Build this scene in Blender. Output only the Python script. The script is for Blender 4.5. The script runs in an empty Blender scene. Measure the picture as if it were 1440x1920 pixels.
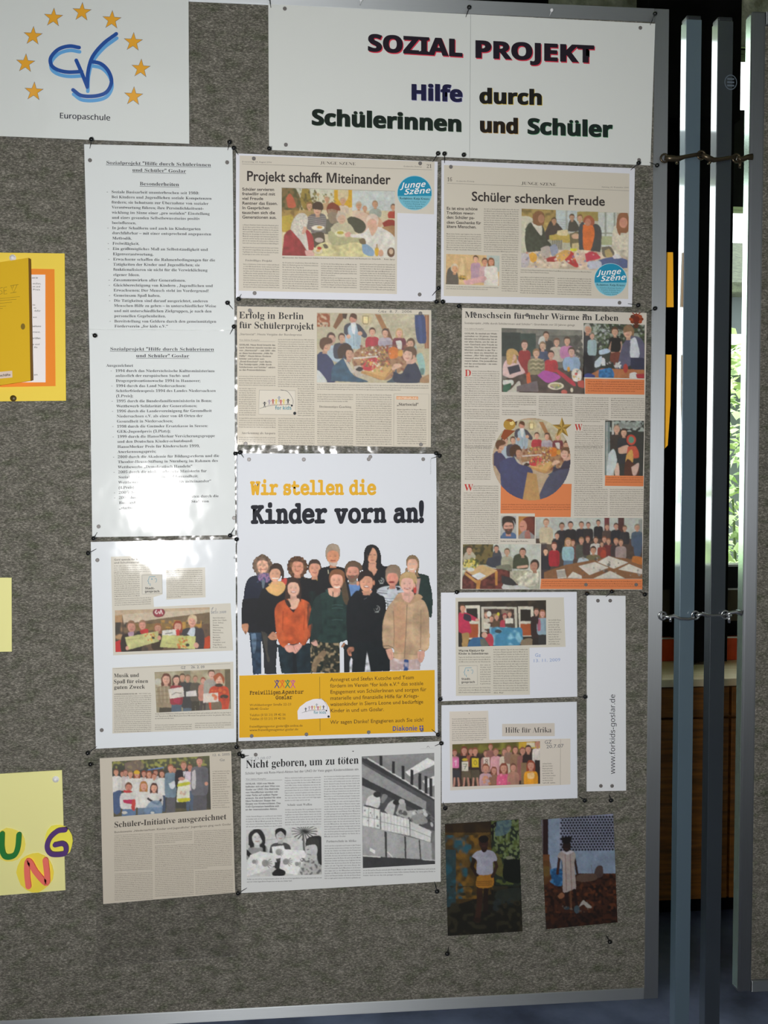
import bpy, math, random
import numpy as np

# ------------------------------------------------------------------ camera, sky, lamps, exposure
C = bpy.context.scene.collection
S = bpy.context.scene
FPX, CZ, D = 1940.0, 1.45, 1.52
YAW, PIT = math.radians(5.73), math.radians(2.39)
cd = bpy.data.cameras.new('camera'); cam = bpy.data.objects.new('camera', cd); C.objects.link(cam)
cd.sensor_fit = 'VERTICAL'; cd.sensor_height = 36; cd.lens = FPX / 1920 * 36; cd.clip_start = .02
cam.location = (0, -D, CZ); cam.rotation_euler = (math.pi/2 - PIT, 0, -YAW)
S.camera = cam
S.view_settings.view_transform = 'Standard'; S.view_settings.look = 'None'
S.view_settings.gamma = 1; S.view_settings.use_curve_mapping = False
S.view_settings.exposure = 0.0
try:
    S.cycles.use_denoising = True; S.cycles.max_bounces = 6; S.cycles.sample_clamp_indirect = 4
except Exception: pass

w = bpy.data.worlds.new('sky'); S.world = w; w.use_nodes = True
w.node_tree.nodes['Background'].inputs[0].default_value = (.93, .97, 1, 1)
w.node_tree.nodes['Background'].inputs[1].default_value = 5.0
sl = bpy.data.lights.new('sun', 'SUN'); sl.energy = 3.0; sl.angle = .02; sl.color = (1, .96, .88)
so = bpy.data.objects.new('sun', sl); C.objects.link(so); so.rotation_euler = (math.radians(38), 0, math.radians(25))
# the camera's flash, on its left side, and an added soft fill lamp behind the photographer
fl = bpy.data.lights.new('camera_flash', 'AREA'); fl.shape = 'ELLIPSE'; fl.size = .055; fl.size_y = .06; fl.energy = 12.6; fl.spread = math.radians(146); fl.color = (1, .985, .97)
fo = bpy.data.objects.new('camera_flash', fl); C.objects.link(fo)
fo.location = (-.12, -D, CZ - .03); fo.rotation_euler = (math.pi/2, 0, math.radians(-4))
hl = bpy.data.lights.new('room_fill', 'AREA'); hl.shape = 'RECTANGLE'; hl.size = 2.6; hl.size_y = 1.6; hl.energy = 8; hl.color = (.93, .97, 1)
ho = bpy.data.objects.new('room_fill', hl); C.objects.link(ho)
ho.location = (.3, -3.4, 2.5); ho.rotation_euler = (math.radians(58), 0, 0)

# ------------------------------------------------------------------ pixel -> point on a plane of the real place
_f = np.array([math.sin(YAW)*math.cos(PIT), math.cos(YAW)*math.cos(PIT), -math.sin(PIT)])
_r = np.array([math.cos(YAW), -math.sin(YAW), 0.0])
_u = np.cross(_r, _f)
def P(x, y, Y=0.0):
    """world points on the plane y = Y seen at photo pixels x, y (arrays)"""
    x = np.asarray(x, float); y = np.asarray(y, float)
    d = _f + ((x - 720)/FPX)[..., None]*_r + ((960 - y)/FPX)[..., None]*_u
    t = (Y + D)/d[..., 1]
    p = np.array([0, -D, CZ]) + d*t[..., None]
    return p
def P0(x, y, h=0.0):
    """the point of the board's plane at a pixel, lifted h off the board towards the room"""
    p = P(x, y, 0.0); p[..., 1] = -h
    return p

# ------------------------------------------------------------------ materials
def lin(h):
    if not isinstance(h, str): return tuple(h)
    c = [int(h[i:i+2], 16)/255 for i in (0, 2, 4)]
    return tuple(v/12.92 if v <= .04045 else ((v+.055)/1.055)**2.4 for v in c)
K = 1.22
def alb(h): return tuple(min(.92, v*K) for v in lin(h))
def mat(name, col, rough=.6, metal=0.0, coat=0.0, bump=None, spec=.5, emit=None, raw=False, coatr=.06, cbump=None):
    m = bpy.data.materials.new(name); m.use_nodes = True; nt = m.node_tree; b = nt.nodes['Principled BSDF']
    c = (lin(col) if raw else alb(col))
    b.inputs['Base Color'].default_value = (*c, 1); b.inputs['Roughness'].default_value = rough
    b.inputs['Metallic'].default_value = metal; b.inputs['Specular IOR Level'].default_value = spec
    if coat:
        b.inputs['Coat Weight'].default_value = min(1, coat); b.inputs['Coat Roughness'].default_value = coatr
        if coat > 1: b.inputs['Coat IOR'].default_value = coat
    if emit:
        b.inputs['Emission Color'].default_value = (*lin(emit[0]), 1); b.inputs['Emission Strength'].default_value = emit[1]
    def mkb(sc, st, dist, sx=(1,1,1), det=3):
        tc = nt.nodes.new('ShaderNodeTexCoord'); mp = nt.nodes.new('ShaderNodeMapping'); mp.inputs['Scale'].default_value = sx
        n = nt.nodes.new('ShaderNodeTexNoise'); n.inputs['Scale'].default_value = sc; n.inputs['Detail'].default_value = det
        bp = nt.nodes.new('ShaderNodeBump'); bp.inputs['Strength'].default_value = st; bp.inputs['Distance'].default_value = dist
        nt.links.new(tc.outputs['Object'], mp.inputs[0]); nt.links.new(mp.outputs[0], n.inputs['Vector'])
        nt.links.new(n.outputs['Fac'], bp.inputs['Height']); return bp
    if bump: nt.links.new(mkb(*bump).outputs[0], b.inputs['Normal'])
    if cbump: nt.links.new(mkb(*cbump).outputs[0], b.inputs['Coat Normal'])
    return m, nt, b
def vary(nt, b, c1, c2, sc, sx=(1,1,1), det=6, rough=.6, c3=None, p=(.35, .65)):
    tc = nt.nodes.new('ShaderNodeTexCoord'); mp = nt.nodes.new('ShaderNodeMapping'); mp.inputs['Scale'].default_value = sx
    n = nt.nodes.new('ShaderNodeTexNoise'); n.inputs['Scale'].default_value = sc; n.inputs['Detail'].default_value = det
    n.inputs['Roughness'].default_value = rough
    r = nt.nodes.new('ShaderNodeValToRGB'); e = r.color_ramp.elements
    e[0].position = p[0]; e[0].color = (*alb(c1), 1); e[1].position = p[1]; e[1].color = (*alb(c2), 1)
    if c3: q = e.new((p[0]+p[1])/2); q.color = (*alb(c3), 1)
    nt.links.new(tc.outputs['Object'], mp.inputs[0]); nt.links.new(mp.outputs[0], n.inputs['Vector'])
    nt.links.new(n.outputs['Fac'], r.inputs[0]); nt.links.new(r.outputs[0], b.inputs['Base Color'])
    return n, r
_M = {}; _TILT = set()
LAMB = (9, .22, .012, (1, 1, .8), 3)          # the buckled surface of a laminated sheet
def paper(col, gloss=0):
    k = ('p', col, gloss)
    if k not in _M:
        _M[k] = mat('paper_'+col, col, .75, coat=(.9 if gloss else 0), coatr=.07, spec=.3, cbump=LAMB if gloss else None)[0]
        if gloss > 1: coat_tilt(_M[k], -.072, -.023 if gloss == 2 else -.060)
    return _M[k]
def ink(col, gloss=0):
    k = ('i', col, gloss)
    if k not in _M: _M[k] = mat('ink_'+col, col, .7, coat=(.9 if gloss else 0), coatr=.07, spec=.3, cbump=LAMB if gloss else None)[0]
    if k not in _TILT and gloss > 1: coat_tilt(_M[k], -.072, -.023 if gloss == 2 else -.060); _TILT.add(k)
    return _M[k]
def coat_tilt(m, sx, sz):
    nt = m.node_tree; b = nt.nodes['Principled BSDF']; bp = next(n for n in nt.nodes if n.type == 'BUMP'); n = next(n for n in nt.nodes if n.type == 'TEX_NOISE')
    tc = next(n for n in nt.nodes if n.type == 'TEX_COORD'); d = nt.nodes.new('ShaderNodeVectorMath'); d.operation = 'DOT_PRODUCT'; d.inputs[1].default_value = (sx, 0, sz)
    k = nt.nodes.new('ShaderNodeMath'); k.operation = 'MULTIPLY_ADD'; k.inputs[1].default_value = .0024
    nt.links.new(tc.outputs['Object'], d.inputs[0]); nt.links.new(n.outputs['Fac'], k.inputs[0]); nt.links.new(d.outputs['Value'], k.inputs[2]); nt.links.new(k.outputs[0], bp.inputs['Height'])
    bp.inputs['Distance'].default_value = 1; bp.inputs['Strength'].default_value = 1
def photo_mat(gloss):
    k = ('f', gloss)
    if k not in _M:
        m, nt, b = mat('photo_print', 'ffffff', .6, coat=min(1, gloss), coatr=.07, spec=.3, cbump=LAMB if gloss else None)
        a = nt.nodes.new('ShaderNodeVertexColor'); a.layer_name = 'Col'
        nt.links.new(a.outputs[0], b.inputs['Base Color']); _M[k] = m
    return _M[k]

# ------------------------------------------------------------------ mesh helpers
def link(name, me, m, parent=None, **props):
    o = bpy.data.objects.new(name, me); C.objects.link(o)
    if m is not None and not me.materials: me.materials.append(m)
    if parent is not None: o.parent = parent; 
    for k, v in props.items(): o[k] = v
    return o
def tag(o, label, cat, group=None):
    o['label'] = label; o['category'] = cat
    if group: o['group'] = group
    return o
def mesh(name, V, F):
    me = bpy.data.meshes.new(name); me.from_pydata([tuple(v) for v in V], [], F); me.update(); return me
def fast(name, V, T):
    V = np.asarray(V, np.float32); T = np.asarray(T, np.int32); k = T.shape[1]
    me = bpy.data.meshes.new(name); me.vertices.add(len(V)); me.vertices.foreach_set('co', V.ravel())
    me.loops.add(T.size); me.loops.foreach_set('vertex_index', T.ravel())
    me.polygons.add(len(T)); me.polygons.foreach_set('loop_start', np.arange(len(T), dtype=np.int32)*k)
    me.polygons.foreach_set('loop_total', np.full(len(T), k, np.int32)); me.update(calc_edges=True); me.validate(); return me
def slab(name, pts, h0, h1, m, parent=None, bow=0, n=None, **kw):
    """a flat piece with the outline pts (photo pixels), from h0 to h1 in front of the felt"""
    n = len(pts); xs = [p[0] for p in pts]; ys = [p[1] for p in pts]
    a = P0(xs, ys, h1); b = P0(xs, ys, h0)
    # outline runs clockwise in the picture = seen from -y
    F = [list(range(n))[::-1], list(range(n, 2*n))] + [[i, (i+1) % n, n+(i+1) % n, n+i] for i in range(n)]
    return link(name, mesh(name, list(a)+list(b), F), m, parent, **kw)
def sheet(name, q, h0, h1, m, parent=None, curl=0.0, lift=0.0, nx=14, ny=18, **kw):
    """a sheet of paper from its four corners (TL TR BR BL), a little buckled, with a real thickness"""
    q = [np.array(p, float) for p in q]
    U, Vv = np.meshgrid(np.linspace(0, 1, nx+1), np.linspace(0, 1, ny+1))
    X = (q[0][0]*(1-U)+q[1][0]*U)*(1-Vv)+(q[3][0]*(1-U)+q[2][0]*U)*Vv
    Y = (q[0][1]*(1-U)+q[1][1]*U)*(1-Vv)+(q[3][1]*(1-U)+q[2][1]*U)*Vv
    A = P0(X, Y, h1); B = P0(X, Y, h0)
    A = A.reshape(-1, 3); B = B.reshape(-1, 3); N = len(A)
    F = []
    for j in range(ny):
        for i in range(nx):
            a = j*(nx+1)+i; F.append([a, a+nx+1, a+nx+2, a+1]); F.append([N+a, N+a+1, N+a+nx+2, N+a+nx+1])
    for i in range(nx):
        F.append([i, i+1, N+i+1, N+i]); a = ny*(nx+1)+i; F.append([a+1, a, N+a, N+a+1])
    for j in range(ny):
        a = j*(nx+1); F.append([a+nx+1, a, N+a, N+a+nx+1]); a += nx; F.append([a, a+nx+1, N+a+nx+1, N+a])
    return link(name, mesh(name, np.vstack([A, B]), F), m, parent, **kw)
def box(name, a, b, m, parent=None, bevel=0, **kw):
    x0, y0, z0 = [min(p, q) for p, q in zip(a, b)]; x1, y1, z1 = [max(p, q) for p, q in zip(a, b)]
    V = [(x0,y0,z0),(x1,y0,z0),(x1,y1,z0),(x0,y1,z0),(x0,y0,z1),(x1,y0,z1),(x1,y1,z1),(x0,y1,z1)]
    F = [[3,2,1,0],[4,5,6,7],[0,1,5,4],[1,2,6,5],[2,3,7,6],[3,0,4,7]]
    o = link(name, mesh(name, V, F), m, parent, **kw)
    if bevel:
        md = o.modifiers.new('edge', 'BEVEL'); md.width = bevel; md.segments = 2
    return o
def tube(name, pts, r, m, parent=None, n=8, **kw):
    pts = np.array(pts, float); V = []; F = []; K_ = len(pts)
    up = None
    for i in range(K_):
        t = pts[min(i+1, K_-1)]-pts[max(i-1, 0)]; t /= np.linalg.norm(t)+1e-12
        if up is None:
            up = np.cross(t, [0, 0, 1]);
            if np.linalg.norm(up) < .1: up = np.cross(t, [1, 0, 0])
        up = up - t*np.dot(up, t); up /= np.linalg.norm(up); s = np.cross(t, up)
        rr = r[i] if hasattr(r, '__len__') else r
        for k in range(n):
            a = 2*math.pi*k/n; V.append(pts[i]+rr*(up*math.cos(a)+s*math.sin(a)))
    for i in range(K_-1):
        for k in range(n): F.append([i*n+k, i*n+(k+1) % n, (i+1)*n+(k+1) % n, (i+1)*n+k])
    F.append(list(range(n))[::-1]); F.append([(K_-1)*n+k for k in range(n)])
    me = mesh(name, V, F); me.polygons.foreach_set('use_smooth', [True]*len(F))
    return link(name, me, m, parent, **kw)
def empty(name, loc):
    o = bpy.data.objects.new(name, None); C.objects.link(o); o.location = loc; o.empty_display_size = .02
    return o
def under(parent, child):
    """keep the child where it is while hanging it under its thing"""
    child.parent = parent
    child.matrix_parent_inverse = parent.matrix_basis.inverted()
    return child

# ------------------------------------------------------------------ lettering: glyph outlines taken once, laid out as flat print
def mp(up, lo, dg):
    def f(c):
        if 'A' <= c <= 'Z' and up: return chr(up+ord(c)-65)
        if 'a' <= c <= 'z' and lo: return chr(lo+ord(c)-97)
        if c.isdigit() and dg: return chr(dg+ord(c)-48)
        return c
    return f
STY = {  # remap, offset for mapped glyphs, offset for the others, resolution, letters in use
    'g': (mp(0, 0, 0), 0.004, 0.004, 2, None), 'G': (mp(0, 0, 0), .018, .018, 3, None), 'b': (mp(0, 0, 0), .006, .006, 1, None),
    's': (mp(0x1D400, 0x1D41A, 0x1D7CE), 0, .02, 2, None), 'r': (mp(0x1D400, 0x1D41A, 0x1D7CE), -.012, .0, 2, None),
    'h': (mp(0x1D5A0, 0x1D5BA, 0), 0, 0, 2, 'Europaschule forkids-goslar.de w'),
    'H': (mp(0x1D5D4, 0x1D5EE, 0), 0, .02, 2, 'Stadt-gespräch HINTERGRUND M Diakonie for kids Junge Szene „Startsocial“'),
    'X': (mp(0x1D5D4, 0x1D5EE, 0), .022, .03, 3, 'SOZIAL PROJEKT Hilfe durch Schülerinnen und Schüler'),
    'm': (mp(0x1D670, 0x1D68A, 0), .02, .03, 3, 'Wir stellen die Kinder vorn an!'),
    'M': (mp(0x1D670, 0x1D68A, 0), .02, .03, 2, 'FreiwilligenAgentur Goslar')}
UML = {'ä': 'a', 'ö': 'o', 'ü': 'u', 'Ä': 'A', 'Ö': 'O', 'Ü': 'U'}
CH = "ABCDEFGHIJKLMNOPQRSTUVWXYZabcdefghijklmnopqrstuvwxyzßäöüÄÖÜ0123456789.,:;!?-–_/()\"„“*@&'+"
GL = {}
def build_glyphs():
    tmp = []
    def mk(bodies, off, res):
        cu = bpy.data.curves.new('g', 'FONT'); cu.body = '\n'.join(bodies); cu.offset = off; cu.resolution_u = res; cu.space_line = 3
        o = bpy.data.objects.new('g', cu); C.objects.link(o); tmp.append(o); return o
    two = mk(['|', '|'], 0, 1); job = []
    for k, (f, o1, o2, res, use) in STY.items():
        use = set(CH) if use is None else set(use)
        if k in ('s', 'r'): use -= set('CX')
        base = {c: (UML[c] if (f('a') != 'a' and c in UML) else c) for c in CH}
        for own, off in ((True, o1), (False, o2)):
            cs = [c for c in CH if c in use and (f(base[c]) != base[c] or f('a') == 'a') == own]
            if cs:
                g = [f(base[c]) for c in cs]; job.append((k, cs, base, mk(g, off, res), mk([x+'|' for x in g], 0, 1)))
    dg = bpy.context.evaluated_depsgraph_get(); dg.update()
    def arr(o):
        me = o.evaluated_get(dg).to_mesh(); n = len(me.vertices); V = np.zeros(n*3, np.float32); me.vertices.foreach_get('co', V)
        me.calc_loop_triangles(); T = np.zeros(len(me.loop_triangles)*3, np.int32); me.loop_triangles.foreach_get('vertices', T)
        V = V.reshape(-1, 3)[:, :2].copy(); o.evaluated_get(dg).to_mesh_clear(); return V, T.reshape(-1, 3)
    V = arr(two)[0]; top = V[:, 1].max(); bw = V[:, 0].max(); LS = top-V[V[:, 1] < top-1.5][:, 1].max()
    def rows(o):
        V, T = arr(o); r = np.floor((1.5-V[:, 1])/LS).astype(int); out = {}
        tr = r[T[:, 0]] if len(T) else np.zeros(0, int)
        for i in np.unique(r):
            ids = np.nonzero(r == i)[0]; re = np.full(len(V), -1); re[ids] = np.arange(len(ids))
            v = V[ids].copy(); v[:, 1] += i*LS; out[i] = (v, re[T[tr == i]])
        return out
    for k, cs, base, o, o2 in job:
        A, B = rows(o), rows(o2)
        for i, ch in enumerate(cs):
            V, T = A.get(i, (np.zeros((0, 2)), np.zeros((0, 3), int))); adv = B[i][0][:, 0].max()-bw if i in B else .5
            if not len(V): GL[k, ch] = (V, T, adv); continue
            if base[ch] != ch:                                # the two dots of an umlaut
                x0, x1 = V[:, 0].min(), V[:, 0].max(); cx = (x0+x1)/2; tp = V[:, 1].max()+.085
                rr = .055 if k not in 'Xm' else .075
                for s in (-1, 1):
                    a = np.linspace(0, 2*np.pi, 9)[:-1]; b0 = len(V)
                    V = np.vstack([V, np.stack([cx+s*.125+rr*np.cos(a), tp+rr*np.sin(a)], 1)])
                    T = np.vstack([T, [[b0, b0+i_, b0+i_+1] for i_ in range(1, 7)]])
            if k in 'mM':                                     # typewriter letters set close, by their own width
                x0 = V[:, 0].min(); V = V.copy(); V[:, 0] -= x0-.03; adv = V[:, 0].max()+.03
            GL[k, ch] = (V, T, float(adv))
    for k in STY: GL[k, ' '] = (np.zeros((0, 2)), np.zeros((0, 3), int), .28 if k not in 'mM' else .34)
    cs = [o.data for o in tmp]
    for o in tmp: bpy.data.objects.remove(o)
    for c in cs: bpy.data.curves.remove(c)
build_glyphs()
GL['G', 'M'] = GL['g', 'M'] = GL['b', 'M'] = GL['H', 'M']
def setline(s, sty):
    s = s.replace('~', 'd'+'es').replace('^', 'G'+'EK').replace('§', 'w'*3).replace('%', 'är'+'me').replace('#', 'W'+'eg')
    Vs, Ts, x, n = [], [], 0.0, 0
    for ch in s:
        g = GL.get((sty, ch)) or GL.get(('G', ch)) or GL['G', '.']
        V, T, a = g
        if len(V):
            Vs.append(np.column_stack([V[:, 0]+x, V[:, 1], np.full(len(V), .000012*(len(Vs) % 3))])); Ts.append(T+n); n += len(V)
        x += a
    if not Vs: return np.zeros((0, 2)), np.zeros((0, 3), int), x
    return np.vstack(Vs), np.vstack(Ts), x
CAPS = {k: float(GL[k, c][0][:, 1].max()) for k, c in zip('gGbsrhHXimM', 'EEEEEEEEEKA') if (k, c) in GL}
LOREM = ("der Schüler und die Projekte für Kinder haben sich in Goslar bei der Arbeit mit den Menschen gefunden das Sozialprojekt Hilfe durch Schülerinnen "
 "wird von Jugendlichen getragen die in der Freizeit älteren Bürgern helfen Geschenke packen und Spenden sammeln so kann das Geld in der Schule für "
 "neue Ideen und gemeinsame Freude genutzt werden sagte der Lehrer am Rande der Feier viele Familien waren gekommen um den Tag mit Musik und Essen zu "
 "begleiten auch im nächsten Jahr soll es wieder eine Aktion geben bei der alle Klassen mitmachen und nach dem Besuch im Altenheim folgt ein Konzert").split()
rng = random.Random(5)
class Doc:
    """print on one sheet; coordinates in an enlarged view (ox, oy, zoom) of the photo"""
    def __init__(s, parent, ox, oy, z, slope=0.0, h=.0016, gloss=0, shear=0.0):
        s.par, s.ox, s.oy, s.z, s.m, s.h, s.gl, s.sh = parent, ox, oy, z, slope, h, gloss, shear
        s.acc = {}
    def px(s, x, y): return s.ox+np.asarray(x, float)/s.z, s.oy+np.asarray(y, float)/s.z
    def add(s, part, col, X, Y, T, Z=None):
        a = s.acc.setdefault((part, col), [[], [], [], 0, []]); a[0].append(X); a[1].append(Y); a[2].append(np.asarray(T, int)+a[3]); a[3] += len(X)
        a[4].append(np.full(len(X), (len(a[0]) % 5)*.00001) if Z is None else Z)
    def t(s, txt, x0, x1, y, cap, sty='b', col='4a463f', part='text', m=None, y1=None, strikes=()):
        V, T, w_ = setline(txt, sty)
        if not len(V): return
        m = s.m if m is None else m
        if y1 is not None: m = (y1-y)/(x1-x0)
        k = cap/CAPS[sty]; sx = (x1-x0)/w_ if x1 else k
        gx = x0+V[:, 0]*sx; gy = y+m*V[:, 0]*sx-V[:, 1]*k
        gx = gx + s.sh*(gy-y)
        for i, (dx, dy) in enumerate([(0, 0), *strikes]):
            s.add(part, col, *s.px(gx+dx, gy+dy), T, V[:, 2]+i*.000013)
    def vt(s, txt, x, y0, y1, cap, sty, col, part='text'):
        """upright-running line, read from bottom to top"""
        V, T, w_ = setline(txt, sty); k = cap/CAPS[sty]; sx = (y0-y1)/w_
        s.add(part, col, *s.px(x-V[:, 1]*k, y0-V[:, 0]*sx), T, V[:, 2])
    def poly(s, pts, col, part='rule'):
        pts = np.array(pts, float).reshape(-1, 2)
        from mathutils.geometry import tessellate_polygon
        T = tessellate_polygon([[(p[0], p[1], 0) for p in pts]])
        s.add(part, col, *s.px(pts[:, 0], pts[:, 1]), T)
    def line(s, pts, w_, col, part='rule'):
        p = np.array(pts, float).reshape(-1, 2); n = len(p)
        t = np.gradient(p, axis=0) if n > 2 else np.array([p[1]-p[0]]*2)
        t /= np.linalg.norm(t, axis=1)[:, None]+1e-9; nn = np.stack([-t[:, 1], t[:, 0]], 1)*w_/2
        A = np.vstack([p+nn, p-nn]); T = []
        for i in range(n-1): T += [[i, i+1, n+i], [i+1, n+i+1, n+i]]
        s.add(part, col, *s.px(A[:, 0], A[:, 1]), T)
    def disc(s, x, y, rx, col, part='rule', ry=None, n=14):
        a = np.linspace(0, 2*np.pi, n+1)[:-1]; ry = ry or rx
        s.add(part, col, *s.px(x+rx*np.cos(a), y+ry*np.sin(a)), [[0, i, i+1] for i in range(1, n-1)])
    def curve(s, pts, w_, col, part='rule', n=8):
        s.line(spline(pts, n), w_, col, part)
    def col(s, x0, x1, y0, y1, pitch, sty='b', c='57524a', part='text', cap=None, last=1.0, m=None, left=False):
        m = s.m if m is None else m; cap = cap or pitch*.52; y = y0+pitch*.8; k = cap/CAPS[sty]
        while y <= y1+pitch*.1:
            ws, tot = [], 0; target = (x1-x0)/k/.86
            while True:
                wd = LOREM[rng.randrange(len(LOREM))]; w_ = setline(wd+' ', sty)[2]
                if tot+w_ > target: break
                ws.append(wd); tot += w_
            end = x1 if y+pitch <= y1+pitch*.1 else x0+(x1-x0)*last
            if left: end = x0+(x1-x0)*rng.uniform(.7, 1)
            if end < x1 and not left: ws = ws[:max(1, int(len(ws)*last))]
            if ws: s.t(' '.join(ws), x0+s.sh*(y-y0), end+s.sh*(y-y0), y, cap, sty, c, part, m)
            y += pitch
    def done(s, names=None):
        for j, ((part, col), (X, Y, T, n, Zs)) in enumerate(sorted(s.acc.items(), key=lambda kv: not kv[0][0].startswith('caption_panel'))):
                X, Y, T = np.concatenate(X), np.concatenate(Y), np.vstack(T)
                hh = s.h + .00005*j
                V = P0(X, Y, hh); V[:, 1] -= np.concatenate(Zs); a, b, c = V[T[:, 0]], V[T[:, 1]], V[T[:, 2]]
                nrm = (b-a)[:, 0]*(c-a)[:, 2]-(b-a)[:, 2]*(c-a)[:, 0]     # > 0 : faces the room (-y)
                T = np.where((nrm > 0)[:, None], T, T[:, ::-1])
                nm = {'text': 'lettering', 'headline': 'headline_lettering', 'heading': 'headline_lettering'}.get(part, part.split('#')[0]); link(nm, fast(nm, V, T), ink(col, s.gl), s.par)
        s.acc = {}
def spline(pts, n=8):
    p = np.array(pts, float).reshape(-1, 2); q = np.vstack([2*p[0]-p[1], p, 2*p[-1]-p[-2]]); out = []
    for i in range(1, len(q)-2):
        for t in np.linspace(0, 1, n, endpoint=False):
            out.append(.5*((2*q[i])+(-q[i-1]+q[i+1])*t+(2*q[i-1]-5*q[i]+4*q[i+1]-q[i+2])*t*t+(-q[i-1]+3*q[i]-3*q[i+1]+q[i+2])*t**3))
    out.append(q[-2]); return np.array(out)

# ------------------------------------------------------------------ photographs printed on the sheets: drawn into per-vertex colour
nr = np.random.default_rng(3)
def blotch(h, w_, sc):
    a = nr.random((max(2, int(h/sc)+2), max(2, int(w_/sc)+2)))
    yy = np.linspace(0, a.shape[0]-1.001, h); xx = np.linspace(0, a.shape[1]-1.001, w_)
    y0 = yy.astype(int); x0 = xx.astype(int); fy = (yy-y0)[:, None]; fx = (xx-x0)[None]
    return (a[y0][:, x0]*(1-fy)*(1-fx)+a[y0+1][:, x0]*fy*(1-fx)+a[y0][:, x0+1]*(1-fy)*fx+a[y0+1][:, x0+1]*fy*fx)-.5
class Pic:
    R = 2
    def __init__(s, q, ox, oy, z, base=None):
        s.q = [((ox+p[0]/z), (oy+p[1]/z)) for p in q]; xs = [p[0] for p in s.q]; ys = [p[1] for p in s.q]
        s.x0, s.y0 = min(xs)-1, min(ys)-1; s.w = int((max(xs)+2-s.x0)*s.R); s.h_ = int((max(ys)+2-s.y0)*s.R)
        s.a = np.zeros((s.h_, s.w, 3)); s.k = np.zeros((s.h_, s.w))
        s.ox, s.oy, s.z = ox, oy, z
        if base: s.a[:] = lin(base); s.k[:] = 1
    def view(s, ox, oy, z): s.ox, s.oy, s.z = ox, oy, z
    def T(s, x, y): return (s.ox+np.asarray(x, float)/s.z-s.x0)*s.R, (s.oy+np.asarray(y, float)/s.z-s.y0)*s.R
    def put(s, x0, y0, x1, y1, fn, col, al=1.0, keep=False):
        x0 = max(0, int(x0)-1); y0 = max(0, int(y0)-1); x1 = min(s.w, int(x1)+2); y1 = min(s.h_, int(y1)+2)
        if x1 <= x0 or y1 <= y0: return
        Y, X = np.mgrid[y0:y1, x0:x1]+.5; c = np.clip(fn(X, Y), 0, 1)*al
        cc = np.array(lin(col)) if isinstance(col, str) else col
        s.a[y0:y1, x0:x1] = s.a[y0:y1, x0:x1]*(1-c[..., None])+cc*c[..., None]
        s.k[y0:y1, x0:x1] = np.maximum(s.k[y0:y1, x0:x1], c)
    def e(s, x, y, rx, ry=None, col='000000', rot=0, al=1.0, soft=1.0):
        X, Y = s.T(x, y); rx = rx/s.z*s.R; ry = (ry if ry is not None else rx*s.z/s.R)/s.z*s.R; m = max(rx, ry)+2
        ca, sa = math.cos(rot), math.sin(rot)
        def f(A, B):
            u = ((A-X)*ca+(B-Y)*sa)/rx; v = (-(A-X)*sa+(B-Y)*ca)/ry; r = np.hypot(u, v)
            return (1-r)*min(rx, ry)/soft+.5
        s.put(X-m, Y-m, X+m, Y+m, f, col, al)
    def p(s, pts, col, al=1.0):
        q = np.array(pts, float).reshape(-1, 2); X, Y = s.T(q[:, 0], q[:, 1]); n = len(X)
        def f(A, B):
            ins = np.zeros(A.shape, bool)
            for i in range(n):
                j = (i+1) % n
                if Y[i] == Y[j]: continue
                c = ((Y[i] > B) != (Y[j] > B)) & (A < (X[j]-X[i])*(B-Y[i])/(Y[j]-Y[i])+X[i]); ins ^= c
            return ins.astype(float)
        s.put(X.min(), Y.min(), X.max(), Y.max(), f, col, al)
    def b(s, pts, col, al=1.0):                       # closed smooth outline
        q = np.array(pts, float).reshape(-1, 2); q = np.vstack([q, q[:1]])
        s.p(spline(q, 5).ravel(), col, al)
    def r(s, x0, y0, x1, y1, col, al=1.0): s.p([x0, y0, x1, y0, x1, y1, x0, y1], col, al)
    def l(s, pts, w_, col, al=1.0):
        q = np.array(pts, float).reshape(-1, 2); X, Y = s.T(q[:, 0], q[:, 1]); w_ = w_/s.z*s.R/2
        for i in range(len(X)-1):
            dx, dy = X[i+1]-X[i], Y[i+1]-Y[i]; L = dx*dx+dy*dy+1e-9
            def f(A, B):
                t = np.clip(((A-X[i])*dx+(B-Y[i])*dy)/L, 0, 1); d = np.hypot(A-X[i]-t*dx, B-Y[i]-t*dy); return w_-d+.5
            s.put(min(X[i], X[i+1])-w_-1, min(Y[i], Y[i+1])-w_-1, max(X[i], X[i+1])+w_+1, max(Y[i], Y[i+1])+w_+1, f, col, al)
    def g(s, x0, y0, x1, y1, c1, c2):                 # vertical blend of two printed tones
        n = 14
        for i in range(n):
            t = (i+.5)/n; c = np.array(lin(c1))*(1-t)+np.array(lin(c2))*t
            s.put(*[v for pr in (s.T(x0, y0+(y1-y0)*i/n), s.T(x1, y0+(y1-y0)*(i+1)/n)) for v in pr], lambda A, B: np.ones(A.shape), c)
    def n(s, x0, y0, x1, y1, amt, sc, tint=None):
        X0, Y0 = s.T(x0, y0); X1, Y1 = s.T(x1, y1); X0, Y0 = max(0, int(X0)), max(0, int(Y0)); X1, Y1 = min(s.w, int(X1)), min(s.h_, int(Y1))
        if X1 <= X0 or Y1 <= Y0: return
        nz = blotch(Y1-Y0, X1-X0, sc/s.z*s.R)*2
        reg = s.a[Y0:Y1, X0:X1]; kk = s.k[Y0:Y1, X0:X1, None]
        if tint: t = np.clip(nz*2*amt, 0, 1)[..., None]*kk; s.a[Y0:Y1, X0:X1] = reg*(1-t)+np.array(lin(tint))*t
        else: s.a[Y0:Y1, X0:X1] = reg*(1+kk*(nz*amt)[..., None])
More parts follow.
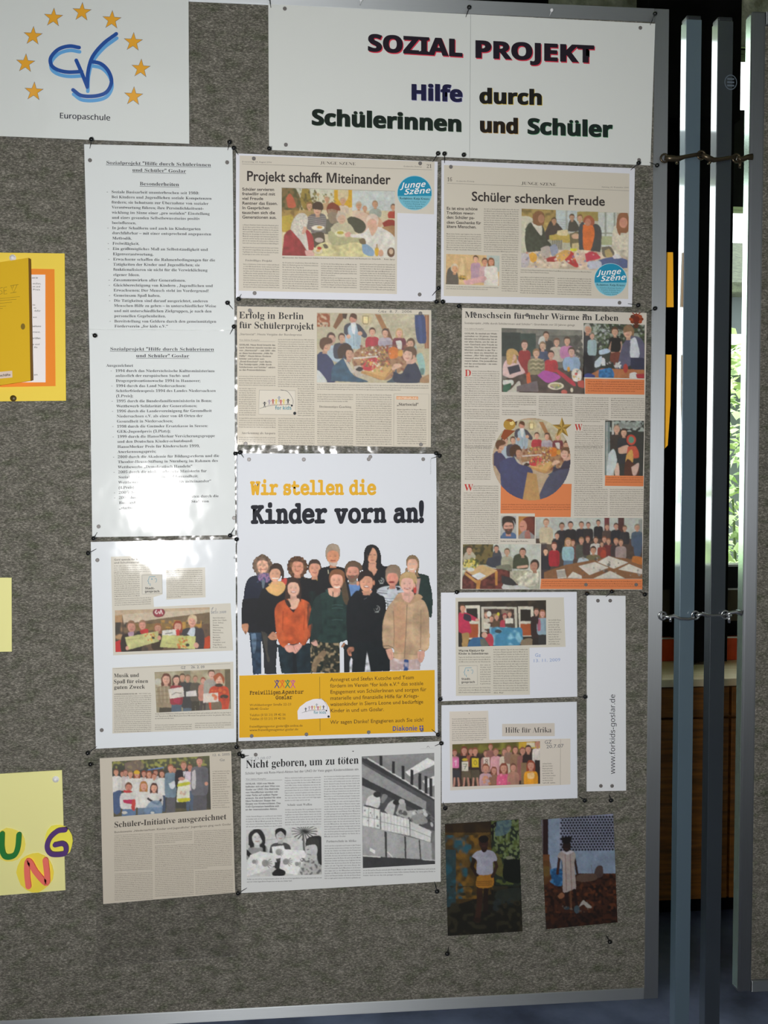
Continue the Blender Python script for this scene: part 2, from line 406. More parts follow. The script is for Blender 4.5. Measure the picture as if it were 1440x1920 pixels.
    def speck(s, x0, y0, x1, y1, n, r, cols, al=.8):
        for _ in range(n):
            rr = r*rng.uniform(.5, 1.3); s.e(rng.uniform(x0, x1), rng.uniform(y0, y1), rr, rr*rng.uniform(.5, 1.2), rng.choice(cols), rng.uniform(0, 3), al)
    def head(s, x, y, r, hair='4a3324', skin='d9ab90', kind='short', turn=0, smile=1):
        """a small portrait head: hair, face, eyes, nose, mouth; kind = short / long / curly / bun / beard / bald / back"""
        ry = r*1.25; dk = tuple(v*.55 for v in lin(skin)); md = tuple(v*.78 for v in lin(skin))
        if kind in ('long', 'longc'):
            s.b([x-r*1.25, y-r*.4, x-r*.7, y-ry*1.15, x, y-ry*1.3, x+r*.8, y-ry*1.1, x+r*1.25, y-r*.2, x+r*1.2, y+ry*1.35, x+r*.6, y+ry*1.3, x-r*.7, y+ry*1.3, x-r*1.25, y+ry*1.3], hair)
        elif kind == 'curly':
            s.e(x, y-r*.1, r*1.45, ry*1.3, hair)
            for k in range(16):
                a = k*.39+.2; s.e(x+math.cos(a)*r*1.35, y+math.sin(a)*ry*1.15, r*.35, r*.35, hair)
        else: s.e(x, y-ry*.22, r*1.13, ry*1.1, hair)
        if kind == 'back': s.e(x, y+r*.1, r*1.05, ry, hair); return
        s.p([x-r*.45, y+ry*.5, x+r*.45, y+ry*.5, x+r*.5, y+ry*1.4, x-r*.5, y+ry*1.4], md)
        fx = x+turn*r*.25
        s.e(fx, y, r*.92, ry, skin); 
        s.e(fx+r*.45, y+r*.2, r*.5, ry*.75, md, al=.35, soft=2)
        if kind != 'bald':
            s.b([x-r*1.02, y-ry*.1, x-r*.9, y-ry*.85, x, y-ry*1.2, x+r*.95, y-ry*.8, x+r*1.02, y-ry*.05, x+r*.75, y-ry*.55, x+r*.1, y-ry*.72, x-r*.6, y-ry*.62], hair)
        if r/s.z > 3.2:
            for q in (-1, 1):
                s.e(fx+q*r*.38, y-ry*.06, r*.17, r*.09, dk, al=.9); s.l([fx+q*r*.2, y-ry*.24, fx+q*r*.56, y-ry*.24], r*.08, dk, .55)
            s.l([fx, y, fx+r*.06, y+ry*.22], r*.12, md, .7)
            if smile > 1: s.e(fx, y+ry*.47, r*.4, r*.15, '8c3f38'); s.e(fx, y+ry*.45, r*.3, r*.07, 'eee4dc')
            else: s.l([fx-r*.32, y+ry*.46, fx, y+ry*.53, fx+r*.32, y+ry*.46], r*.13, '9a5048', .85)
        elif r/s.z > 1.8:
            s.l([fx-r*.45, y-ry*.08, fx+r*.45, y-ry*.08], r*.22, dk, .35); s.l([fx-r*.25, y+ry*.48, fx+r*.25, y+ry*.48], r*.15, '9a5048', .5)
        if kind == 'beard':
            s.b([fx-r*.8, y+ry*.2, fx-r*.4, y+ry*.32, fx, y+ry*.28, fx+r*.4, y+ry*.32, fx+r*.8, y+ry*.2, fx+r*.55, y+ry*.95, fx, y+ry*1.15, fx-r*.55, y+ry*.95], hair, .9)
            s.e(fx, y+ry*.5, r*.25, r*.1, '8c4a40')
    def man(s, x, y, r, top, hair='4a3324', skin='d9ab90', kind='short', w_=2.3, h=6, low=None, h2=6, turn=0, arms=True):
        """head at x, y with a body below: shoulders w_ head-radii each side, h head-radii deep; low = trousers"""
        ry = r*1.25; sh = y+ry*1.25
        if low:
            s.b([x-w_*r*.7, sh+h*r*.8, x+w_*r*.7, sh+h*r*.8, x+w_*r*.75, sh+(h+h2)*r, x+r*.15, sh+(h+h2)*r, x, sh+(h+h2*.35)*r, x-r*.15, sh+(h+h2)*r, x-w_*r*.75, sh+(h+h2)*r], low)
        s.b([x-r*.5, sh-r*.1, x-w_*r*.8, sh+r*.3, x-w_*r, sh+r*1.2, x-w_*r*1.05, sh+h*r*.6, x-w_*r*.85, sh+h*r, x, sh+h*r*1.02, x+w_*r*.85, sh+h*r, x+w_*r*1.05, sh+h*r*.6, x+w_*r, sh+r*1.2, x+w_*r*.8, sh+r*.3, x+r*.5, sh-r*.1], top)
        d = tuple(v*.62 for v in lin(top))
        if arms and r/s.z > 1.5:
            s.l([x-w_*r*.62, sh+r*1.8, x-w_*r*.6, sh+h*r*.8], r*.18, d, .5); s.l([x+w_*r*.62, sh+r*1.8, x+w_*r*.6, sh+h*r*.8], r*.18, d, .5)
        s.b([x+w_*r*.2, sh+r*.7, x+w_*r*.95, sh+r*1.3, x+w_*r*.9, sh+h*r*.9, x+w_*r*.45, sh+h*r*.9], d, .35)
        s.head(x, y, r, hair, skin, kind, turn)
    def build(s, name, parent, h=.0016, gloss=0, grain=.07, blur=True, circle=None, label=None, wash=None):
        a = s.a*(1+grain*nr.standard_normal(s.a.shape[:2]+(1,)))*(1+grain*.5*nr.standard_normal(s.a.shape))
        hh_, ww_ = s.a.shape[:2]; a = a*(1+.16*blotch(hh_, ww_, 5)[..., None]+.2*blotch(hh_, ww_, 13)[..., None]+.2*blotch(hh_, ww_, 34)[..., None]+.12*(np.stack([blotch(hh_, ww_, 7) for _ in range(3)], -1)))
        for _ in range(2 if blur else 0):
            b = np.pad(a, ((1, 1), (1, 1), (0, 0)), 'edge'); a = (b[:-2, 1:-1]+b[2:, 1:-1]+b[1:-1, :-2]+b[1:-1, 2:]+2*b[1:-1, 1:-1])/6
        if wash: a = a*(1-wash[1])+np.array(lin(wash[0]))*wash[1]
        q = np.array(s.q); nx = int(max(np.hypot(*(q[1]-q[0])), np.hypot(*(q[2]-q[3]))))+1; ny = int(max(np.hypot(*(q[3]-q[0])), np.hypot(*(q[2]-q[1]))))+1
        U, V = np.meshgrid(np.linspace(0, 1, nx), np.linspace(0, 1, ny))
        X = (q[0][0]*(1-U)+q[1][0]*U)*(1-V)+(q[3][0]*(1-U)+q[2][0]*U)*V; Y = (q[0][1]*(1-U)+q[1][1]*U)*(1-V)+(q[3][1]*(1-U)+q[2][1]*U)*V
        ix = np.clip(((X-s.x0)*s.R), 0, s.w-1).astype(int); iy = np.clip(((Y-s.y0)*s.R), 0, s.h_-1).astype(int)
        ix2 = np.clip(ix-1, 0, None); iy2 = np.clip(iy-1, 0, None)
        col = (a[iy, ix]+a[iy, ix2]+a[iy2, ix]+a[iy2, ix2])/4; msk = s.k[iy, ix]
        if circle:
            cx, cy, rx, ry = circle; msk = (np.hypot((X-cx)/rx, (Y-cy)/ry) < 1)*1.0
        W = P0(X, Y, h).reshape(-1, 3); id_ = np.arange(nx*ny).reshape(ny, nx)
        T = np.stack([id_[:-1, :-1], id_[1:, :-1], id_[1:, 1:], id_[:-1, 1:]], -1).reshape(-1, 4)
        mk = msk.ravel() > .5; T = T[mk[T].sum(1) >= 3]
        used = np.unique(T); re = np.zeros(nx*ny, int); re[used] = np.arange(len(used)); T = re[T]; W = W[used]
        me = fast(name, W, T); at = me.color_attributes.new('Col', 'FLOAT_COLOR', 'POINT')
        c4 = np.ones((len(used), 4), np.float32); c4[:, :3] = np.clip(col.reshape(-1, 3)[used]*K, 0, .95)
        at.data.foreach_set('color', c4.ravel())
        o = link(name, me, photo_mat(gloss), parent)
        if label: o['label'] = label
        return o

# ------------------------------------------------------------------ the setting
def st(o): o['kind'] = 'structure'; return o
M_wall, nt, b = mat('wall_paint', '8f8e88', .8); 
M_dark = mat('dark_painted_wall', '0b0b0c', .7, raw=True, spec=.15)[0]
M_ceil, nt, b = mat('ceiling_panel', '8c8d7c', .6, bump=(60, .8, .01)); vary(nt, b, '7c7f6a', 'cfd0bc', 14)
M_floor, nt, b = mat('blue_grey_linoleum', '3c4256', .35, bump=(25, .15, .002)); vary(nt, b, '3c4258', '626a86', 5, (1, 1, 1), 8)
M_grass = mat('lawn', '7f9a4c', .9)[0]
Yw = 1.94
st(box('floor', (-3, -4, -.05), (3, 2.4, 0), M_floor))
st(box('ceiling', (-3, -4, 3.10), (3, 2.4, 3.2), M_ceil))
st(box('trim_2', (.9, Yw-.012, 2.885), (2.99, Yw-.001, 3.09), M_ceil))
st(box('wall_left', (-3.1, -4, 0), (-3, 2.4, 3.1), M_wall))
st(box('wall_right', (3, -4, 0), (3.1, 2.4, 3.1), M_wall))
st(box('wall_rear', (-3, -4.1, 0), (3, -4, 3.1), mat('rear_wall_paint', '7c7d80', .8)[0]))
WL, WR, WS = (-1.75, .62), (1.50, 2.9), 1.115       # window openings and their sill height
M_band = mat('brown_grey_wall_band', '4a4232', .75)[0]
# window wall: dark upper part, brown-grey strip, black lower part, with two openings
for i, (a, bq, m) in enumerate([((-3, Yw, 1.031), (WL[0], Yw+.1, 3.1), M_dark), ((WL[1], Yw, 1.031), (WR[0], Yw+.1, 3.1), M_dark), ((WR[1], Yw, 1.031), (3, Yw+.1, 3.1), M_dark),
        ((WL[0], Yw, 3.0), (WL[1], Yw+.1, 3.1), M_dark), ((WR[0], Yw, 2.88), (WR[1], Yw+.1, 3.1), M_dark), ((-3, Yw, .919), (3, Yw+.1, 1.031), M_band), ((-3, Yw, 0), (3, Yw+.1, .919), M_dark)]):
    st(box('wall_back' if i == 0 else 'wall_back_section', a, bq, m))
M_wf = mat('black_window_frame', '101012', .35, raw=True)[0]; M_highlight = mat('highlight_strip', 'e6e8ea', .3, metal=.6)[0]  # the pale metal colours strips that stand in for highlight lines
def glass():
    m = bpy.data.materials.new('window_glass'); m.use_nodes = True; nt = m.node_tree; nt.nodes.clear()
    o = nt.nodes.new('ShaderNodeOutputMaterial'); mx = nt.nodes.new('ShaderNodeMixShader'); t = nt.nodes.new('ShaderNodeBsdfTransparent'); g = nt.nodes.new('ShaderNodeBsdfGlossy')
    t.inputs[0].default_value = (.96, .99, .97, 1); g.inputs['Roughness'].default_value = .03; mx.inputs[0].default_value = .04
    nt.links.new(t.outputs[0], mx.inputs[1]); nt.links.new(g.outputs[0], mx.inputs[2]); nt.links.new(mx.outputs[0], o.inputs[0]); return m
M_glass = glass()
for i, (x0, x1, b0_, b1_, tp_) in enumerate(((*WL, 2.44, 2.60, 3.0), (*WR, 2.348, 2.675, 2.88))):
    w_ = empty('window_%d' % (i+1), (x0, Yw, WS)); w_['kind'] = 'structure'
    def pc(n, a, b_, m): under(w_, box(n, a, b_, m, kind='structure'))
    pc('window_frame', (x0, Yw-.01, 1.031), (x1, Yw+.08, WS), M_wf)
    pc('window_frame', (x0, Yw-.01, b0_), (x1, Yw+.08, b1_), M_wf)
    pc('window_frame', (x0, Yw-.01, WS), (x0+.028, Yw+.08, tp_), M_wf); pc('window_frame', (x1-.03, Yw-.01, WS), (x1, Yw+.08, tp_), M_wf)
    pc('window_pane', (x0, Yw+.03, WS), (x1, Yw+.036, b0_), M_glass); pc('window_pane', (x0, Yw+.03, b1_), (x1, Yw+.036, tp_), M_glass)
    pc('window_sill', (x0, Yw-.014, 1.029), (x1, Yw-.009, 1.035), M_highlight); pc('window_sill', (x0, Yw-.014, WS-.005), (x1, Yw-.009, WS+.003), M_highlight)  # thin pale strips stand in for the highlights along the lower frame
    for k in range(1, 1 if i == 0 else 2):
        xm = x0+(x1-x0)*k/2; pc('window_frame', (xm-.025, Yw-.01, WS), (xm+.025, Yw+.08, tp_), M_wf)
st(box('trim_1', (1.20, Yw-.13, 2.6), (1.515, Yw-.013, 3.1), M_dark))
pil = box('pillar', (1.345, Yw-.12, .80), (1.50, Yw, 2.9), M_dark); st(pil)
# outside: ground, a grey house, shrubs
st(box('ground_outside', (-12, 2.45, -.3), (16, 20, -.1), M_grass))
M_house = mat('grey_house_wall', '3e4444', .8)[0]; M_roof, nt, b = mat('mossy_roof', '6f7365', .9, bump=(40, .5, .02)); vary(nt, b, '24281c', '3e4432', 20)
h = empty('neighbouring_house', (6.5, 9, -.1)); tag(h, 'grey house with a mossy roof seen through the window beyond the shrubs', 'house')
under(h, box('wall', (2.2, 9, -.1), (9.6, 12, 3.4), M_house))
rf = mesh('roof', [(1.9, 8.7, 3.35), (9.9, 8.7, 3.35), (9.9, 12.3, 3.35), (1.9, 12.3, 3.35), (1.9, 10.5, 4.15), (9.9, 10.5, 4.15), (1.9, 8.7, 3.25), (9.9, 8.7, 3.25), (9.9, 12.3, 3.25), (1.9, 12.3, 3.25)],
          [[0,1,5,4],[2,3,4,5],[0,4,3],[1,2,5],[6,9,8,7],[0,6,7,1],[1,7,8,2],[2,8,9,3],[3,9,6,0]])
under(h, link('roof', rf, M_roof))
under(h, box('flat_canopy', (2.3, 8.0, 2.50), (9.4, 8.99, 2.73), mat('white_render', 'd8d8d4', .8)[0]))
for wx in (3.0, 5.2, 6.7, 8.2):
    wd = under(h, box('window', (wx, 8.95, 1.3), (wx+.9, 9.0, 2.5), mat('house_window_frame', '3a4448', .5)[0]))
    under(h, box('window', (wx+.08, 8.93, 1.38), (wx+.82, 8.951, 2.42), mat('house_window_pane', '242c30', .1)[0]))
M_leaf = [mat('leaf_%d' % i, c, .5)[0] for i, c in enumerate(('b4c48c', 'd2dcb4', '8ea56c'))]
M_stem = mat('stem', '4a5a34', .8)[0]
def shrub(name, x, y, hgt, r, n, seed, label):
    g = random.Random(seed); root = empty(name, (x, y, -.1)); tag(root, label, 'shrub', 'shrubs outside the windows')
    tips = []
    for k in range(9):
        a = g.uniform(0, 6.28); p = [np.array([x, y, -.1])]; t = np.array([x+math.cos(a)*r*g.uniform(.3, .9), y+math.sin(a)*r*g.uniform(.3, .8), hgt*g.uniform(.6, .95)])
        p += [p[0]*.6+t*.4+[0, 0, .2], t]; tips.append(p); under(root, tube('stem', p, [.018, .012, .006], M_stem, n=6))
    for mi, m in enumerate(M_leaf):
        V, F = [], []
        for k in range(n//3):
            u = g.uniform(.12, 1); a = g.uniform(0, 6.28); rr = r*math.sqrt(g.random())*(1.15-.45*u)
            c = np.array([x+math.cos(a)*rr, y+math.sin(a)*rr*.8, u*hgt]); L = g.uniform(.045, .085)
            d = np.array([g.gauss(0, 1), g.gauss(0, .7)-.5, g.gauss(-.3, .5)]); d /= np.linalg.norm(d); s_ = np.cross(d, [g.gauss(0, .3), g.gauss(0, .3), 1]); s_ /= np.linalg.norm(s_)
            nn = np.cross(s_, d); b0 = len(V)
            V += [c, c+d*L*.4+s_*L*.33, c+d*L+nn*-.01, c+d*L*.4-s_*L*.33, c+d*L*.5+nn*.008]
            F += [[b0, b0+1, b0+4], [b0+1, b0+2, b0+4], [b0+2, b0+3, b0+4], [b0+3, b0, b0+4]]
        under(root, link('leaves', fast('leaves', V, F), m, kind='stuff'))
shrub('leafy_shrub', 2.35, 3.55, 2.12, .62, 2400, 1, 'light green leafy shrub outside the window right of the posts')
shrub('leafy_shrub', 3.5, 4.6, 1.6, .7, 900, 2, 'leafy shrub further back outside, beside the nearer shrub')
shrub('leafy_shrub', .1, 3.4, 1.7, .7, 900, 3, 'leafy shrub outside behind the pin board, mirrored in the posts')
shrub('leafy_shrub', -1.3, 3.6, 1.6, .7, 700, 4, 'leafy shrub outside at the far left behind the pin board')

# ------------------------------------------------------------------ low cabinet run with a pale worktop under the window
M_ply, nt, b = mat('brown_cabinet_wood', '70430f', .55, bump=(20, .2, .002, (1, 1, 8))); vary(nt, b, '5f3a10', '8a5416', 6, (1, 1, 14))
M_top, nt, b = mat('pale_worktop_wood', 'cdb594', .45); vary(nt, b, 'd2ba94', 'e8d6b8', 8, (1, 12, 1))
M_red, nt, b = mat('red_brown_board', 'c8400e', .5); vary(nt, b, 'b4380c', 'd44c18', 9)
cb = empty('low_cabinet', (.8, 1.6, .0)); tag(cb, 'long brown wooden low cabinet under the window behind the posts', 'cabinet')
under(cb, box('body', (.35, 1.625, .076), (1.95, Yw-.012, .765), M_ply)); under(cb, box('plinth', (.35, 1.70, 0), (1.95, Yw-.012, .076), M_dark))
for k in range(3):
    dx = .36+k*.53
    d_ = under(cb, box('door', (dx, 1.602, .082), (dx+.522, 1.6245, .66), M_ply, bevel=.002)); under(cb, box('drawer', (dx, 1.602, .667), (dx+.522, 1.6245, .762), M_ply, bevel=.002))
tag(box('worktop', (.33, 1.595, .765), (1.97, Yw-.002, .789), M_top, bevel=.002), 'pale wooden worktop on the brown cabinet behind the posts', 'worktop')
tag(box('red_board', (.4, Yw-.045, .7893), (1.94, Yw-.004, .868), M_red, bevel=.003), 'long red-brown board standing on the worktop against the wall', 'board')
box('edge_highlight', (.4, Yw-.046, .866), (1.94, Yw-.042, .871), M_highlight, bpy.data.objects['red_board'])  # pale strip stands in for the highlight along the board's top

# ------------------------------------------------------------------ the pin board, its neighbour, the posts and their couplings
M_felt, nt, b = mat('grey_felt', '716d63', .95, spec=.1, bump=(900, .5, .002, (1, 1, 2.2), 4))
n1, r1 = vary(nt, b, '171613', 'bdbab0', 260, (1, 1, 2.4), 8, .8, '686760', (.27, .75))
n2 = nt.nodes.new('ShaderNodeTexNoise'); n2.inputs['Scale'].default_value = 38; n2.inputs['Detail'].default_value = 6
tc2 = nt.nodes.new('ShaderNodeTexCoord'); mp2 = nt.nodes.new('ShaderNodeMapping'); mp2.inputs['Scale'].default_value = (1, 1, 1.8); nt.links.new(tc2.outputs['Object'], mp2.inputs[0]); nt.links.new(mp2.outputs[0], n2.inputs['Vector'])
mx = nt.nodes.new('ShaderNodeMix'); mx.data_type = 'RGBA'; mx.blend_type = 'MULTIPLY'; mx.inputs[0].default_value = 1
rr2 = nt.nodes.new('ShaderNodeValToRGB'); e2 = rr2.color_ramp.elements; e2[0].position = .3; e2[0].color = (.62, .68, .55, 1); e2[1].position = .7; e2[1].color = (1.15, 1.12, 1.1, 1); e3 = e2.new(.5); e3.color = (.93, .90, .88, 1)
nt.links.new(n2.outputs['Fac'], rr2.inputs[0]); nt.links.new(r1.outputs[0], mx.inputs[6]); nt.links.new(rr2.outputs[0], mx.inputs[7]); nt.links.new(mx.outputs[2], b.inputs['Base Color'])
def brushed(name, col, tang, rough=.56, aniso=.8):
    m, nt, b = mat(name, col, rough, metal=.9)
    b.inputs['Anisotropic'].default_value = aniso; b.inputs['Anisotropic Rotation'].default_value = .25; v = nt.nodes.new('ShaderNodeCombineXYZ')
    for i, t in enumerate(tang): v.inputs[i].default_value = t
    nt.links.new(v.outputs[0], b.inputs['Tangent'])
    tc = nt.nodes.new('ShaderNodeTexCoord'); mp_ = nt.nodes.new('ShaderNodeMapping'); mp_.inputs['Scale'].default_value = [60 if t == 0 else 1.5 for t in tang]
    n = nt.nodes.new('ShaderNodeTexNoise'); n.inputs['Scale'].default_value = 12; n.inputs['Detail'].default_value = 6
    r = nt.nodes.new('ShaderNodeMapRange'); r.inputs['To Min'].default_value = rough-.08; r.inputs['To Max'].default_value = rough+.12
    nt.links.new(tc.outputs['Object'], mp_.inputs[0]); nt.links.new(mp_.outputs[0], n.inputs['Vector']); nt.links.new(n.outputs['Fac'], r.inputs['Value']); nt.links.new(r.outputs[0], b.inputs['Roughness'])
    return m
M_alu = brushed('brushed_aluminium', 'a0a4a7', (0, 0, 1)); M_aluh = brushed('brushed_aluminium_rail', 'a8acaf', (1, 0, 0))
XR, XI, ZB, ZBI, ZT, ZTI = .5795, .5575, .630, .6480, 2.134, 2.114
pb = empty('pin_board', (0, .012, ZB)); tag(pb, 'large grey felt pin board in an aluminium frame covered with posters', 'pin board')
XL = -.80
under(pb, box('felt_panel', (XL+.02, .0012, ZBI-.002), (XI+.002, .018, ZTI+.002), M_felt))
under(pb, box('frame_rail', (XI, 0, ZB), (XR, .0225, ZT), M_alu, bevel=.001)); under(pb, box('frame_rail', (XL, 0, ZB), (XL+.022, .0225, ZT), M_alu, bevel=.001))
under(pb, box('frame_rail', (XL+.022, 0, ZB), (XI, .0225, ZBI), M_aluh, bevel=.001)); under(pb, box('frame_rail', (XL+.022, 0, ZTI), (XI, .0225, ZT), M_aluh, bevel=.001))
under(pb, box('back_panel', (XL+.02, .0185, ZBI-.002), (XI, .021, ZTI), mat('grey_back', '77746c', .9)[0]))
nb = empty('pin_board', (1.1, .012, .63)); tag(nb, 'second grey felt pin board at the right edge, beyond the two posts', 'pin board')
NX, NI = .708, .7305
under(nb, box('felt_panel', (NI-.002, .0012, .652), (1.62, .018, 2.116), M_felt))
M_sidealu = mat('anodised_side', 'b4c6b8', .16, metal=.8)[0]
M_alun = brushed('brushed_aluminium_second', '83878b', (0, 0, 1)); rl_ = under(nb, box('frame_rail', (NX, 0, .632), (NI, .0225, 2.1375), M_alun, bevel=.0035)); sf_ = box('side_face', (NX-.0006, .003, .638), (NX+.0004, .0195, 2.132), M_sidealu); sf_.parent = rl_; under(nb, box('frame_rail', (1.62, 0, .632), (1.642, .0225, 2.1375), M_alu, bevel=.001))
under(nb, box('frame_rail', (NI, 0, .632), (1.62, .0225, .650), M_aluh, bevel=.001)); under(nb, box('frame_rail', (NI, 0, 2.118), (1.62, .0225, 2.1375), M_aluh, bevel=.001))
M_hole = mat('dark_hole', '15130f', .8)[0]
for z_ in (P(1405, 108)[2], P(1394, 667)[2], P(1386, 1231)[2], P(1377, 1795)[2]):
    o = tube('screw_hole', [(NX-.0004, .009, z_), (NX+.002, .009, z_)], [.0036, .0036], M_hole, n=12); under(nb, o)
def post(x0, x1, tone, label, name='square_post'):
    M_p, nt, b = mat('painted_post', tone, .3, metal=.2, spec=.6, coat=2.3, coatr=.05, bump=(30, .06, .001, (1, 1, 6)))
    e_ = empty(name, ((x0+x1)/2, .011, 0)); tag(e_, label, 'post', 'posts between the two pin boards')
    under(e_, box('tube', (x0, -.001, .02), (x1, .021, 2.120), M_p, bevel=.0008))
    under(e_, box('end_cap', (x0+.0004, -.0006, 2.120), (x1-.0004, .0206, 2.1265), mat('black_cap', '1c2124', .5)[0], bevel=.0022))
    ft = box('foot', (x0-.012, -.24, .0), (x1+.012, .26, .022), M_p, bevel=.004); under(e_, ft)
    return e_
p1_ = post(.606, .6295, '5a6c78', 'blue-grey square metal post nearest the large pin board')
p2_ = post(.6545, .6785, '343a40', 'dark square metal post with a round badge, next to the second pin board')
M_badge = mat('badge_print', '56616c', .5)[0]
bc = P(1372, 155)
a_ = np.linspace(0, 2*np.pi, 41); R_ = .0098
V = [(bc[0]-.0022+r_*math.cos(t), -.0014, bc[2]+1.15*r_*math.sin(t)) for r_ in (R_, R_*.87) for t in a_[:-1]]
F = [[i, 40+i, 40+(i+1) % 40, (i+1) % 40] for i in range(40)]
for k, zz in enumerate((.0048, 0, -.0048)):
    n0 = len(V); x_ = bc[0]-.0022
    V += [(x_-.0055, -.0014, bc[2]+zz-.0013), (x_+.0055, -.0014, bc[2]+zz-.0013), (x_+.0055, -.0014, bc[2]+zz+.0013), (x_-.0055, -.0014, bc[2]+zz+.0013)]; F.append([n0, n0+1, n0+2, n0+3])
under(p2_, link('badge', mesh('badge', V, F), M_badge))
M_hook = mat('tarnished_metal', '4f4637', .35, metal=.8)[0]; M_hook2 = mat('steel_wire', 'a2a4a6', .25, metal=.9)[0]
def coupling(pts, r, m, label, dang=None):
    q = [P(x, y, -.006-dy) for x, y, dy in pts]
    e_ = empty('coupling_hook', q[0]); tag(e_, label, 'coupling', 'metal couplings joining boards and posts')
    under(e_, tube('strap', q, r, m, n=8))
    under(e_, tube('loop', [q[0]+np.array([math.cos(t)*.006, 0.002, math.sin(t)*.006]) for t in np.linspace(0, 6.1, 14)], .0016, m, n=6))
    if dang:
        a, b2 = P(*dang[:2], -.006), P(*dang[2:], -.006); under(e_, tube('screw', [a, (a+b2)/2, b2], [.0022, .0026, .002], m, n=8))
        under(e_, tube('screw_head', [a+[0, 0, .0015], a-[0, 0, .001]], [.0042, .0042], m, n=10))
coupling([(1247, 296, 0), (1258, 297, 0), (1270, 298, .002), (1284, 294, .003), (1300, 291, .003), (1314, 289, .003)], [.004, .005, .0045, .003, .003, .003], M_hook, 'upper metal coupling hooked from the large pin board over the first post', (1268, 300, 1270, 308))
coupling([(1316, 290, .003), (1328, 296, .002), (1338, 300, .002), (1350, 299, .003), (1366, 296, .003), (1380, 294, .003)], [.0035, .0045, .004, .003, .003, .003], M_hook, 'upper metal coupling hooked from the first post over the second post', (1334, 300, 1328, 308))
coupling([(1382, 296, 0), (1392, 299, 0), (1400, 295, 0), (1411, 294, .002)], [.0035, .0042, .004, .005], M_hook, 'upper metal coupling hooked to the second pin board', (1388, 300, 1387, 315))
coupling([(1243, 1155, 0), (1254, 1157, 0), (1263, 1155, .002), (1275, 1160, .003), (1290, 1161, .003), (1303, 1159, .003)], [.002, .003, .003, .0025, .0025, .002], M_hook2, 'lower steel coupling hooked from the large pin board over the first post', (1257, 1157, 1257, 1166))
coupling([(1305, 1154, .003), (1316, 1151, .002), (1326, 1154, .002), (1338, 1154, .003), (1350, 1154, .003), (1360, 1154, .003)], [.0025, .003, .003, .002, .002, .002], M_hook2, 'lower steel coupling hooked from the first post over the second post')
coupling([(1361, 1153, 0), (1370, 1149, 0), (1380, 1147, 0), (1391, 1150, .002)], [.0025, .003, .003, .005], M_hook2, 'lower steel coupling hooked to the second pin board', (1367, 1155, 1367, 1168))
for q, lb in (([(1246, 473), (1262, 473), (1263, 576), (1246, 576)], 'upper plain orange-yellow card showing behind the right frame of the pin board'), ([(1244, 665), (1259, 665), (1257, 760), (1252, 835), (1248, 857), (1243, 861)], 'lower orange-yellow card with a curved edge behind the right frame of the pin board')):
    xs = [p[0] for p in q]; ys = [p[1] for p in q]; xs = [x-16 if x < 1248.5 else x for x in xs]
    A = P(xs, ys, .0235); B = P(xs, ys, .025); n = len(q)
    tag(link('orange_card', mesh('orange_card', list(A)+list(B), [list(range(n))[::-1], list(range(n, 2*n))]+[[i, (i+1) % n, n+(i+1) % n, n+i] for i in range(n)]), mat('orange_card', 'f0a010', .6)[0]), lb, 'card')

# ------------------------------------------------------------------ printed sheets on the board
H1, HP = .0012, .0014          # face of a sheet, print on it
HC, HQ = .0016, .0018          # face of a clipping glued on a sheet, print on that
WH = 'd0d4d4'; NEWS = 'c9c2b5'
def frameset(parent, q, wd, h, gloss=1, sides='TRBL'):
    """the clear laminate margin round a sheet: q = outline of the paper, wd = margins in pixels T R B L"""
    k = 'film'
    if k not in _M:
        m = bpy.data.materials.new('laminate_film'); m.use_nodes = True; nt = m.node_tree; nt.nodes.clear()
        o = nt.nodes.new('ShaderNodeOutputMaterial'); mx = nt.nodes.new('ShaderNodeMixShader'); t = nt.nodes.new('ShaderNodeBsdfTransparent'); g = nt.nodes.new('ShaderNodeBsdfGlossy')
        t.inputs[0].default_value = (.97, .97, .97, 1); g.inputs['Roughness'].default_value = .16
        tc = nt.nodes.new('ShaderNodeTexCoord'); n = nt.nodes.new('ShaderNodeTexNoise'); n.inputs['Scale'].default_value = 26; bp = nt.nodes.new('ShaderNodeBump'); bp.inputs['Strength'].default_value = .9; bp.inputs['Distance'].default_value = .006
        fr = nt.nodes.new('ShaderNodeMath'); fr.operation = 'MULTIPLY_ADD'; fr.inputs[1].default_value = 1.0; fr.inputs[2].default_value = .0; f0 = nt.nodes.new('ShaderNodeFresnel')
        nt.links.new(tc.outputs['Object'], n.inputs['Vector']); nt.links.new(n.outputs['Fac'], bp.inputs['Height']); nt.links.new(bp.outputs[0], g.inputs['Normal'])
        nt.links.new(f0.outputs[0], fr.inputs[0]); nt.links.new(fr.outputs[0], mx.inputs[0])
        nt.links.new(t.outputs[0], mx.inputs[1]); nt.links.new(g.outputs[0], mx.inputs[2]); nt.links.new(mx.outputs[0], o.inputs[0]); _M[k] = m
    (ax, ay), (bx, by), (cx, cy), (dx, dy) = q; T, R, B, L = wd
    O = [(ax-L, ay-T), (bx+R, by-T), (cx+R, cy+B), (dx-L, dy+B)]; I = list(q)
    xs = [p[0] for p in O+I]; ys = [p[1] for p in O+I]
    V = list(P0(xs, ys, h))+list(P0(xs, ys, h-.0003)); F = []
    for i in range(4):
        j = (i+1) % 4
        if np.hypot(O[i][0]-I[i][0], O[i][1]-I[i][1])+np.hypot(O[j][0]-I[j][0], O[j][1]-I[j][1]) < 1.5: continue
        F += [[i, 4+i, 4+j, j], [8+i, 8+j, 12+j, 12+i], [i, j, 8+j, 8+i]]
    if F: link('film_margin', mesh('film_margin', V, F), _M[k], parent)
def V2(ox, oy, z): return lambda pts: [(ox+p[0]/z, oy+p[1]/z) for p in pts]

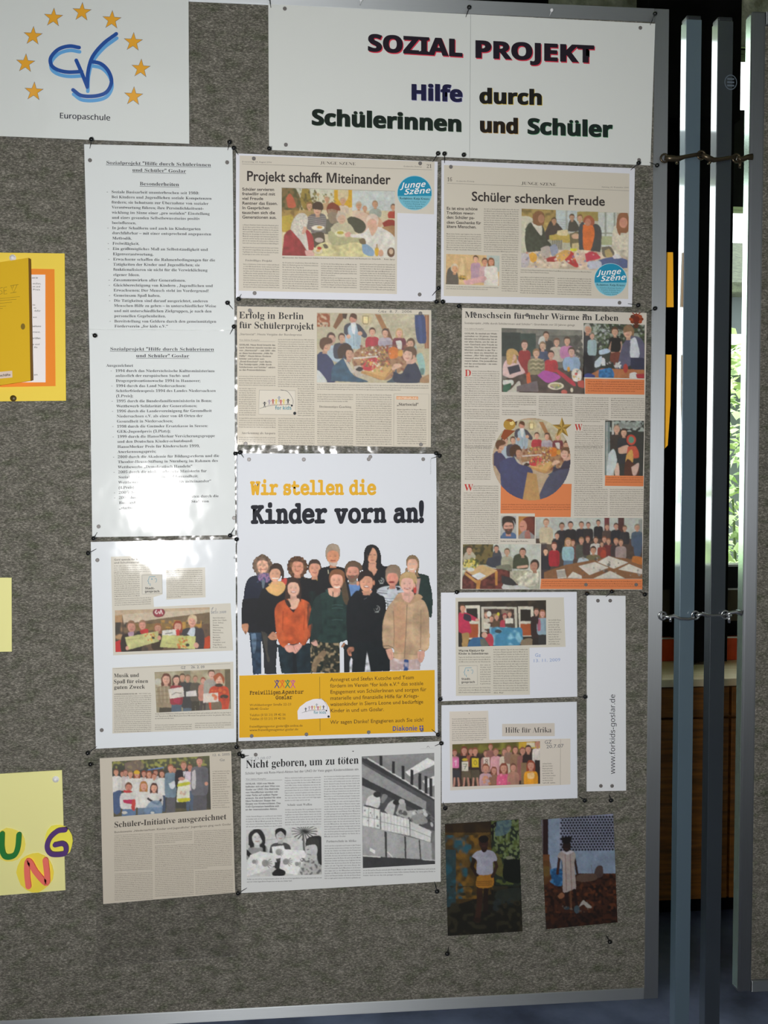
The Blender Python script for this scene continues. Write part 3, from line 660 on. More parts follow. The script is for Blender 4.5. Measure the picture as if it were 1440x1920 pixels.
# ---- 1 the school's sheet with the ring of stars
M = sheet('school_emblem_sheet', [(-185, -28), (353.5, -14), (355, 270), (-185, 248)], 0, H1, paper('d0d4d2', 1))
tag(M, 'white laminated sheet with gold stars around a blue monogram, top left of the board', 'sheet')
frameset(M, [(-185, -28), (353.5, -14), (355, 270), (-185, 248)], (0, 3, 5, 0), H1)
d = Doc(M, 0, 0, 3, .045, HP, 1)
def star(cx, cy, r, col, part, h=None):
    a = [-math.pi/2+.06+k*math.pi/5 for k in range(10)]
    d.poly([v for k, t in enumerate(a) for v in (cx+math.cos(t)*(r if k % 2 == 0 else r*.40), cy+math.sin(t)*(r if k % 2 == 0 else r*.40))], col, part)
SP = [(462, 68), (302, 100), (187, 203), (145, 357), (192, 515), (630, 113), (750, 237), (793, 386), (752, 542)]
for x, y in SP: star(x, y+2, 57, '4f5560', 'star')
for x, y in SP: star(x, y+2, 52, 'dfa02c', 'star')
S1 = [[446, 270, 390, 262, 330, 280, 288, 325, 290, 368, 325, 395, 385, 408, 460, 405], [430, 342, 460, 410, 492, 490], [492, 492, 496, 410, 520, 325, 580, 250, 655, 193], [515, 348, 570, 362, 612, 405, 628, 465, 600, 520, 540, 542, 460, 540, 412, 508]]
for c_, dx, dy, w_ in (('5f9fd4', 3, 24, 20), ('1c4a96', 0, 0, 21)):
    for s_ in S1:
        d.curve([v+(dx if i % 2 == 0 else dy) for i, v in enumerate(s_)] if not (c_ == '5f9fd4' and s_ is S1[1]) else s_, w_, c_, 'monogram')
        for e_ in (s_[:2], s_[-2:]): d.disc(e_[0]+dx*(s_ is not S1[1]), e_[1]+(dy if s_ is not S1[1] or c_ != '5f9fd4' else 0), w_/2, c_, 'monogram')
d.t('Europaschule', 334, 622, 667, 31, 'h', '353c4c', 'text', y1=680); d.t('Europaschule', 335.5, 623, 667, 31, 'h', '353c4c', 'text', y1=680)
d.done()

# ---- 2 the title banner of two joined sheets
q = [(503, 8.5), (1228, 45), (1219, 310.5), (504.5, 281.5)]
M = sheet('title_banner', q, 0, H1, paper('cfd2cf'), nx=20, ny=8)
tag(M, 'wide white banner at the top with the bold words SOZIAL PROJEKT', 'banner')
d = Doc(M, 0, 0, 1, .055, HP, 0)
for x0, y0, x1, y1, cap, tx, c1, c2, of in ((689, 96, 867, 106.5, 32, 'SOZIAL', 'c8354a', '1c1320', (1.6, 2.0)), (888, 108, 1113, 118, 32, 'PROJEKT', 'c8354a', '1c1320', (1.6, 2.0)),
        (769, 187, 867, 191, 29, 'Hilfe', '6b6aa0', '18173c', (.9, 1)), (898, 194, 1017, 197, 27.5, 'durch', 'c9b23c', '141311', (1.1, 1)),
        (584, 234, 866, 247, 29, 'Schülerinnen', '57705a', '121f19', (.9, .9)), (898, 248, 972, 251, 27.5, 'und', 'b08b3a', '1b130c', (1.1, .9)), (988, 251, 1147, 257.5, 29, 'Schüler', '3f8a5a', '12211c', (.9, .9))):
    d.t(tx, x0+of[0], x1+of[0], y0+of[1], cap, 'X', c1, 'lettering', y1=y1+of[1], strikes=((-.5, 0), (.5, 0))); d.t(tx, x0, x1, y0, cap, 'X', c2, 'lettering', y1=y1, strikes=((-.6, 0), (.6, 0)))
d.line([882, 28, 880, 296], 1.1, 'a9acaa', 'seam')
d.done()

# ---- 3, 4 the two typed lists
SER = '2e2f33'
q1 = [(158, 271), (436, 277), (440.5, 660), (168, 656)]
M = sheet('typed_list_sheet', q1, 0, H1, paper(WH, 1)); tag(M, 'white laminated sheet with a typed list headed Besonderheiten', 'sheet'); frameset(M, q1, (3, 6, 0, 3), H1)
d = Doc(M, 150, 260, 4.8, .022, HP, 1)
def ul(x0, x1, y, m=.022): d.line([x0, y, x1, y+(x1-x0)*m], 3.4, SER, 'underline')
d.t('Sozialprojekt "Hilfe durch Schülerinnen', 236, 1180, 232, 29, 's', SER, 'heading'); ul(236, 1180, 240)
d.t('und Schüler" Goslar', 472, 955, 298, 29, 's', SER, 'heading'); ul(472, 955, 306)
d.t('Besonderheiten', 538, 893, 422, 31, 's', SER, 'heading'); ul(538, 893, 431)
L = [(492, 284, 1072, 'Soziale Basisarbeit ununterbrochen seit 1980:', 1), (538, 285, 1185, 'Bei Kindern und Jugendlichen soziale Kompetenzen', 0), (585, 286, 1157, 'fördern; sie behutsam zur Übernahme von sozialer', 0),
 (631, 287, 1113, 'Verantwortung führen; ihre Persönlichkeitsent-', 0), (677, 288, 1168, 'wicklung im Sinne einer „pro sozialen“ Einstellung', 0), (723, 289, 1080, 'und eines gesunden Selbstbewusstseins positiv', 0), (770, 289, 508, 'beeinflussen.', 0),
 (816, 290, 1087, 'In jeder Schulform und auch im Kindergarten', 1), (862, 291, 1182, 'durchführbar – mit einer entsprechend angepassten', 0), (909, 292, 470, 'Methodik.', 0), (956, 294, 536, 'Freiwilligkeit.', 1),
 (1003, 295, 1152, 'Ein größtmögliches Maß an Selbstständigkeit und', 1), (1051, 297, 663, 'Eigenverantwortung.', 0), (1098, 299, 1218, 'Erwachsene schaffen die Rahmenbedingungen für die', 1), (1144, 300, 1080, 'Tätigkeiten der Kinder und Jugendlichen; sie', 0),
 (1190, 301, 1148, 'funktionalisieren sie nicht für die Verwirklichung', 0), (1237, 301, 540, 'eigener Ideen.', 0), (1284, 301, 953, 'Zusammenwirken aller Generationen.', 1), (1331, 302, 1197, 'Gleichberechtigung von Kindern , Jugendlichen und', 1),
 (1377, 303, 1160, 'Erwachsenen: Der Mensch steht im Vordergrund!', 0), (1423, 304, 726, 'Gemeinsam Spaß haben.', 1), (1470, 306, 1152, 'Die Tätigkeiten sind darauf ausgerichtet, anderen', 1), (1515, 307, 1226, 'Menschen Hilfe zu geben – in unterschiedlicher Weise', 0),
 (1562, 308, 1185, 'und mit unterschiedlichen Zielgruppen, je nach den', 0), (1608, 309, 775, 'personellen Gegebenheiten.', 0), (1655, 310, 1227, 'Bereitstellung von Geldern durch den gemeinnützigen', 1), (1700, 311, 793, 'Förderverein „for kids e.V.“', 0)]
for i, (y, x0, x1, tx, bl) in enumerate(L):
    m = .016-.0005*i
    d.t(tx, x0, x1, y, 24, 's', SER, 'text', m=m)
    if bl: d.line([x0-42, y-9, x0-32, y-9], 3.5, SER, 'text')
d.done()
q2 = [(168, 619), (439.5, 621), (441.5, 1003), (173.5, 1007)]
M = sheet('typed_list_sheet', q2, H1+.0001, H1*2, paper(WH, 2)); tag(M, 'white laminated sheet with a typed list of awards from 1994 to 2006', 'sheet'); frameset(M, q2, (2, 5, 4, 4), H1*2)
d = Doc(M, 160, 620, 4.924, .018, HP+H1, 2)
d.t('Sozialprojekt "Hilfe durch Schülerinnen', 230, 1190, 184, 29, 's', SER, 'heading', m=.004); ul(230, 1190, 193, .004)
d.t('und Schüler" Goslar', 470, 960, 247, 29, 's', SER, 'heading', m=.004); ul(470, 960, 256, .004)
d.t('Ausgezeichnet', 196, 444, 335, 25, 's', SER, 'text', m=.004)
L = [(383, 279, 1195, '1994 durch das Niedersächsische Kultusministerium', 1), (428, 281, 964, 'anlässlich der europäischen Sucht- und', 0), (475, 283, 1064, 'Drogenpräventionswoche 1994 in Hannover;', 0), (522, 285, 930, '1994 durch das Land Niedersachsen:', 1),
 (568, 283, 1205, 'Schülerfriedenspreis 1994 ~ Landes Niedersachsen', 0), (615, 286, 443, '(1.Preis);', 0), (662, 288, 1170, '1995 durch die Bundesfamilienministerin in Bonn:', 1), (709, 289, 1032, 'Wettbewerb Solidarität der Generationen;', 0),
 (755, 291, 1168, '1996 durch die Landesvereinigung für Gesundheit', 1), (802, 292, 1085, 'Niedersachsen e.V. als einer von 48 Orten der', 0), (849, 293, 810, 'Gesundheit in Niedersachsen;', 0), (896, 294, 1133, '1998 durch die Gmünder Ersatzkasse in Seesen:', 1),
 (943, 295, 787, '^-Jugendpreis (3.Platz);', 0), (990, 297, 1198, '1999 durch die HanseMerkur Versicherungsgruppe', 1), (1036, 298, 993, 'und den Deutschen Kinder-schutzbund:', 0), (1083, 299, 1058, 'HanseMerkur Preis für Kinderschutz 1999,', 0), (1130, 300, 655, 'Anerkennungspreis;', 0),
 (1177, 301, 1237, '2000 durch die Akademie für Bildungsreform und die', 1), (1223, 303, 1226, 'Theodor-Heuss-Stiftung in Nürnberg im Rahmen ~', 0), (1271, 304, 990, 'Wettbewerbs „Demokratisch Handeln“', 0), (1317, 305, 1120, '2005 durch die niedersächsische Ministerin für', 1),
 (1364, 306, 1043, 'Soziales, Frauen, Familie und Gesundheit:', 0), (1412, 307, 1163, 'Wettbewerb „Jung und Alt - Aktiv miteinander“', 0), (1460, 308, 455, '(4.Preis)', 0), (1506, 309, 900, '2005: Stipendiat von startsocial', 1),
 (1553, 311, 1232, '2006 durch die Bundesregierung vertreten durch die', 1), (1600, 312, 1143, 'Bundesfamilienministerin und den Stab von', 0), (1648, 313, 632, '„startsocial 2005“.', 0)]
for i, (y, x0, x1, tx, bl) in enumerate(L):
    d.t(tx, x0, x1, y, 24, 's', SER, 'text', m=.002-.0008*i)
    if bl: d.line([x0-42, y-9, x0-32, y-9], 3.5, SER, 'text')
d.done()

# ---- a round magazine badge used on two clippings
def round_badge(par, cx, cy, r, h, ang=-.07):
    d = Doc(par, 0, 0, 1, ang, h)
    d.disc(cx, cy, r, '9fc3cc', 'round_logo', n=36); d.disc(cx, cy, r*.965, '6fb0c2', 'round_logo', n=36)
    a = np.linspace(math.pi, 2*math.pi, 20); d.poly([v for t in a for v in (cx+math.cos(t)*r*.965, cy+math.sin(t)*r*.965)]+[cx+r*.965, cy+r*.17, cx-r*.965, cy+r*.17], '1f86a8', 'round_logo')
    d.sh = -.28
    for tx, x0, x1, y in (('Junge', -.78, .58, -.26), ('Szene', -.62, .86, .10)):
        d.t(tx, cx+x0*r, cx+x1*r, cy+y*r, r*.33, 'H', 'e4eef0', 'round_logo')
    d.sh = 0; d.t('Redaktion: Katja Krause', cx-.85*r, cx+.85*r, cy+.36*r, r*.13, 'b', '17303a', 'round_logo', m=.02)
    for k in range(4): d.t('Telefon Zeitung Goslar Schule'[:22-3*k], cx-(.66-.09*k)*r, cx+(.66-.09*k)*r, cy+(.52+.13*k)*r, r*.07, 'b', '3c6a78', 'round_logo', m=.02)
    d.done()

# ---- 5 clipping "Projekt schafft Miteinander"
q = [(442.5, 288), (820.5, 303.5), (816.5, 565.5), (442.5, 559)]
M = sheet('newspaper_sheet', q, 0, H1, paper('d2d3da')); tag(M, 'newspaper page Projekt schafft Miteinander on a white sheet, with a round blue logo', 'newspaper clipping')
Z = V2(435, 280, 3.6)
cl = slab('clipping', Z([(52, 44), (1366, 86), (1363, 440), (1115, 431), (1112, 978), (46, 955)]), H1, HC, paper(NEWS), M)
d = Doc(cl, 435, 280, 3.6, .022, HQ); NI_ = '55503f'; NI_ = '4d4740'
d.t('Donnerstag, 24. August 2006', 68, 268, 90, 9, 'b', '77716a', 'text'); d.t('JUNGE SZENE', 595, 835, 103, 19, 'r', '4a443e', 'headline', m=.03)
d.t('Goslarsche Zeitung', 1155, 1278, 121, 9, 'b', '77716a', 'text'); d.t('21', 1312, 1347, 128, 24, 'r', '4a443e', 'text')
d.line([68, 101, 1348, 141], 1.8, '77716a', 'rule')
d.t('Projekt schafft Miteinander', 98, 1068, 214, 66, 'G', '3a3432', 'headline', y1=238)
for tx, x1, y in (('Schüler servieren', 285, 281), ('freiwillig und mit', 291, 312), ('viel Freude', 211, 343), ('Rentner das Essen.', 309, 375), ('In Gesprächen', 253, 406), ('tauschen sich die', 291, 438), ('Generationen aus.', 301, 469)):
    d.t(tx, 69, x1, y, 20, 'G', '403a36', 'text', m=.01)
d.col(72, 314, 503, 640, 15.3); d.col(72, 314, 655, 722, 15.3, last=.75); d.t('Freiwilliges Projekt', 90, 270, 757, 13, 'r', '4a443e', 'text')
d.col(76, 319, 768, 940, 15.3); d.col(340, 582, 758, 806, 15.3, last=.6); d.col(340, 582, 806, 940, 15.3); d.col(601, 842, 766, 860, 15.3, last=.4); d.col(601, 842, 860, 945, 15.3); d.col(862, 1100, 768, 948, 15.3)
d.t('Miteinander der Generationen: Schüler kommen beim Servieren und Essen mit Rentnern ins Gespräch.', 340, 1005, 737, 9, 'b', '5d5750', 'text', m=.014); d.t('Foto: Spies', 1025, 1098, 748, 9, 'b', '5d5750', 'text')
d.line([333, 262, 1098, 285], 1.5, '6a665e', 'rule'); d.done()
round_badge(cl, 777, 362.5, 32.8, HQ)
c = Pic([(20, 52), (1408, 92), (1405, 905), (25, 880)], 525, 345, 6.545, 'c9bb9a')
c.g(0, 40, 1440, 300, 'c3c4b4', 'c9bd9c'); c.b([20, 50, 160, 40, 240, 150, 250, 280, 180, 400, 20, 420], '6f5a35'); c.n(20, 40, 250, 420, 1.2, 30, '4a4a28')
c.b([75, 170, 120, 120, 170, 190, 190, 280, 100, 290], 'b4553c'); c.b([270, 60, 350, 60, 380, 180, 420, 300, 300, 320, 250, 200], '8f7a33'); c.n(250, 60, 450, 330, 1.2, 24, '5c5126')
c.r(660, 70, 885, 290, 'c79a1e'); c.b([710, 60, 830, 60, 820, 200, 720, 200], 'c5b691'); c.speck(420, 120, 680, 240, 26, 14, ['5f6238', '8e8450', 'b59862']); c.r(885, 85, 1410, 330, 'bcc3c0'); c.n(885, 85, 1410, 330, .12, 40)
c.r(20, 320, 420, 560, 'a58748', .8); c.n(20, 300, 420, 560, 1, 30, '7a5f30'); c.b([20, 400, 150, 390, 130, 560, 20, 580], 'b39a3c')
for x, y, r, hh, top in ((575, 195, 26, 'b09070', 'b79a72'), (770, 215, 32, 'b09a80', 'c9b6a0'), (360, 275, 34, '8a6038', 'a58a5a'), (965, 270, 34, 'b7a48e', 'cfb9a2'), (1165, 255, 32, '9a7a5c', '9fa69a'), (1040, 310, 26, 'b08a6c', 'bfa183'), (1385, 290, 28, '6f5040', 'a8382e')): c.man(x, y, r, top, hh, 'c79677', h=3.2)
c.b([900, 420, 1010, 350, 1090, 400, 1120, 560, 960, 560], 'd0b09c'); c.b([820, 430, 880, 400, 1010, 450, 1050, 540, 980, 610, 860, 540], '3f4136'); c.b([1100, 400, 1180, 390, 1260, 480, 1210, 540, 1120, 500], 'c9a183')
c.b([1250, 480, 1320, 440, 1400, 450, 1405, 530, 1290, 545], '8c2322'); c.b([1250, 530, 1405, 520, 1405, 650, 1290, 620], 'a07a52')
c.man(640, 330, 62, '5e5a50', '7c3a26', '9a7d64', h=3, w_=1.8); c.b([570, 310, 590, 250, 650, 235, 720, 270, 735, 330, 650, 312], '7a3222'); c.b([575, 380, 640, 340, 720, 380, 700, 470, 620, 480], '8a7a68')
c.b([400, 740, 380, 600, 345, 480, 330, 420, 400, 370, 530, 370, 570, 440, 540, 600, 535, 770], '655f62')
for k in range(9): c.l([340, 400+k*24, 440, 412+k*24, 560, 398+k*24], 7, 'aaa49c', .75)
c.b([385, 610, 530, 600, 535, 780, 400, 770], '4a3f36'); c.e(478, 690, 52, 30, 'b8aaa0'); c.head(460, 320, 50, '3a2520', 'cfa288', turn=-.3); c.b([395, 310, 400, 250, 460, 215, 520, 245, 525, 320, 460, 315], '3a2420')
c.l([340, 470, 345, 540, 400, 560], 36, '6e6668'); c.e(465, 540, 80, 30, 'ddd5c4'); c.e(485, 533, 34, 16, 'c79a52')
c.b([620, 540, 690, 480, 800, 470, 880, 520, 930, 640, 900, 780, 720, 790, 640, 700], 'b9b295'); c.e(750, 410, 62, 70, 'bcb0a0'); c.e(755, 435, 50, 56, 'c9a58e'); c.l([730, 432, 780, 432], 7, '8a6a58', .6); c.l([738, 465, 770, 465], 6, '9a5a48', .7)
c.b([590, 590, 640, 580, 720, 650, 900, 650, 1000, 660, 960, 740, 840, 790, 700, 780, 600, 700], 'aaa780'); c.e(745, 610, 72, 40, 'd3ccA8'.lower()); c.e(740, 600, 42, 20, 'b0a040'); c.b([790, 610, 850, 590, 880, 640, 810, 650], 'c9968a')
c.b([20, 900, 40, 720, 60, 610, 140, 560, 240, 620, 330, 780, 400, 900], '8e2733'); c.n(40, 580, 420, 900, .35, 40); c.b([280, 600, 330, 560, 400, 650, 410, 800, 340, 800], '9a3038')
c.b([130, 560, 190, 480, 300, 560, 345, 830, 250, 700], 'c3bcb4'); c.b([125, 560, 150, 460, 220, 370, 310, 370, 340, 440, 320, 530, 250, 640, 190, 600], 'c2bcb0'); c.n(130, 380, 330, 640, .25, 14); c.b([290, 520, 325, 540, 300, 610, 265, 610], 'c79c86')
c.b([400, 880, 440, 770, 540, 720, 700, 760, 900, 720, 1050, 760, 1150, 890, 400, 900], 'c8c08e'); c.n(400, 720, 1150, 900, .25, 30); c.b([520, 740, 560, 740, 590, 780, 550, 795], '5f574a')
c.b([300, 820, 380, 815, 420, 880, 330, 885], 'd0a29c'); c.e(465, 820, 55, 38, 'd6cbb0'); c.e(480, 790, 28, 20, 'b8382c'); c.e(465, 820, 26, 16, 'd9b26a')
c.b([860, 620, 1000, 610, 1060, 560, 1120, 520, 1240, 540, 1405, 660, 1405, 900, 1150, 890, 1060, 760, 1020, 670, 880, 655], 'd3cfc6'); c.n(870, 540, 1400, 880, .12, 40); c.b([1070, 500, 1200, 500, 1130, 640], 'd0a690')
c.e(1130, 450, 76, 84, 'd6c3b2'); c.e(1125, 490, 60, 62, 'd2a58f'); c.b([1000, 740, 1060, 740, 1150, 820, 1130, 890, 1020, 850], '7f9cb8'); c.b([960, 680, 1030, 670, 1050, 740, 980, 730], '6a5a44')
c.e(1185, 830, 28, 60, 'cda42c'); c.r(1174, 740, 1196, 790, 'a8916a'); c.e(1235, 850, 32, 42, 'c89a84'); c.e(1360, 840, 48, 60, '5f3f30'); c.e(1360, 830, 26, 34, 'c4a890')
c.build('photograph', cl, HQ, grain=.1, wash=('b0a488', .12))

# ---- 6 clipping "Schüler schenken Freude"
q = [(827.5, 301), (1190, 316), (1184.5, 575.5), (826.5, 567.5)]
M = sheet('newspaper_sheet', q, 0, H1, paper('d0d1d8')); tag(M, 'newspaper page Schüler schenken Freude on a white sheet, right of the upper row', 'newspaper clipping')
Z = V2(815, 290, 3.6)
cl = slab('clipping', Z([(62, 72), (1312, 130), (1304, 975), (60, 955)]), H1, HC, paper('c6bfb1'), M)
d = Doc(cl, 815, 290, 3.6, .022, HQ)
d.t('16', 82, 117, 182, 26, 'r', '4a443e', 'text'); d.t('Goslarsche Zeitung', 143, 265, 184, 8, 'b', '77716a', 'text'); d.t('JUNGE SZENE', 583, 818, 205, 20, 'r', '4a443e', 'headline', m=.04)
d.t('Samstag, 30. Dezember 2006', 1125, 1308, 224, 8, 'b', '77716a', 'text'); d.line([82, 195, 1308, 246], 1.8, '77716a', 'rule')
d.t('Schüler schenken Freude', 247, 1147, 313, 62, 'G', '3a3432', 'headline', y1=347)
for tx, x1, y in (('Es ist eine schöne', 288, 374), ('Tradition gewor-', 270, 404), ('den: Schüler pa-', 268, 434), ('cken Geschenke für', 311, 468), ('ältere Menschen.', 280, 496)): d.t(tx, 79, x1, y, 20, 'G', '403a36', 'text', m=.02)
d.col(78, 312, 528, 658, 15); d.col(330, 565, 360, 600, 15); d.col(330, 563, 600, 664, 15); d.col(450, 558, 668, 930, 15.2)
d.col(74, 428, 884, 920, 13.5, last=.8); d.col(578, 1055, 772, 808, 14, last=.4, m=.03); d.col(575, 806, 820, 938, 15); d.col(826, 1054, 828, 945, 15); d.done()
c = Pic([(585, 366), (1308, 396), (1298, 790), (582, 762)], 815, 290, 3.6, 'b9b59f')
c.view(970, 385, 6.698)
c.r(0, 40, 480, 330, 'a3894c'); c.n(0, 40, 480, 300, .8, 40, '6f5e30'); c.r(480, 60, 760, 340, 'b9c3c2'); c.r(600, 60, 625, 330, '9fa59c'); c.r(1010, 90, 1240, 520, 'c3c9c2'); c.r(745, 80, 1010, 200, '9b8a48')
for x in (1090, 1205): c.r(x, 90, x+22, 500, '93988e')
c.r(1040, 345, 1200, 358, '8a8d80'); c.r(1040, 390, 1200, 500, 'a6ab84'); c.b([45, 140, 130, 140, 195, 190, 110, 300, 80, 560, 45, 560], 'c3bfa9')
for k in range(5): c.l([490, 180+k*28, 600, 190+k*28], 5, '8b94a0')
c.b([340, 340, 400, 210, 460, 200, 520, 250, 570, 330, 480, 360, 380, 440, 340, 410], '3c3030'); c.head(455, 200, 30, '553a22', 'b98a6a'); c.b([625, 330, 640, 220, 680, 170, 740, 220, 770, 290, 740, 330], '3f3c38'); c.head(680, 155, 30, '4f3820', 'bf9578'); c.head(780, 165, 32, '7a5530', 'c79b7c')
c.b([395, 380, 620, 350, 660, 470, 420, 440], 'b9a04c'); c.b([500, 320, 620, 310, 620, 380, 500, 370], 'd6c79a'); c.b([650, 360, 770, 340, 800, 540, 670, 540], '6e6446'); c.e(730, 390, 55, 34, 'cfa68a'); c.b([680, 480, 780, 480, 780, 560, 690, 560], 'cdb887')
c.r(400, 440, 560, 560, '9c9a88'); 
for k in range(5): c.l([440+k*26, 440, 436+k*26, 545], 7, '4c4138')
c.b([95, 300, 140, 230, 200, 215, 290, 240, 330, 300, 360, 420, 420, 500, 380, 580, 250, 640, 130, 600, 90, 460], '333a31'); c.n(90, 220, 400, 620, .4, 30); c.b([170, 215, 290, 240, 300, 380, 230, 310], 'cfc9bb'); c.b([195, 230, 190, 120, 260, 70, 330, 110, 330, 230, 260, 260], '7e5230'); c.e(295, 170, 40, 55, 'a8785a')
c.b([770, 560, 760, 340, 780, 240, 830, 220, 850, 400, 850, 580], '39404a'); c.b([920, 240, 1000, 240, 1045, 300, 1050, 440, 1020, 620, 900, 600, 900, 400], '3a3b40'); c.b([820, 250, 880, 230, 950, 270, 960, 400, 900, 590, 830, 560, 815, 380], 'd46a2a'); c.b([815, 210, 840, 150, 910, 130, 960, 190, 950, 250, 880, 240], '9a4f34'); c.e(880, 215, 38, 48, 'b87860')
c.b([1180, 600, 1190, 330, 1240, 250, 1385, 270, 1385, 640, 1230, 640], 'cfc7b4'); c.n(1180, 260, 1385, 640, .18, 22); c.b([1240, 180, 1270, 110, 1340, 90, 1385, 120, 1385, 330, 1300, 350, 1280, 380, 1240, 300], '8a5434'); c.e(1325, 220, 52, 66, 'c88a72')
c.b([40, 600, 380, 570, 800, 560, 1200, 620, 1380, 660, 1380, 800, 40, 800], 'cbb8a2'); c.n(40, 570, 1380, 800, .5, 50); 
for pts, cc in (([140, 620, 190, 590, 240, 640, 220, 720, 160, 700], 'd9a03a'), ([330, 670, 480, 640, 500, 700, 380, 710], 'a62a30'), ([580, 620, 680, 580, 760, 740, 730, 780, 600, 700], 'b52630'), ([840, 610, 940, 580, 1040, 660, 900, 700, 850, 710], 'c0304e'), ([480, 620, 600, 560, 660, 600, 560, 700, 490, 690], 'd0a056'), ([290, 540, 380, 510, 430, 600, 350, 670, 290, 620], 'b4aaa0'), ([400, 520, 470, 490, 510, 580, 430, 640], '8f94a8'), ([700, 620, 820, 570, 860, 760, 760, 740], 'd6b8a4'), ([1010, 690, 1180, 650, 1380, 690, 1380, 790, 1040, 760], '4a5a88'), ([870, 710, 1030, 700, 1040, 780, 900, 800], 'b9bccb'), ([1050, 530, 1160, 520, 1210, 620, 1080, 650], '6a6256'), ([1090, 570, 1150, 550, 1190, 640, 1110, 650], 'b09a6a'), ([660, 545, 740, 545, 735, 575, 670, 575], 'd6d02a'), ([1190, 640, 1250, 610, 1300, 660, 1210, 670], 'd0ccd0'), ([40, 600, 140, 620, 130, 760, 40, 770], 'b8b0b4')): c.b(pts, cc)
c.speck(60, 580, 1000, 780, 60, 16, ['e0b050', 'c23a34', 'd8ccc4', '8a6a5a', '6d78a0', 'e6dccf'], .6)
c.build('photograph', cl, HQ, grain=.1, wash=('b8ae96', .12))
c = Pic([(76, 672), (436, 684), (432, 886), (72, 876)], 815, 290, 3.6, 'caa978')
c.n(70, 670, 440, 890, .4, 40, 'e0c090'); c.r(350, 680, 440, 790, 'a9b4ae'); c.b([74, 880, 80, 790, 110, 760, 150, 800, 155, 885], '55504a'); c.head(132, 772, 22, 'c9b9a0', 'cf9a72', turn=.6); c.b([180, 690, 200, 760, 190, 850, 160, 800], 'd9bd8c')
c.man(275, 705, 16, 'b48aa0', '4a3020', h=6, w_=2); c.b([240, 860, 250, 760, 280, 735, 310, 760, 300, 850], 'b090a0'); c.man(335, 725, 18, 'c3a0a4', '53301f', 'c98c70', h=6, w_=2); c.man(378, 725, 18, 'd8d3cc', '7a4a28', 'c98c70', 'long', h=7, w_=2.4)
c.b([330, 880, 345, 780, 370, 755, 410, 765, 425, 885], 'd6d0c6'); c.b([190, 850, 240, 840, 330, 820, 340, 850, 220, 880], 'cfa0a0'); c.e(185, 830, 26, 16, '6a5a30'); c.speck(150, 810, 220, 850, 10, 7, ['3a3a2a', 'c9a050'])
c.build('photograph', cl, HQ, grain=.1, wash=('b8a88c', .1))
round_badge(cl, 1144, 525, 31, HQ+.0003, -.07)

# ---- 7 clipping "Erfolg in Berlin"
q = [(444.5, 574.5), (808.5, 581.5), (807.5, 838.5), (445, 834)]
M = sheet('newspaper_clipping', q, 0, H1, paper('c8c0b1', 1)); tag(M, 'laminated newspaper clipping headed Erfolg in Berlin, with a group round a table', 'newspaper clipping'); frameset(M, q, (3, 10, 11, 3), H1)
d = Doc(M, 435, 570, 3.692, .01, HP, 1)
d.t('Erfolg in Berlin', 48, 497, 100, 46, 's', '34302e', 'headline', y1=107); d.t('für Schülerprojekt', 50, 568, 168, 46, 's', '34302e', 'headline', y1=178)
d.t('„Startsocial“: Heute Vergabe der Bundespreise', 48, 484, 216, 14, 'g', '6b655d', 'text'); d.t('Von Sabine Kempfer', 50, 192, 254, 10, 'b', '7a746b', 'text'); d.line([50, 259, 298, 262], 1.4, '7a746b')
for i, tx in enumerate(('GOSLAR. Neue Engel braucht das', 'Land. Konkret gesucht werden sie', 'von „Startsocial“ – seit 2001 gibt', 'es diese bundesweite „Hilfe für', 'Helfer“. Heute fahren Goslarer', 'Schüler und Lehrer zum', '„Engel-Entscheid“ nach Berlin.', 'Das Sozialprojekt „Hilfe durch', 'Schülerinnen und Schüler“ gehört', 'zu den Preisverdächtigen.')):
    d.t(tx, 50, (300, 302, 300, 285, 272, 224, 278, 275, 299, 236)[i], 288+i*19.3, 11, 'G', '4e4941', 'text')
CB = '58534a'
d.col(48, 302, 492, 572, 15.2, c=CB); d.col(48, 166, 576, 780, 15.2, c=CB); d.col(318, 570, 238, 575, 15.4, c=CB); d.col(455, 570, 578, 782, 15.4, c=CB)
d.col(48, 302, 782, 862, 15.2, c=CB); d.t('Anerkennung als Ansporn', 66, 300, 900, 15, 'r', '4a443e', 'text'); d.col(48, 302, 915, 978, 15.2, c=CB); d.col(320, 572, 784, 978, 15.2, c=CB)
d.col(588, 1360, 550, 600, 15.5, c=CB, cap=8, last=.75); d.col(590, 838, 618, 680, 15.4, c=CB, last=.85); d.t('Dreimonatiges Coaching', 604, 825, 718, 15, 'r', '4a443e', 'text'); d.col(590, 838, 736, 980, 15.4, c=CB); d.col(857, 1104, 620, 980, 15.4, c=CB)
d.line([1120, 622, 1362, 624, 1362, 984, 1118, 982, 1120, 622], 2.4, '9a9488')
d.poly([1137, 640, 1287, 642, 1287, 662, 1137, 660], 'd18a52', 'rule'); d.t('HINTERGRUND', 1140, 1284, 657, 12, 'G', 'e8dccb', 'text'); d.t('„Startsocial“', 1140, 1290, 704, 20, 's', '3a3632', 'text')
d.col(1142, 1344, 722, 970, 15.6, c=CB)
d.poly([190, 596, 438, 600, 438, 768, 185, 764], 'cfc8bb', 'logo'); d.line([190, 596, 438, 600, 438, 768, 185, 764, 190, 596], 2.2, '8b857a', 'logo')
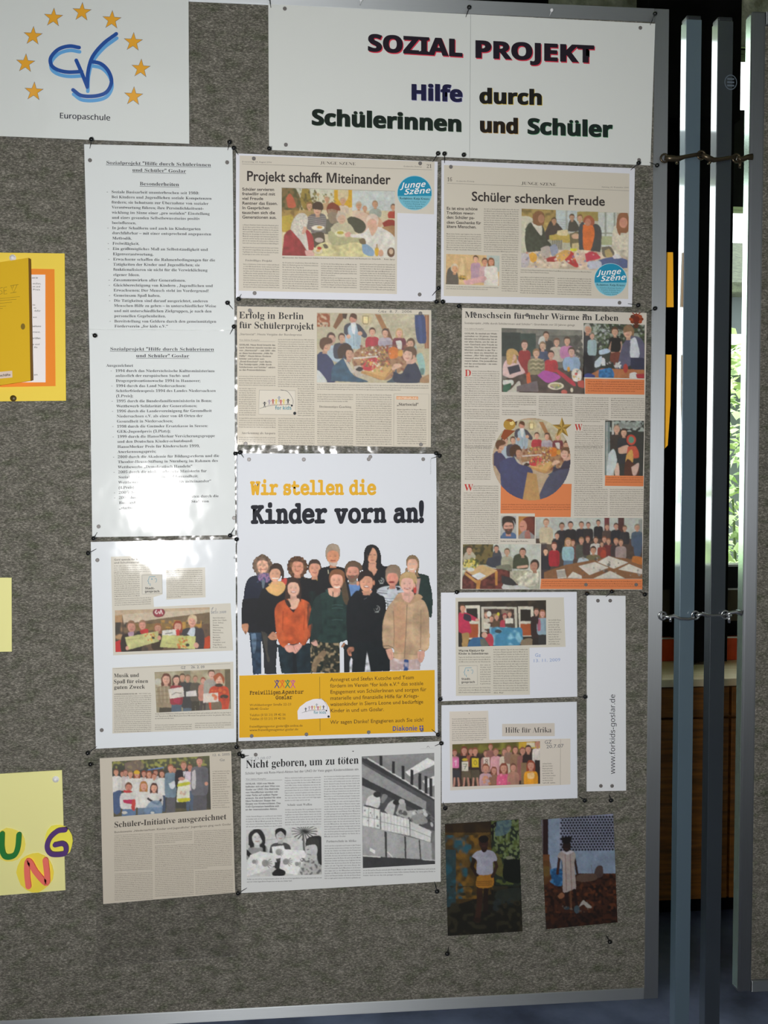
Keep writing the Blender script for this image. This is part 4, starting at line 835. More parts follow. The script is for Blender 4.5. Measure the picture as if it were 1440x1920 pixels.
def kids(d, x, y, s_, part='logo'):
    """row of small coloured figures on a line with an arc, as in the children's charity mark; x, y = left foot, s_ = scale"""
    d.curve([x-35*s_, y+12*s_, x+30*s_, y-6*s_, x+110*s_, y-14*s_, x+195*s_, y-14*s_], 2.2*s_, '3a3a3c', part)
    d.curve([x+110*s_, y-118*s_, x+160*s_, y-104*s_, x+195*s_, y-50*s_, x+196*s_, y-18*s_], 2.4*s_, '3a3a3c', part)
    for dx, dy, c in ((0, 0, '34363a'), (32, -14, '9c8e9c'), (58, -18, 'a8483c'), (80, -18, 'cdb94c'), (100, -38, '8e949c'), (112, -14, 'b84a50'), (132, -18, 'd1c05a'), (162, -20, '34363a')):
        X, Y = x+dx*s_, y+dy*s_
        d.disc(X, Y-29*s_, 6*s_, c, part, n=9); d.line([X, Y-22*s_, X, Y-8*s_], 8*s_, c, part); d.line([X-12*s_, Y-26*s_, X, Y-18*s_, X+12*s_, Y-27*s_], 3.4*s_, c, part); d.line([X-7*s_, Y+4*s_, X, Y-9*s_, X+7*s_, Y+4*s_], 4*s_, c, part)
    d.t('for kids', x+72*s_, x+186*s_, y+20*s_, 25*s_, 'H', '4f8a96', part, m=0); d.disc(x+188*s_, y-8*s_, 7*s_, '26282c', part, n=9); d.disc(x+208*s_, y+45*s_, 11*s_, '26282c', part, n=9)
kids(d, 226, 712, 1)
d.curve([1015, 48, 1022, 40, 1012, 55, 1030, 58, 1035, 48], 2.5, '77756e', 'handwriting'); d.t('6z  8. 7.  2006', 1035, 1245, 62, 17, 'g', '77756e', 'handwriting', m=0)
d.done()
c = Pic([(587, 60), (1364, 72), (1364, 549), (587, 543)], 435, 570, 3.692, 'b3a98d')
def table_scene(c, full=True):
    """pupils packing parcels round a table under a sloping timbered roof (drawn in the view of the clipping's picture)"""
    c.g(0, 40, 1440, 480, 'b6ad94', 'aca389'); c.n(600, 60, 1400, 480, .18, 26)
    c.r(25, 50, 185, 215, '8f4c2c'); c.n(25, 50, 185, 215, .8, 24, 'c0a488'); c.speck(30, 170, 160, 215, 14, 12, ['4a3a2a', 'b8a890'])
    c.p([300, 50, 400, 50, 260, 245, 222, 215], '7a5134'); c.p([340, 50, 400, 55, 385, 120, 345, 110], '3c2a20'); c.p([735, 60, 805, 65, 945, 350, 880, 350], '9a6e48'); c.p([860, 240, 900, 230, 960, 380, 920, 380], '6f4c36')
    c.r(1345, 70, 1400, 480, '8c5c40'); c.r(1360, 70, 1378, 480, 'a87858'); c.e(635, 120, 60, 70, 'c9b46a', al=.5, soft=14); c.r(590, 82, 655, 165, 'd8c995'); c.l([590, 82, 590, 165, 600, 180, 645, 180, 655, 165, 655, 82, 590, 82], 7, '5c4c30')
    c.b([1222, 70, 1335, 72, 1360, 240, 1365, 390, 1330, 420, 1260, 400, 1230, 240], '2e3f6c'); c.b([1260, 90, 1300, 90, 1320, 380, 1290, 380], '3a4c7c', .7)
    c.man(470, 120, 42, '9fb4bf', '54301f', 'c48f78', h=7, w_=2.2); c.b([355, 290, 365, 200, 430, 165, 440, 190, 405, 230, 410, 330], '3e414e'); c.b([505, 170, 560, 200, 640, 310, 610, 350, 540, 290], '3e414e'); c.l([470, 200, 480, 450], 5, '5a6a78'); c.b([440, 170, 500, 170, 490, 300, 460, 280], 'cfd2d2')
    c.e(415, 335, 28, 26, 'c39a80'); c.e(555, 295, 28, 26, 'c39a80'); c.b([430, 90, 440, 55, 480, 50, 515, 75, 510, 120, 470, 105], '4e2c1c')
    for x, y, top, hh, kd in ((705, 280, 'a82f3e', '4a2a22', 'short'), (862, 290, 'a79da6', '3f2e2c', 'bun'), (1035, 290, '6c2c3c', 'b09468', 'longc')): c.man(x, y, 36, top, hh, 'cfa088', kd, h=4.2, w_=2.3)
    for k in range(3): c.l([800, 400+k*22, 920, 400+k*22], 7, '6f7390', .6)
    c.b([990, 390, 1060, 390, 1060, 500, 1020, 490], 'c9c4bc'); c.b([1110, 480, 1190, 380, 1240, 440, 1240, 520], '97a39c'); c.head(1175, 430, 48, '5c4430', 'c49a80', turn=-1)
    c.b([540, 480, 760, 450, 1000, 480, 1180, 560, 1180, 660, 1000, 800, 860, 870, 700, 830, 480, 700, 470, 560], '9c7858'); c.n(480, 440, 1150, 820, .8, 30, '7a4a3a')
    c.b([130, 560, 150, 500, 210, 440, 270, 470, 290, 580, 330, 660, 200, 620], '9fb0bb'); c.head(200, 360, 48, '4a302a', 'bb9482', turn=1); c.man(330, 350, 38, '3a3c4c', '4c342a', 'c29a82', h=5, w_=2.6, turn=.6)
    c.b([30, 560, 80, 520, 160, 560, 240, 680, 250, 890, 150, 895, 60, 760, 30, 740], '2c3459'); c.head(125, 440, 60, '573826', 'c2987e', turn=1); c.b([60, 440, 70, 370, 130, 345, 200, 360, 215, 410, 130, 440, 100, 500], '573826')
    c.b([200, 880, 215, 720, 290, 640, 360, 600, 420, 650, 470, 800, 600, 860, 630, 895], '2f5068'); c.n(210, 620, 600, 890, .3, 50); c.b([350, 600, 400, 640, 480, 760, 450, 780, 400, 700], 'b9b2a4'); c.head(415, 550, 55, '3c2820', 'bd917a', turn=1.2); c.b([290, 600, 280, 500, 330, 430, 420, 430, 450, 480, 370, 520, 340, 600], '3c2820')
    c.b([480, 700, 560, 690, 640, 740, 560, 830, 490, 800], 'b8ada0'); c.p([560, 780, 840, 870, 950, 760, 960, 720, 860, 830, 580, 750], 'b48a52'); c.p([590, 760, 700, 690, 960, 700, 860, 830], 'c39c64'); c.b([540, 700, 600, 720, 560, 760, 500, 740], '2a2226')
    c.b([590, 680, 650, 620, 750, 590, 790, 650, 700, 750, 600, 740], 'b8323e'); c.b([900, 500, 950, 460, 1020, 490, 1010, 590, 920, 600], 'c9702a'); c.b([1020, 510, 1070, 500, 1070, 570, 1020, 570], 'c99440')
    c.speck(560, 460, 930, 700, 170, 13, ['d0b060', '8f3a34', 'c9c0b0', '5d4a30', 'a8843c', 'c46a50', '6f6a4a'], .75); c.p([470, 590, 770, 570, 780, 585, 480, 610], 'c9bcb4'); c.speck(700, 660, 830, 760, 30, 14, ['c8705a', 'd8c4b0', 'a09050'], .7)
    c.b([1240, 560, 1310, 540, 1350, 680, 1340, 800, 1290, 760], '8eb2ac'); c.b([1290, 720, 1340, 730, 1330, 800, 1290, 790], '5a7a74'); c.b([940, 850, 1000, 720, 1010, 780, 1100, 860, 1000, 895, 880, 895], '3f4f5c')
    c.b([960, 760, 1060, 790, 1130, 680, 1220, 640, 1290, 760, 1295, 895, 990, 895], '242c44'); c.b([940, 720, 980, 670, 1050, 670, 1060, 700, 960, 745], 'd0a890'); c.b([1150, 620, 1240, 600, 1230, 650, 1160, 670], 'c59c88')
    c.head(1150, 560, 62, '6a4e3a', 'd0a894', turn=-1); c.b([1100, 500, 1130, 460, 1210, 460, 1250, 520, 1235, 590, 1200, 530], '5e4432'); c.e(1215, 580, 14, 20, 'c4947c')
    c.b([1300, 840, 1400, 800, 1400, 895, 1290, 895], '9c7a58')
c.view(590, 580, 6.545); table_scene(c)
c.b([25, 740, 70, 770, 150, 890, 25, 895], 'b9bcb8'); c.build('photograph', M, HP, 1, grain=.09, wash=('a89c84', .08))

# ---- 8 the tall clipping "Menschsein fuer mehr Waerme im Leben"
q = [(866, 577.5), (1212, 587), (1203.5, 1105.5), (863, 1105)]
M = sheet('newspaper_page', q, 0, H1, paper('c6bfb3', 1), ny=22); tag(M, 'tall newspaper page headed Menschsein, with orange caption panels', 'newspaper clipping'); frameset(M, q, (2, 12, 3, 1), H1)
d = Doc(M, 855, 570, 3.892, .012, HP, 1); OR = 'cf7b4c'
d.t('Menschsein für mehr W% im Leben', 62, 1184, 100, 44, 's', '2f2b2a', 'headline', y1=124); d.t('Sozialprojekt „Hilfe durch Schülerinnen und Schüler“: Grundstein vor 25 Jahren gelegt', 60, 865, 146, 14, 'g', '6b655d', 'text', m=.02)
d.t('Von Sabine Kempfer', 60, 202, 186, 10, 'b', '7a746b', 'text'); d.line([60, 194, 312, 198], 1.4, '7a746b')
for i in range(13): d.t(('GOSLAR. Es geschah am Weih-', 'nachtsfest vor 25 Jahren. Damals', 'klingelte eine Schülerschar bei ei-', 'ner alten Dame, um ihr mit ei-', 'nem Geschenk eine Freude zu', 'machen. Die Frau stand einen', 'Moment ungläubig in der Tür –', 'und fing dann an, bitterlich zu', 'weinen. „Mir? Mir macht doch', 'niemand eine Freude“, soll sie', 'gesagt haben. Die Jugendlichen', 'traf das unvorbereitet – sie wein-', 'ten gleich mit.')[i], 60, 300 if i < 12 else 165, 221+i*20, 11, 'G', '4e4941', 'text')
d.t('D', 62, 110, 528, 48, 's', 'b4332c', 'drop_cap', m=0); d.t('W', 865, 918, 925, 48, 's', 'b4332c', 'drop_cap', m=0)
d.col(115, 315, 482, 530, 16, c=CB); d.col(60, 314, 530, 760, 15.9, c=CB); d.col(60, 314, 760, 850, 15.9, c=CB); d.col(60, 305, 850, 930, 15.9, c=CB); d.col(60, 285, 930, 990, 15.9, c=CB); d.col(60, 262, 990, 1060, 15.9, c=CB)
d.col(334, 583, 662, 762, 15.5, c=CB, last=.5); d.col(334, 583, 766, 812, 15.5, c=CB); d.col(602, 848, 664, 822, 15.5, c=CB); d.col(866, 1110, 676, 860, 15.5, c=CB, last=.75); d.col(1128, 1372, 680, 832, 15.5, c=CB)
d.col(922, 1072, 880, 925, 15.6, c=CB); d.col(866, 1072, 925, 1060, 15.6, c=CB)
d.poly([940, 545, 1373, 552, 1372, 662, 940, 656], OR, 'caption_panel#1'); d.col(958, 1366, 556, 640, 17, c='7a4630', cap=9, last=.85)
d.ox, d.oy = 855, 840; d.m = .004
d.col(62, 250, -20, 235, 15.8, c=CB); d.t('W', 60, 122, 312, 48, 's', 'b4332c', 'drop_cap', m=0); d.col(122, 308, 268, 318, 15.8, c=CB); d.col(54, 308, 318, 695, 15.8, c=CB)
d.col(862, 1066, -20, 290, 15.7, c=CB); d.col(860, 1104, 292, 500, 15.7, c=CB); d.col(1120, 1364, 292, 500, 15.7, c=CB)
d.poly([326, 262, 842, 262, 835, 503, 574, 503, 574, 477, 323, 477], OR, 'caption_panel#2'); d.col(330, 832, 402, 450, 17, c='7a4630', cap=9)
d.poly([1086, 200, 1367, 204, 1365, 280, 1084, 276], OR, 'caption_panel#3'); d.col(1092, 1360, 206, 262, 16, c='7a4630', cap=8)
d.poly([620, 954, 1358, 956, 1357, 1030, 612, 1028], OR, 'caption_panel#4'); d.col(626, 1350, 962, 1010, 16, c='7a4630', cap=8)
d.t('Stefan und Annegret Kutsche', 322, 524, 684, 11, 'b', '4e4941', 'text')
d.done()
c = Pic([(331, 176), (920, 192), (938, 658), (332, 642)], 855, 570, 3.892, '67645c')
c.r(330, 170, 925, 240, '5d5c54'); c.r(440, 180, 925, 230, '77756b'); c.r(330, 208, 470, 380, '26302b'); c.r(468, 215, 580, 380, '2f3f38'); c.r(820, 230, 940, 520, '514f48'); c.n(330, 180, 940, 500, .25, 30)
c.speck(850, 230, 935, 470, 26, 14, ['8a8478', '3f3c36', 'a8a094'])
c.b([330, 560, 480, 500, 940, 470, 940, 660, 330, 650], '4c3c34'); c.n(330, 500, 940, 650, .5, 30)
c.man(655, 232, 21, '3c3836', '4a2e20', 'c69a80', h=5, w_=2.4); c.b([595, 290, 610, 245, 640, 240, 650, 330], 'c4c2bc'); c.man(732, 280, 21, 'bdb2a2', '6a4c38', 'c99e86', h=5, w_=2.3); c.man(808, 272, 22, 'b878a0', '4a3424', 'c99e86', h=4, w_=2.3); c.man(630, 308, 22, '414a66', '8a6e50', 'cba48c', h=5, w_=2)
c.man(497, 300, 24, '8f2526', '4a3226', 'cfa490', h=7, w_=1.8); c.b([460, 350, 520, 350, 545, 490, 520, 520, 470, 430], '8f2526'); c.man(690, 372, 22, 'b02c34', '40281e', 'c99480', h=4, w_=2.2); c.man(840, 350, 23, '8ea5bf', '4c382a', 'cba490', h=4.2, w_=2.6)
c.man(583, 362, 23, '8a8060', '8c6a48', 'cba28a', h=5, w_=2.6)
for k in range(6): c.l([540, 410+k*15, 560, 402+k*15, 580, 412+k*15, 600, 402+k*15, 620, 412+k*15, 638, 404+k*15], 4, ['c8b89a', '4c4a3a'][k % 2], .8)
c.b([338, 520, 345, 440, 390, 390, 440, 400, 470, 450, 500, 500, 450, 520, 400, 540], 'd0b0ac'); c.head(405, 385, 28, 'b08c50', 'd0a890', 'long', turn=.6); c.b([372, 440, 366, 350, 400, 325, 440, 340, 455, 380, 420, 365, 400, 440], 'b8955a'); c.p([372, 460, 455, 440, 470, 490, 390, 515], '2b2836')
c.b([590, 520, 650, 485, 760, 530, 670, 575], 'a8489a'); c.b([720, 490, 745, 480, 860, 570, 850, 595], 'b02a3c'); c.b([840, 490, 870, 470, 910, 490, 905, 560, 850, 555], 'd8cfc4'); c.speck(845, 480, 900, 550, 10, 8, ['b83a34', 'c9a040', '506a50'])
c.b([510, 515, 535, 500, 545, 600, 520, 600], 'c0582c'); c.e(725, 598, 58, 27, 'd6ccb4'); c.e(725, 598, 44, 18, 'a89c70'); c.speck(690, 585, 760, 612, 14, 8, ['8a4a8a', 'd0c060', '7c9a60']); c.b([340, 555, 410, 555, 410, 590, 345, 590], 'c9c8c0'); c.b([345, 590, 400, 580, 380, 640, 340, 635], '2f5a44'); c.b([400, 620, 460, 560, 460, 640, 370, 645], 'b8b4a8'); c.p([440, 600, 590, 560, 600, 640, 440, 640], '6a5e60'); c.e(787, 642, 22, 16, 'b8584c'); c.e(842, 628, 10, 16, 'c8c0a8'); c.e(818, 475, 11, 18, 'c9902c'); c.b([885, 560, 930, 560, 930, 610, 890, 600], 'a84438')
c.build('photograph', M, HP, 1, grain=.09, wash=('a09684', .07))
c = Pic([(930, 140), (1375, 153), (1372, 545), (926, 535)], 855, 570, 3.892, '2f322e')
c.n(925, 140, 1380, 330, 2.2, 16, '8f968c'); c.n(925, 140, 1380, 330, 1, 10, '4a5a3c'); c.r(926, 330, 1375, 420, '343833'); c.speck(1000, 180, 1130, 300, 40, 9, ['aab0ac', '20241f', '5a6450'])
c.b([928, 540, 928, 230, 950, 200, 990, 250, 1010, 380, 1000, 520], '232228'); c.head(955, 185, 25, 'a8a49c', 'b98a70', 'short', turn=1); c.man(990, 235, 16, '93a9ac', '7a6a58', 'c09a84', h=7, w_=2)
c.man(1157, 205, 23, '1f1f20', '5a3a28', 'c99e86', h=4, w_=2, kind='short'); c.b([1130, 270, 1110, 340, 1170, 345, 1190, 290, 1205, 275, 1200, 350, 1130, 360], 'c49a84', .8); c.b([1125, 360, 1190, 350, 1185, 420, 1125, 420], '6f3c30'); c.b([1040, 340, 1100, 325, 1120, 350, 1050, 370], 'aebfd0')
c.b([1130, 265, 1180, 258, 1200, 300, 1190, 345, 1135, 340], '1d1d1f')
c.b([1210, 300, 1260, 240, 1330, 240, 1372, 300, 1372, 430, 1290, 440, 1210, 470, 1180, 440], '57566c'); c.b([1270, 260, 1310, 250, 1335, 380, 1270, 390], 'c6cad0'); c.head(1255, 205, 33, '8a6a4c', 'd0a48c', turn=-.6); c.b([1222, 210, 1226, 165, 1270, 155, 1296, 190, 1290, 240, 1275, 200], '85684a'); c.l([1210, 420, 1175, 470], 22, '57566c'); c.b([1270, 390, 1372, 400, 1372, 480, 1280, 470], '2c3048')
c.p([926, 540, 1060, 470, 1372, 480, 1372, 545], 'a86a42'); c.b([1040, 480, 1130, 470, 1145, 540, 1045, 540], '2f6a9c'); c.n(1040, 470, 1145, 545, .5, 14); c.b([930, 520, 960, 505, 1010, 520, 1000, 540, 930, 540], '39427c'); c.e(1070, 420, 16, 28, 'c8c6be'); c.r(1060, 400, 1086, 450, 'c2c4c4'); c.e(1235, 470, 17, 34, 'a83c34'); c.speck(1100, 425, 1200, 470, 16, 12, ['d8d8d4', '3a3634', 'b8b4b0']); c.b([1265, 505, 1310, 500, 1330, 540, 1265, 540], 'd0ccc8'); c.b([1310, 510, 1370, 510, 1370, 540, 1320, 540], 'a02c38'); c.e(1155, 410, 8, 40, '6a3a34'); c.b([1010, 420, 1060, 380, 1050, 450, 1010, 460], 'b8c4cc')
c.build('photograph', M, HP, 1, grain=.09, wash=('a09684', .06))
c = Pic([(1086, 850), (1372, 853), (1362, 1258), (1083, 1250)], 855, 570, 3.892, '2e302e')
c.n(1083, 850, 1375, 930, 2, 14, '9aa49c'); c.b([1180, 860, 1330, 865, 1340, 900, 1200, 905], '8d938c', .7); c.r(1083, 860, 1120, 1255, '6d7a78'); c.r(1095, 860, 1102, 1255, 'a8aaa6'); c.r(1135, 860, 1150, 1260, 'b4b4ac')
c.man(1170, 915, 22, '38302e', '8a7a68', 'c49c86', h=5, w_=2.2, kind='bald'); c.man(1222, 940, 21, '2c2e34', '3a2620', 'c99c84', 'long', h=9, w_=2.2); c.b([1180, 1050, 1250, 1030, 1260, 1080, 1190, 1090], 'c6a08a')
c.e(1275, 990, 34, 38, 'b84434'); c.e(1275, 990, 20, 24, '5a8a74'); c.b([1250, 1040, 1310, 1040, 1330, 1120, 1250, 1110], 'b8503c'); c.b([1240, 1100, 1280, 1060, 1290, 1140, 1270, 1170, 1235, 1160], 'c89a50'); c.b([1230, 1160, 1250, 1130, 1290, 1160, 1330, 1200, 1320, 1255, 1230, 1255], '4c2a20'); c.b([1275, 1190, 1330, 1160, 1320, 1230, 1290, 1250], 'd0b0a0', .8); c.b([1150, 1190, 1180, 1160, 1190, 1255, 1160, 1255], 'c8a898'); c.b([1110, 1090, 1150, 1060, 1170, 1150, 1130, 1255, 1095, 1255], 'b9c0c0')
c.build('photograph', M, HP, 1, grain=.09, wash=('a09684', .06))
# the same table scene again as a round picture, with a bell and a star beside it
cx, cy = 996, 861
c = Pic([(cx-74, cy-79), (cx+74, cy-79), (cx+74, cy+79), (cx-74, cy+79)], 0, 0, 1, 'b09a80')
c.view(921.5, 783.5, 8.35); table_scene(c); c.b([120, 700, 215, 640, 330, 620, 430, 720, 640, 830, 560, 1300, 200, 1300], '2f3f68'); c.b([700, 1300, 900, 900, 1150, 800, 1290, 860, 1300, 1300], '3a4660'); c.p([480, 1300, 560, 850, 700, 880, 760, 1300], 'b08a58')
c.build('photograph', M, HP+.0003, 1, grain=.09, circle=(cx, cy, 73.5, 77.5), wash=('b08a68', .1))
d = Doc(M, 855, 570, 3.892, 0, HP+.0004, 1)
star(772, 902, 76, 'a98a3c', 'star_print') if False else None
a_ = [-math.pi/2-.02+k*math.pi/5 for k in range(10)]
pts = [(772+math.cos(t)*(74 if k % 2 == 0 else 30), 905+math.sin(t)*(80 if k % 2 == 0 else 32)) for k, t in enumerate(a_)]
for k in range(10): d.poly([772, 905, *pts[k], *pts[(k+1) % 10]], 'b3924a' if k % 2 else '866a30', 'star_print')
d.disc(388, 880, 44, 'a8843a', 'bell_print', ry=42); d.disc(405, 870, 16, 'd8c07a', 'bell_print'); d.poly([350, 915, 430, 925, 350, 995, 325, 970], '8a4a2c', 'bell_print'); d.poly([360, 850, 385, 838, 415, 850, 400, 862], '8a5a2c', 'bell_print')
for k in range(8):
    a = k*.785; d.disc(1312+34*math.cos(a), 112+26*math.sin(a), 19, ('7a3a22', '9c4a2c', '5c3426')[k % 3], 'ornament_print', ry=14)
d.disc(1312, 112, 24, '6a2c1e', 'ornament_print'); d.poly([1288, 150, 1336, 150, 1320, 178, 1300, 178], '5a3424', 'ornament_print')
for a in (-.5, 0, .5): d.line([1312, 90, 1312+60*math.sin(a), 66], 7, '8c3c28', 'ornament_print')
d.done()
for qq, nm in (([(326, 494), (438, 496), (438, 661), (322, 660)], 'm'), ([(455, 498), (574, 500), (572, 662), (453, 661)], 'w')):
    c = Pic(qq, 855, 840, 3.892, 'a8a9a4' if nm == 'm' else 'a8763a')
    if nm == 'm':
        c.b([322, 665, 340, 620, 378, 610, 420, 618, 440, 640, 440, 665], '4a6284'); c.man(380, 575, 38, '4a6284', '2e2622', 'c69480', 'beard', h=2); c.b([335, 575, 335, 510, 380, 494, 428, 510, 432, 560, 415, 530, 380, 520, 350, 530], '2e2622'); c.l([352, 568, 408, 568], 5, '6a4a3c')
    else:
        c.b([520, 500, 574, 500, 574, 640, 530, 640, 500, 560], '5c2a22'); c.e(520, 560, 46, 58, '6a3026'); c.e(487, 570, 28, 44, 'c08470'); c.b([455, 640, 500, 600, 550, 620, 574, 662, 455, 662], '8a8684'); c.b([500, 610, 530, 600, 540, 660, 500, 655], 'a06a60'); c.l([465, 572, 490, 572], 5, '6a3c30')
    c.build('photograph', M, HP, 1, grain=.08, wash=('a09684', .06))
c = Pic([(49, 702), (614, 702), (608, 1030), (44, 1028)], 855, 840, 3.892, 'a4a593')
c.r(45, 700, 280, 850, '6a5c34'); c.n(45, 700, 280, 850, 1.4, 18, '3c3a22'); c.r(270, 700, 615, 900, 'b9bcb2'); c.r(380, 700, 400, 860, 'a3a69c'); c.b([250, 860, 270, 760, 300, 735, 330, 780, 320, 870], '3c3f48'); c.head(292, 732, 17, '302622', 'b88a74'); c.man(370, 760, 19, '9c9a84', '6a5440', 'c09a80', h=5, w_=2.2)
c.b([230, 800, 320, 790, 300, 870, 220, 850], '333642'); c.b([410, 880, 420, 790, 480, 770, 520, 800, 520, 880], '3e4432'); c.head(484, 762, 22, '4c3422', 'c0907a'); c.l([450, 870, 515, 862], 18, 'c09a84'); c.b([290, 860, 390, 850, 400, 910, 300, 930], '6f705e')
c.b([45, 940, 100, 880, 300, 880, 420, 920, 420, 1030, 45, 1030], '5a2a26'); c.n(45, 880, 420, 1030, .7, 18); c.p([60, 890, 190, 850, 300, 890, 180, 965], 'c0a070'); c.p([150, 960, 180, 960, 170, 1030, 145, 1030], 'b0793c'); c.p([280, 900, 300, 895, 300, 1000, 285, 1000], 'b0793c'); c.p([60, 900, 150, 965, 150, 990, 60, 920], 'b5854a'); c.p([110, 930, 170, 905, 215, 930, 160, 960], 'd0d4d4')
c.b([48, 800, 70, 760, 110, 750, 140, 790, 120, 830, 60, 840], 'a9a18e'); c.head(95, 745, 20, '4a3020', 'c49a80'); c.speck(60, 810, 160, 880, 60, 11, ['c8b450', '6f7a30', 'd8c878', '3c4420'], .85); c.e(105, 885, 28, 14, 'c8c4bc')
c.b([390, 900, 470, 890, 540, 900, 560, 960, 480, 1000, 400, 960], 'a8a48e'); c.b([440, 960, 560, 880, 600, 930, 580, 1000, 470, 1005], 'c5c1ae'); c.n(400, 890, 600, 1000, .4, 14); c.head(572, 860, 30, '342620', 'a87c68', turn=-1); c.b([345, 990, 480, 1005, 530, 1030, 345, 1030], 'bcbdb8'); c.b([330, 930, 400, 950, 440, 1000, 340, 990], '2c2c30')
c.build('photograph', M, HP, 1, grain=.09, wash=('a09684', .06))
c = Pic([(580, 508), (1357, 510), (1357, 953), (620, 953)], 855, 840, 3.892, 'a9aba4'); c.q = [(855+p[0]/3.892, 840+p[1]/3.892) for p in ((580, 508), (1358, 510), (1357, 954), (580, 953))]
c.r(580, 500, 1360, 640, 'b0b3ac'); c.r(1080, 500, 1118, 640, '6a3438'); c.r(1180, 500, 1225, 640, '4c2c2c'); c.r(1330, 520, 1360, 700, '8c8e8a'); c.r(580, 660, 1360, 960, '493a34')
for x, y, r_, top, hh in ((770, 570, 18, '26242c', '4c382a'), (833, 562, 18, '201f24', '2a2220'), (912, 560, 17, '24232a', '5a4636'), (962, 562, 15, '2a2629', '4a3a30'), (1036, 545, 15, '1f1f26', '3a2a24'), (1100, 575, 15, '4a3c38', '6a4a3a'), (1165, 570, 16, '22252e', '4a3228'), (1228, 585, 15, '2c2a30', '6a5040'), (1318, 580, 18, '4b5a6a', '8a7a6a')): c.man(x, y, r_, top, hh, 'b98c76', h=6, w_=2.3)
c.man(656, 545, 20, 'bfb093', '8c6c50', 'c69c84', h=6, w_=2.4, low='5c4c40', h2=3); c.b([1290, 640, 1350, 640, 1345, 780, 1300, 780], '44546a')
c.r(618, 690, 660, 960, '36303a', .7)
for x, y, r_, top, hh in ((735, 640, 16, '28262c', '3c2c24'), (850, 690, 15, '6a4440', '6a3a28'), (912, 675, 17, '4a4c44', '8a6a4c'), (958, 665, 15, '3a2c30', '7a4434'), (1016, 670, 16, 'c8c4bc', '5a4030'), (1080, 665, 15, '4c3c3c', '7a4a38'), (1110, 680, 15, '6a2c2c', '8c5a40'), (1165, 680, 16, '3c3034', '9c6a48'), (1200, 690, 16, '9a8884', '7a5a44'), (1060, 700, 13, '8a3a30', '5a3a30')): c.man(x, y, r_, top, hh, 'c2947c', h=6, w_=2.4)
c.man(652, 755, 17, '25242e', '4a2c24', h=6, w_=2.2); c.man(714, 715, 19, 'a02230', '6a3a2c', 'cf9c88', h=6, w_=2); c.man(815, 685, 20, '8fb0b8', '9a744c', 'c69c84', h=5, w_=2.1, kind='longc', low='5c7084', h2=3); c.man(998, 745, 20, '6a6044', '3c2a22', 'b98a70', h=3, w_=2.6)
c.e(1072, 770, 20, 30, 'a8402c'); c.b([880, 840, 900, 800, 960, 810, 960, 850], 'a8b4b8'); c.p([640, 905, 800, 850, 1130, 790, 1357, 820, 1357, 955, 640, 955], '80583a'); c.b([1280, 830, 1290, 790, 1357, 800, 1357, 850], 'b06a30')
for p_ in ([890, 860, 1010, 830, 1110, 870, 970, 925], [1030, 830, 1110, 785, 1255, 835, 1150, 880], [1180, 885, 1260, 845, 1357, 885, 1357, 920], [1000, 950, 1120, 895, 1230, 950], [810, 945, 850, 900, 915, 930, 915, 950], [730, 890, 790, 880, 805, 945, 740, 950]): c.p(p_, 'c8c2b6')
for k in range(5): c.l([735, 900+k*10, 798, 893+k*10], 4, '4a4644')
c.speck(900, 800, 1340, 930, 22, 9, ['4c4844', '8a8680'])
X_, Y_ = c.T(619, 697); c.k[int(Y_):, :int(X_)] = 0
c.build('photograph', M, HP, 1, grain=.09, wash=('a09684', .06))

# ---- 9 the charity poster with the group photograph
q = [(443, 850), (817.5, 851), (820.5, 1378.5), (447, 1389)]
M = sheet('charity_poster', q, H1+.0001, H1*2, paper('d0d3d9', 2), nx=20, ny=26); tag(M, 'large laminated poster Kinder vorn an! with a group photograph and yellow footer', 'poster'); frameset(M, q, (6, 5, 6, 3), H1*2)
hP = HP+H1+.0001
d = Doc(M, 430, 840, 3.6, 0, hP, 2)
d.t('Wir stellen die', 140, 990, 314, 88, 'm', 'd6a328', 'headline', y1=312, strikes=((-3.2, 0), (3.2, 0), (-1.5, -2), (1.5, 2), (0, 2), (0, -2)))
d.t('Kinder vorn an!', 146, 1312, 506, 118, 'm', '1d1f28', 'headline', y1=497, strikes=((-5, 0), (5, 0), (-3, 3), (3, -3), (-2.5, -2.5), (2.5, 2.5)))
d.vt('Goslar Druck und Verlag', 1360, 178, 75, 7, 'b', '8a8c90')
d.ox, d.oy = 430, 1110
Yc = 'd5a21c'
d.poly([68, 562, 1384, 524, 1386, 940, 68, 980], Yc, 'yellow_footer')
BR = '4a3416'; m0 = -.028
for y, x1, tx in ((601, 1245, 'Annegret und Stefan Kutsche und Team'), (643, 1308, 'fördern im Verein *for kids e.V.* das soziale'), (684, 1328, 'Engagement von SchülerInnen und sorgen für'), (726, 1278, 'materielle und finanzielle Hilfe für Kriegs-'), (767, 1308, 'waisenkinder in Sierra Leone und bedürftige'), (810, 1044, 'Kinder in und um Goslar.'), (888, 1310, 'Wir sagen Danke! Engagieren auch Sie sich!')):
    d.t(tx, 680, x1, y, 25, 'g', BR, 'text', m=m0)
d.line([610, 570, 612, 935], 2.6, '6b5320')
d.t('Freiwilligen', 137, 348, 690, 24, 'M', '2a1c12', 'text', m=-.02); d.sh = -.25; d.t('Agentur', 350, 498, 685, 24, 'M', '2a1c12', 'text', m=-.02); d.sh = 0; d.t('Goslar', 312, 425, 721, 24, 'M', '2a1c12', 'text', m=-.02)
for i, c_ in enumerate(('4a3f7c', 'd2602c', '2f7a54', 'b8548c')):
    x = 322+i*36
    d.line([x-16, 645, x+14, 594], 6, c_, 'logo'); d.line([x+14, 645, x-16, 594], 6, c_, 'logo'); d.disc(x, 596, 6.5, c_, 'logo')
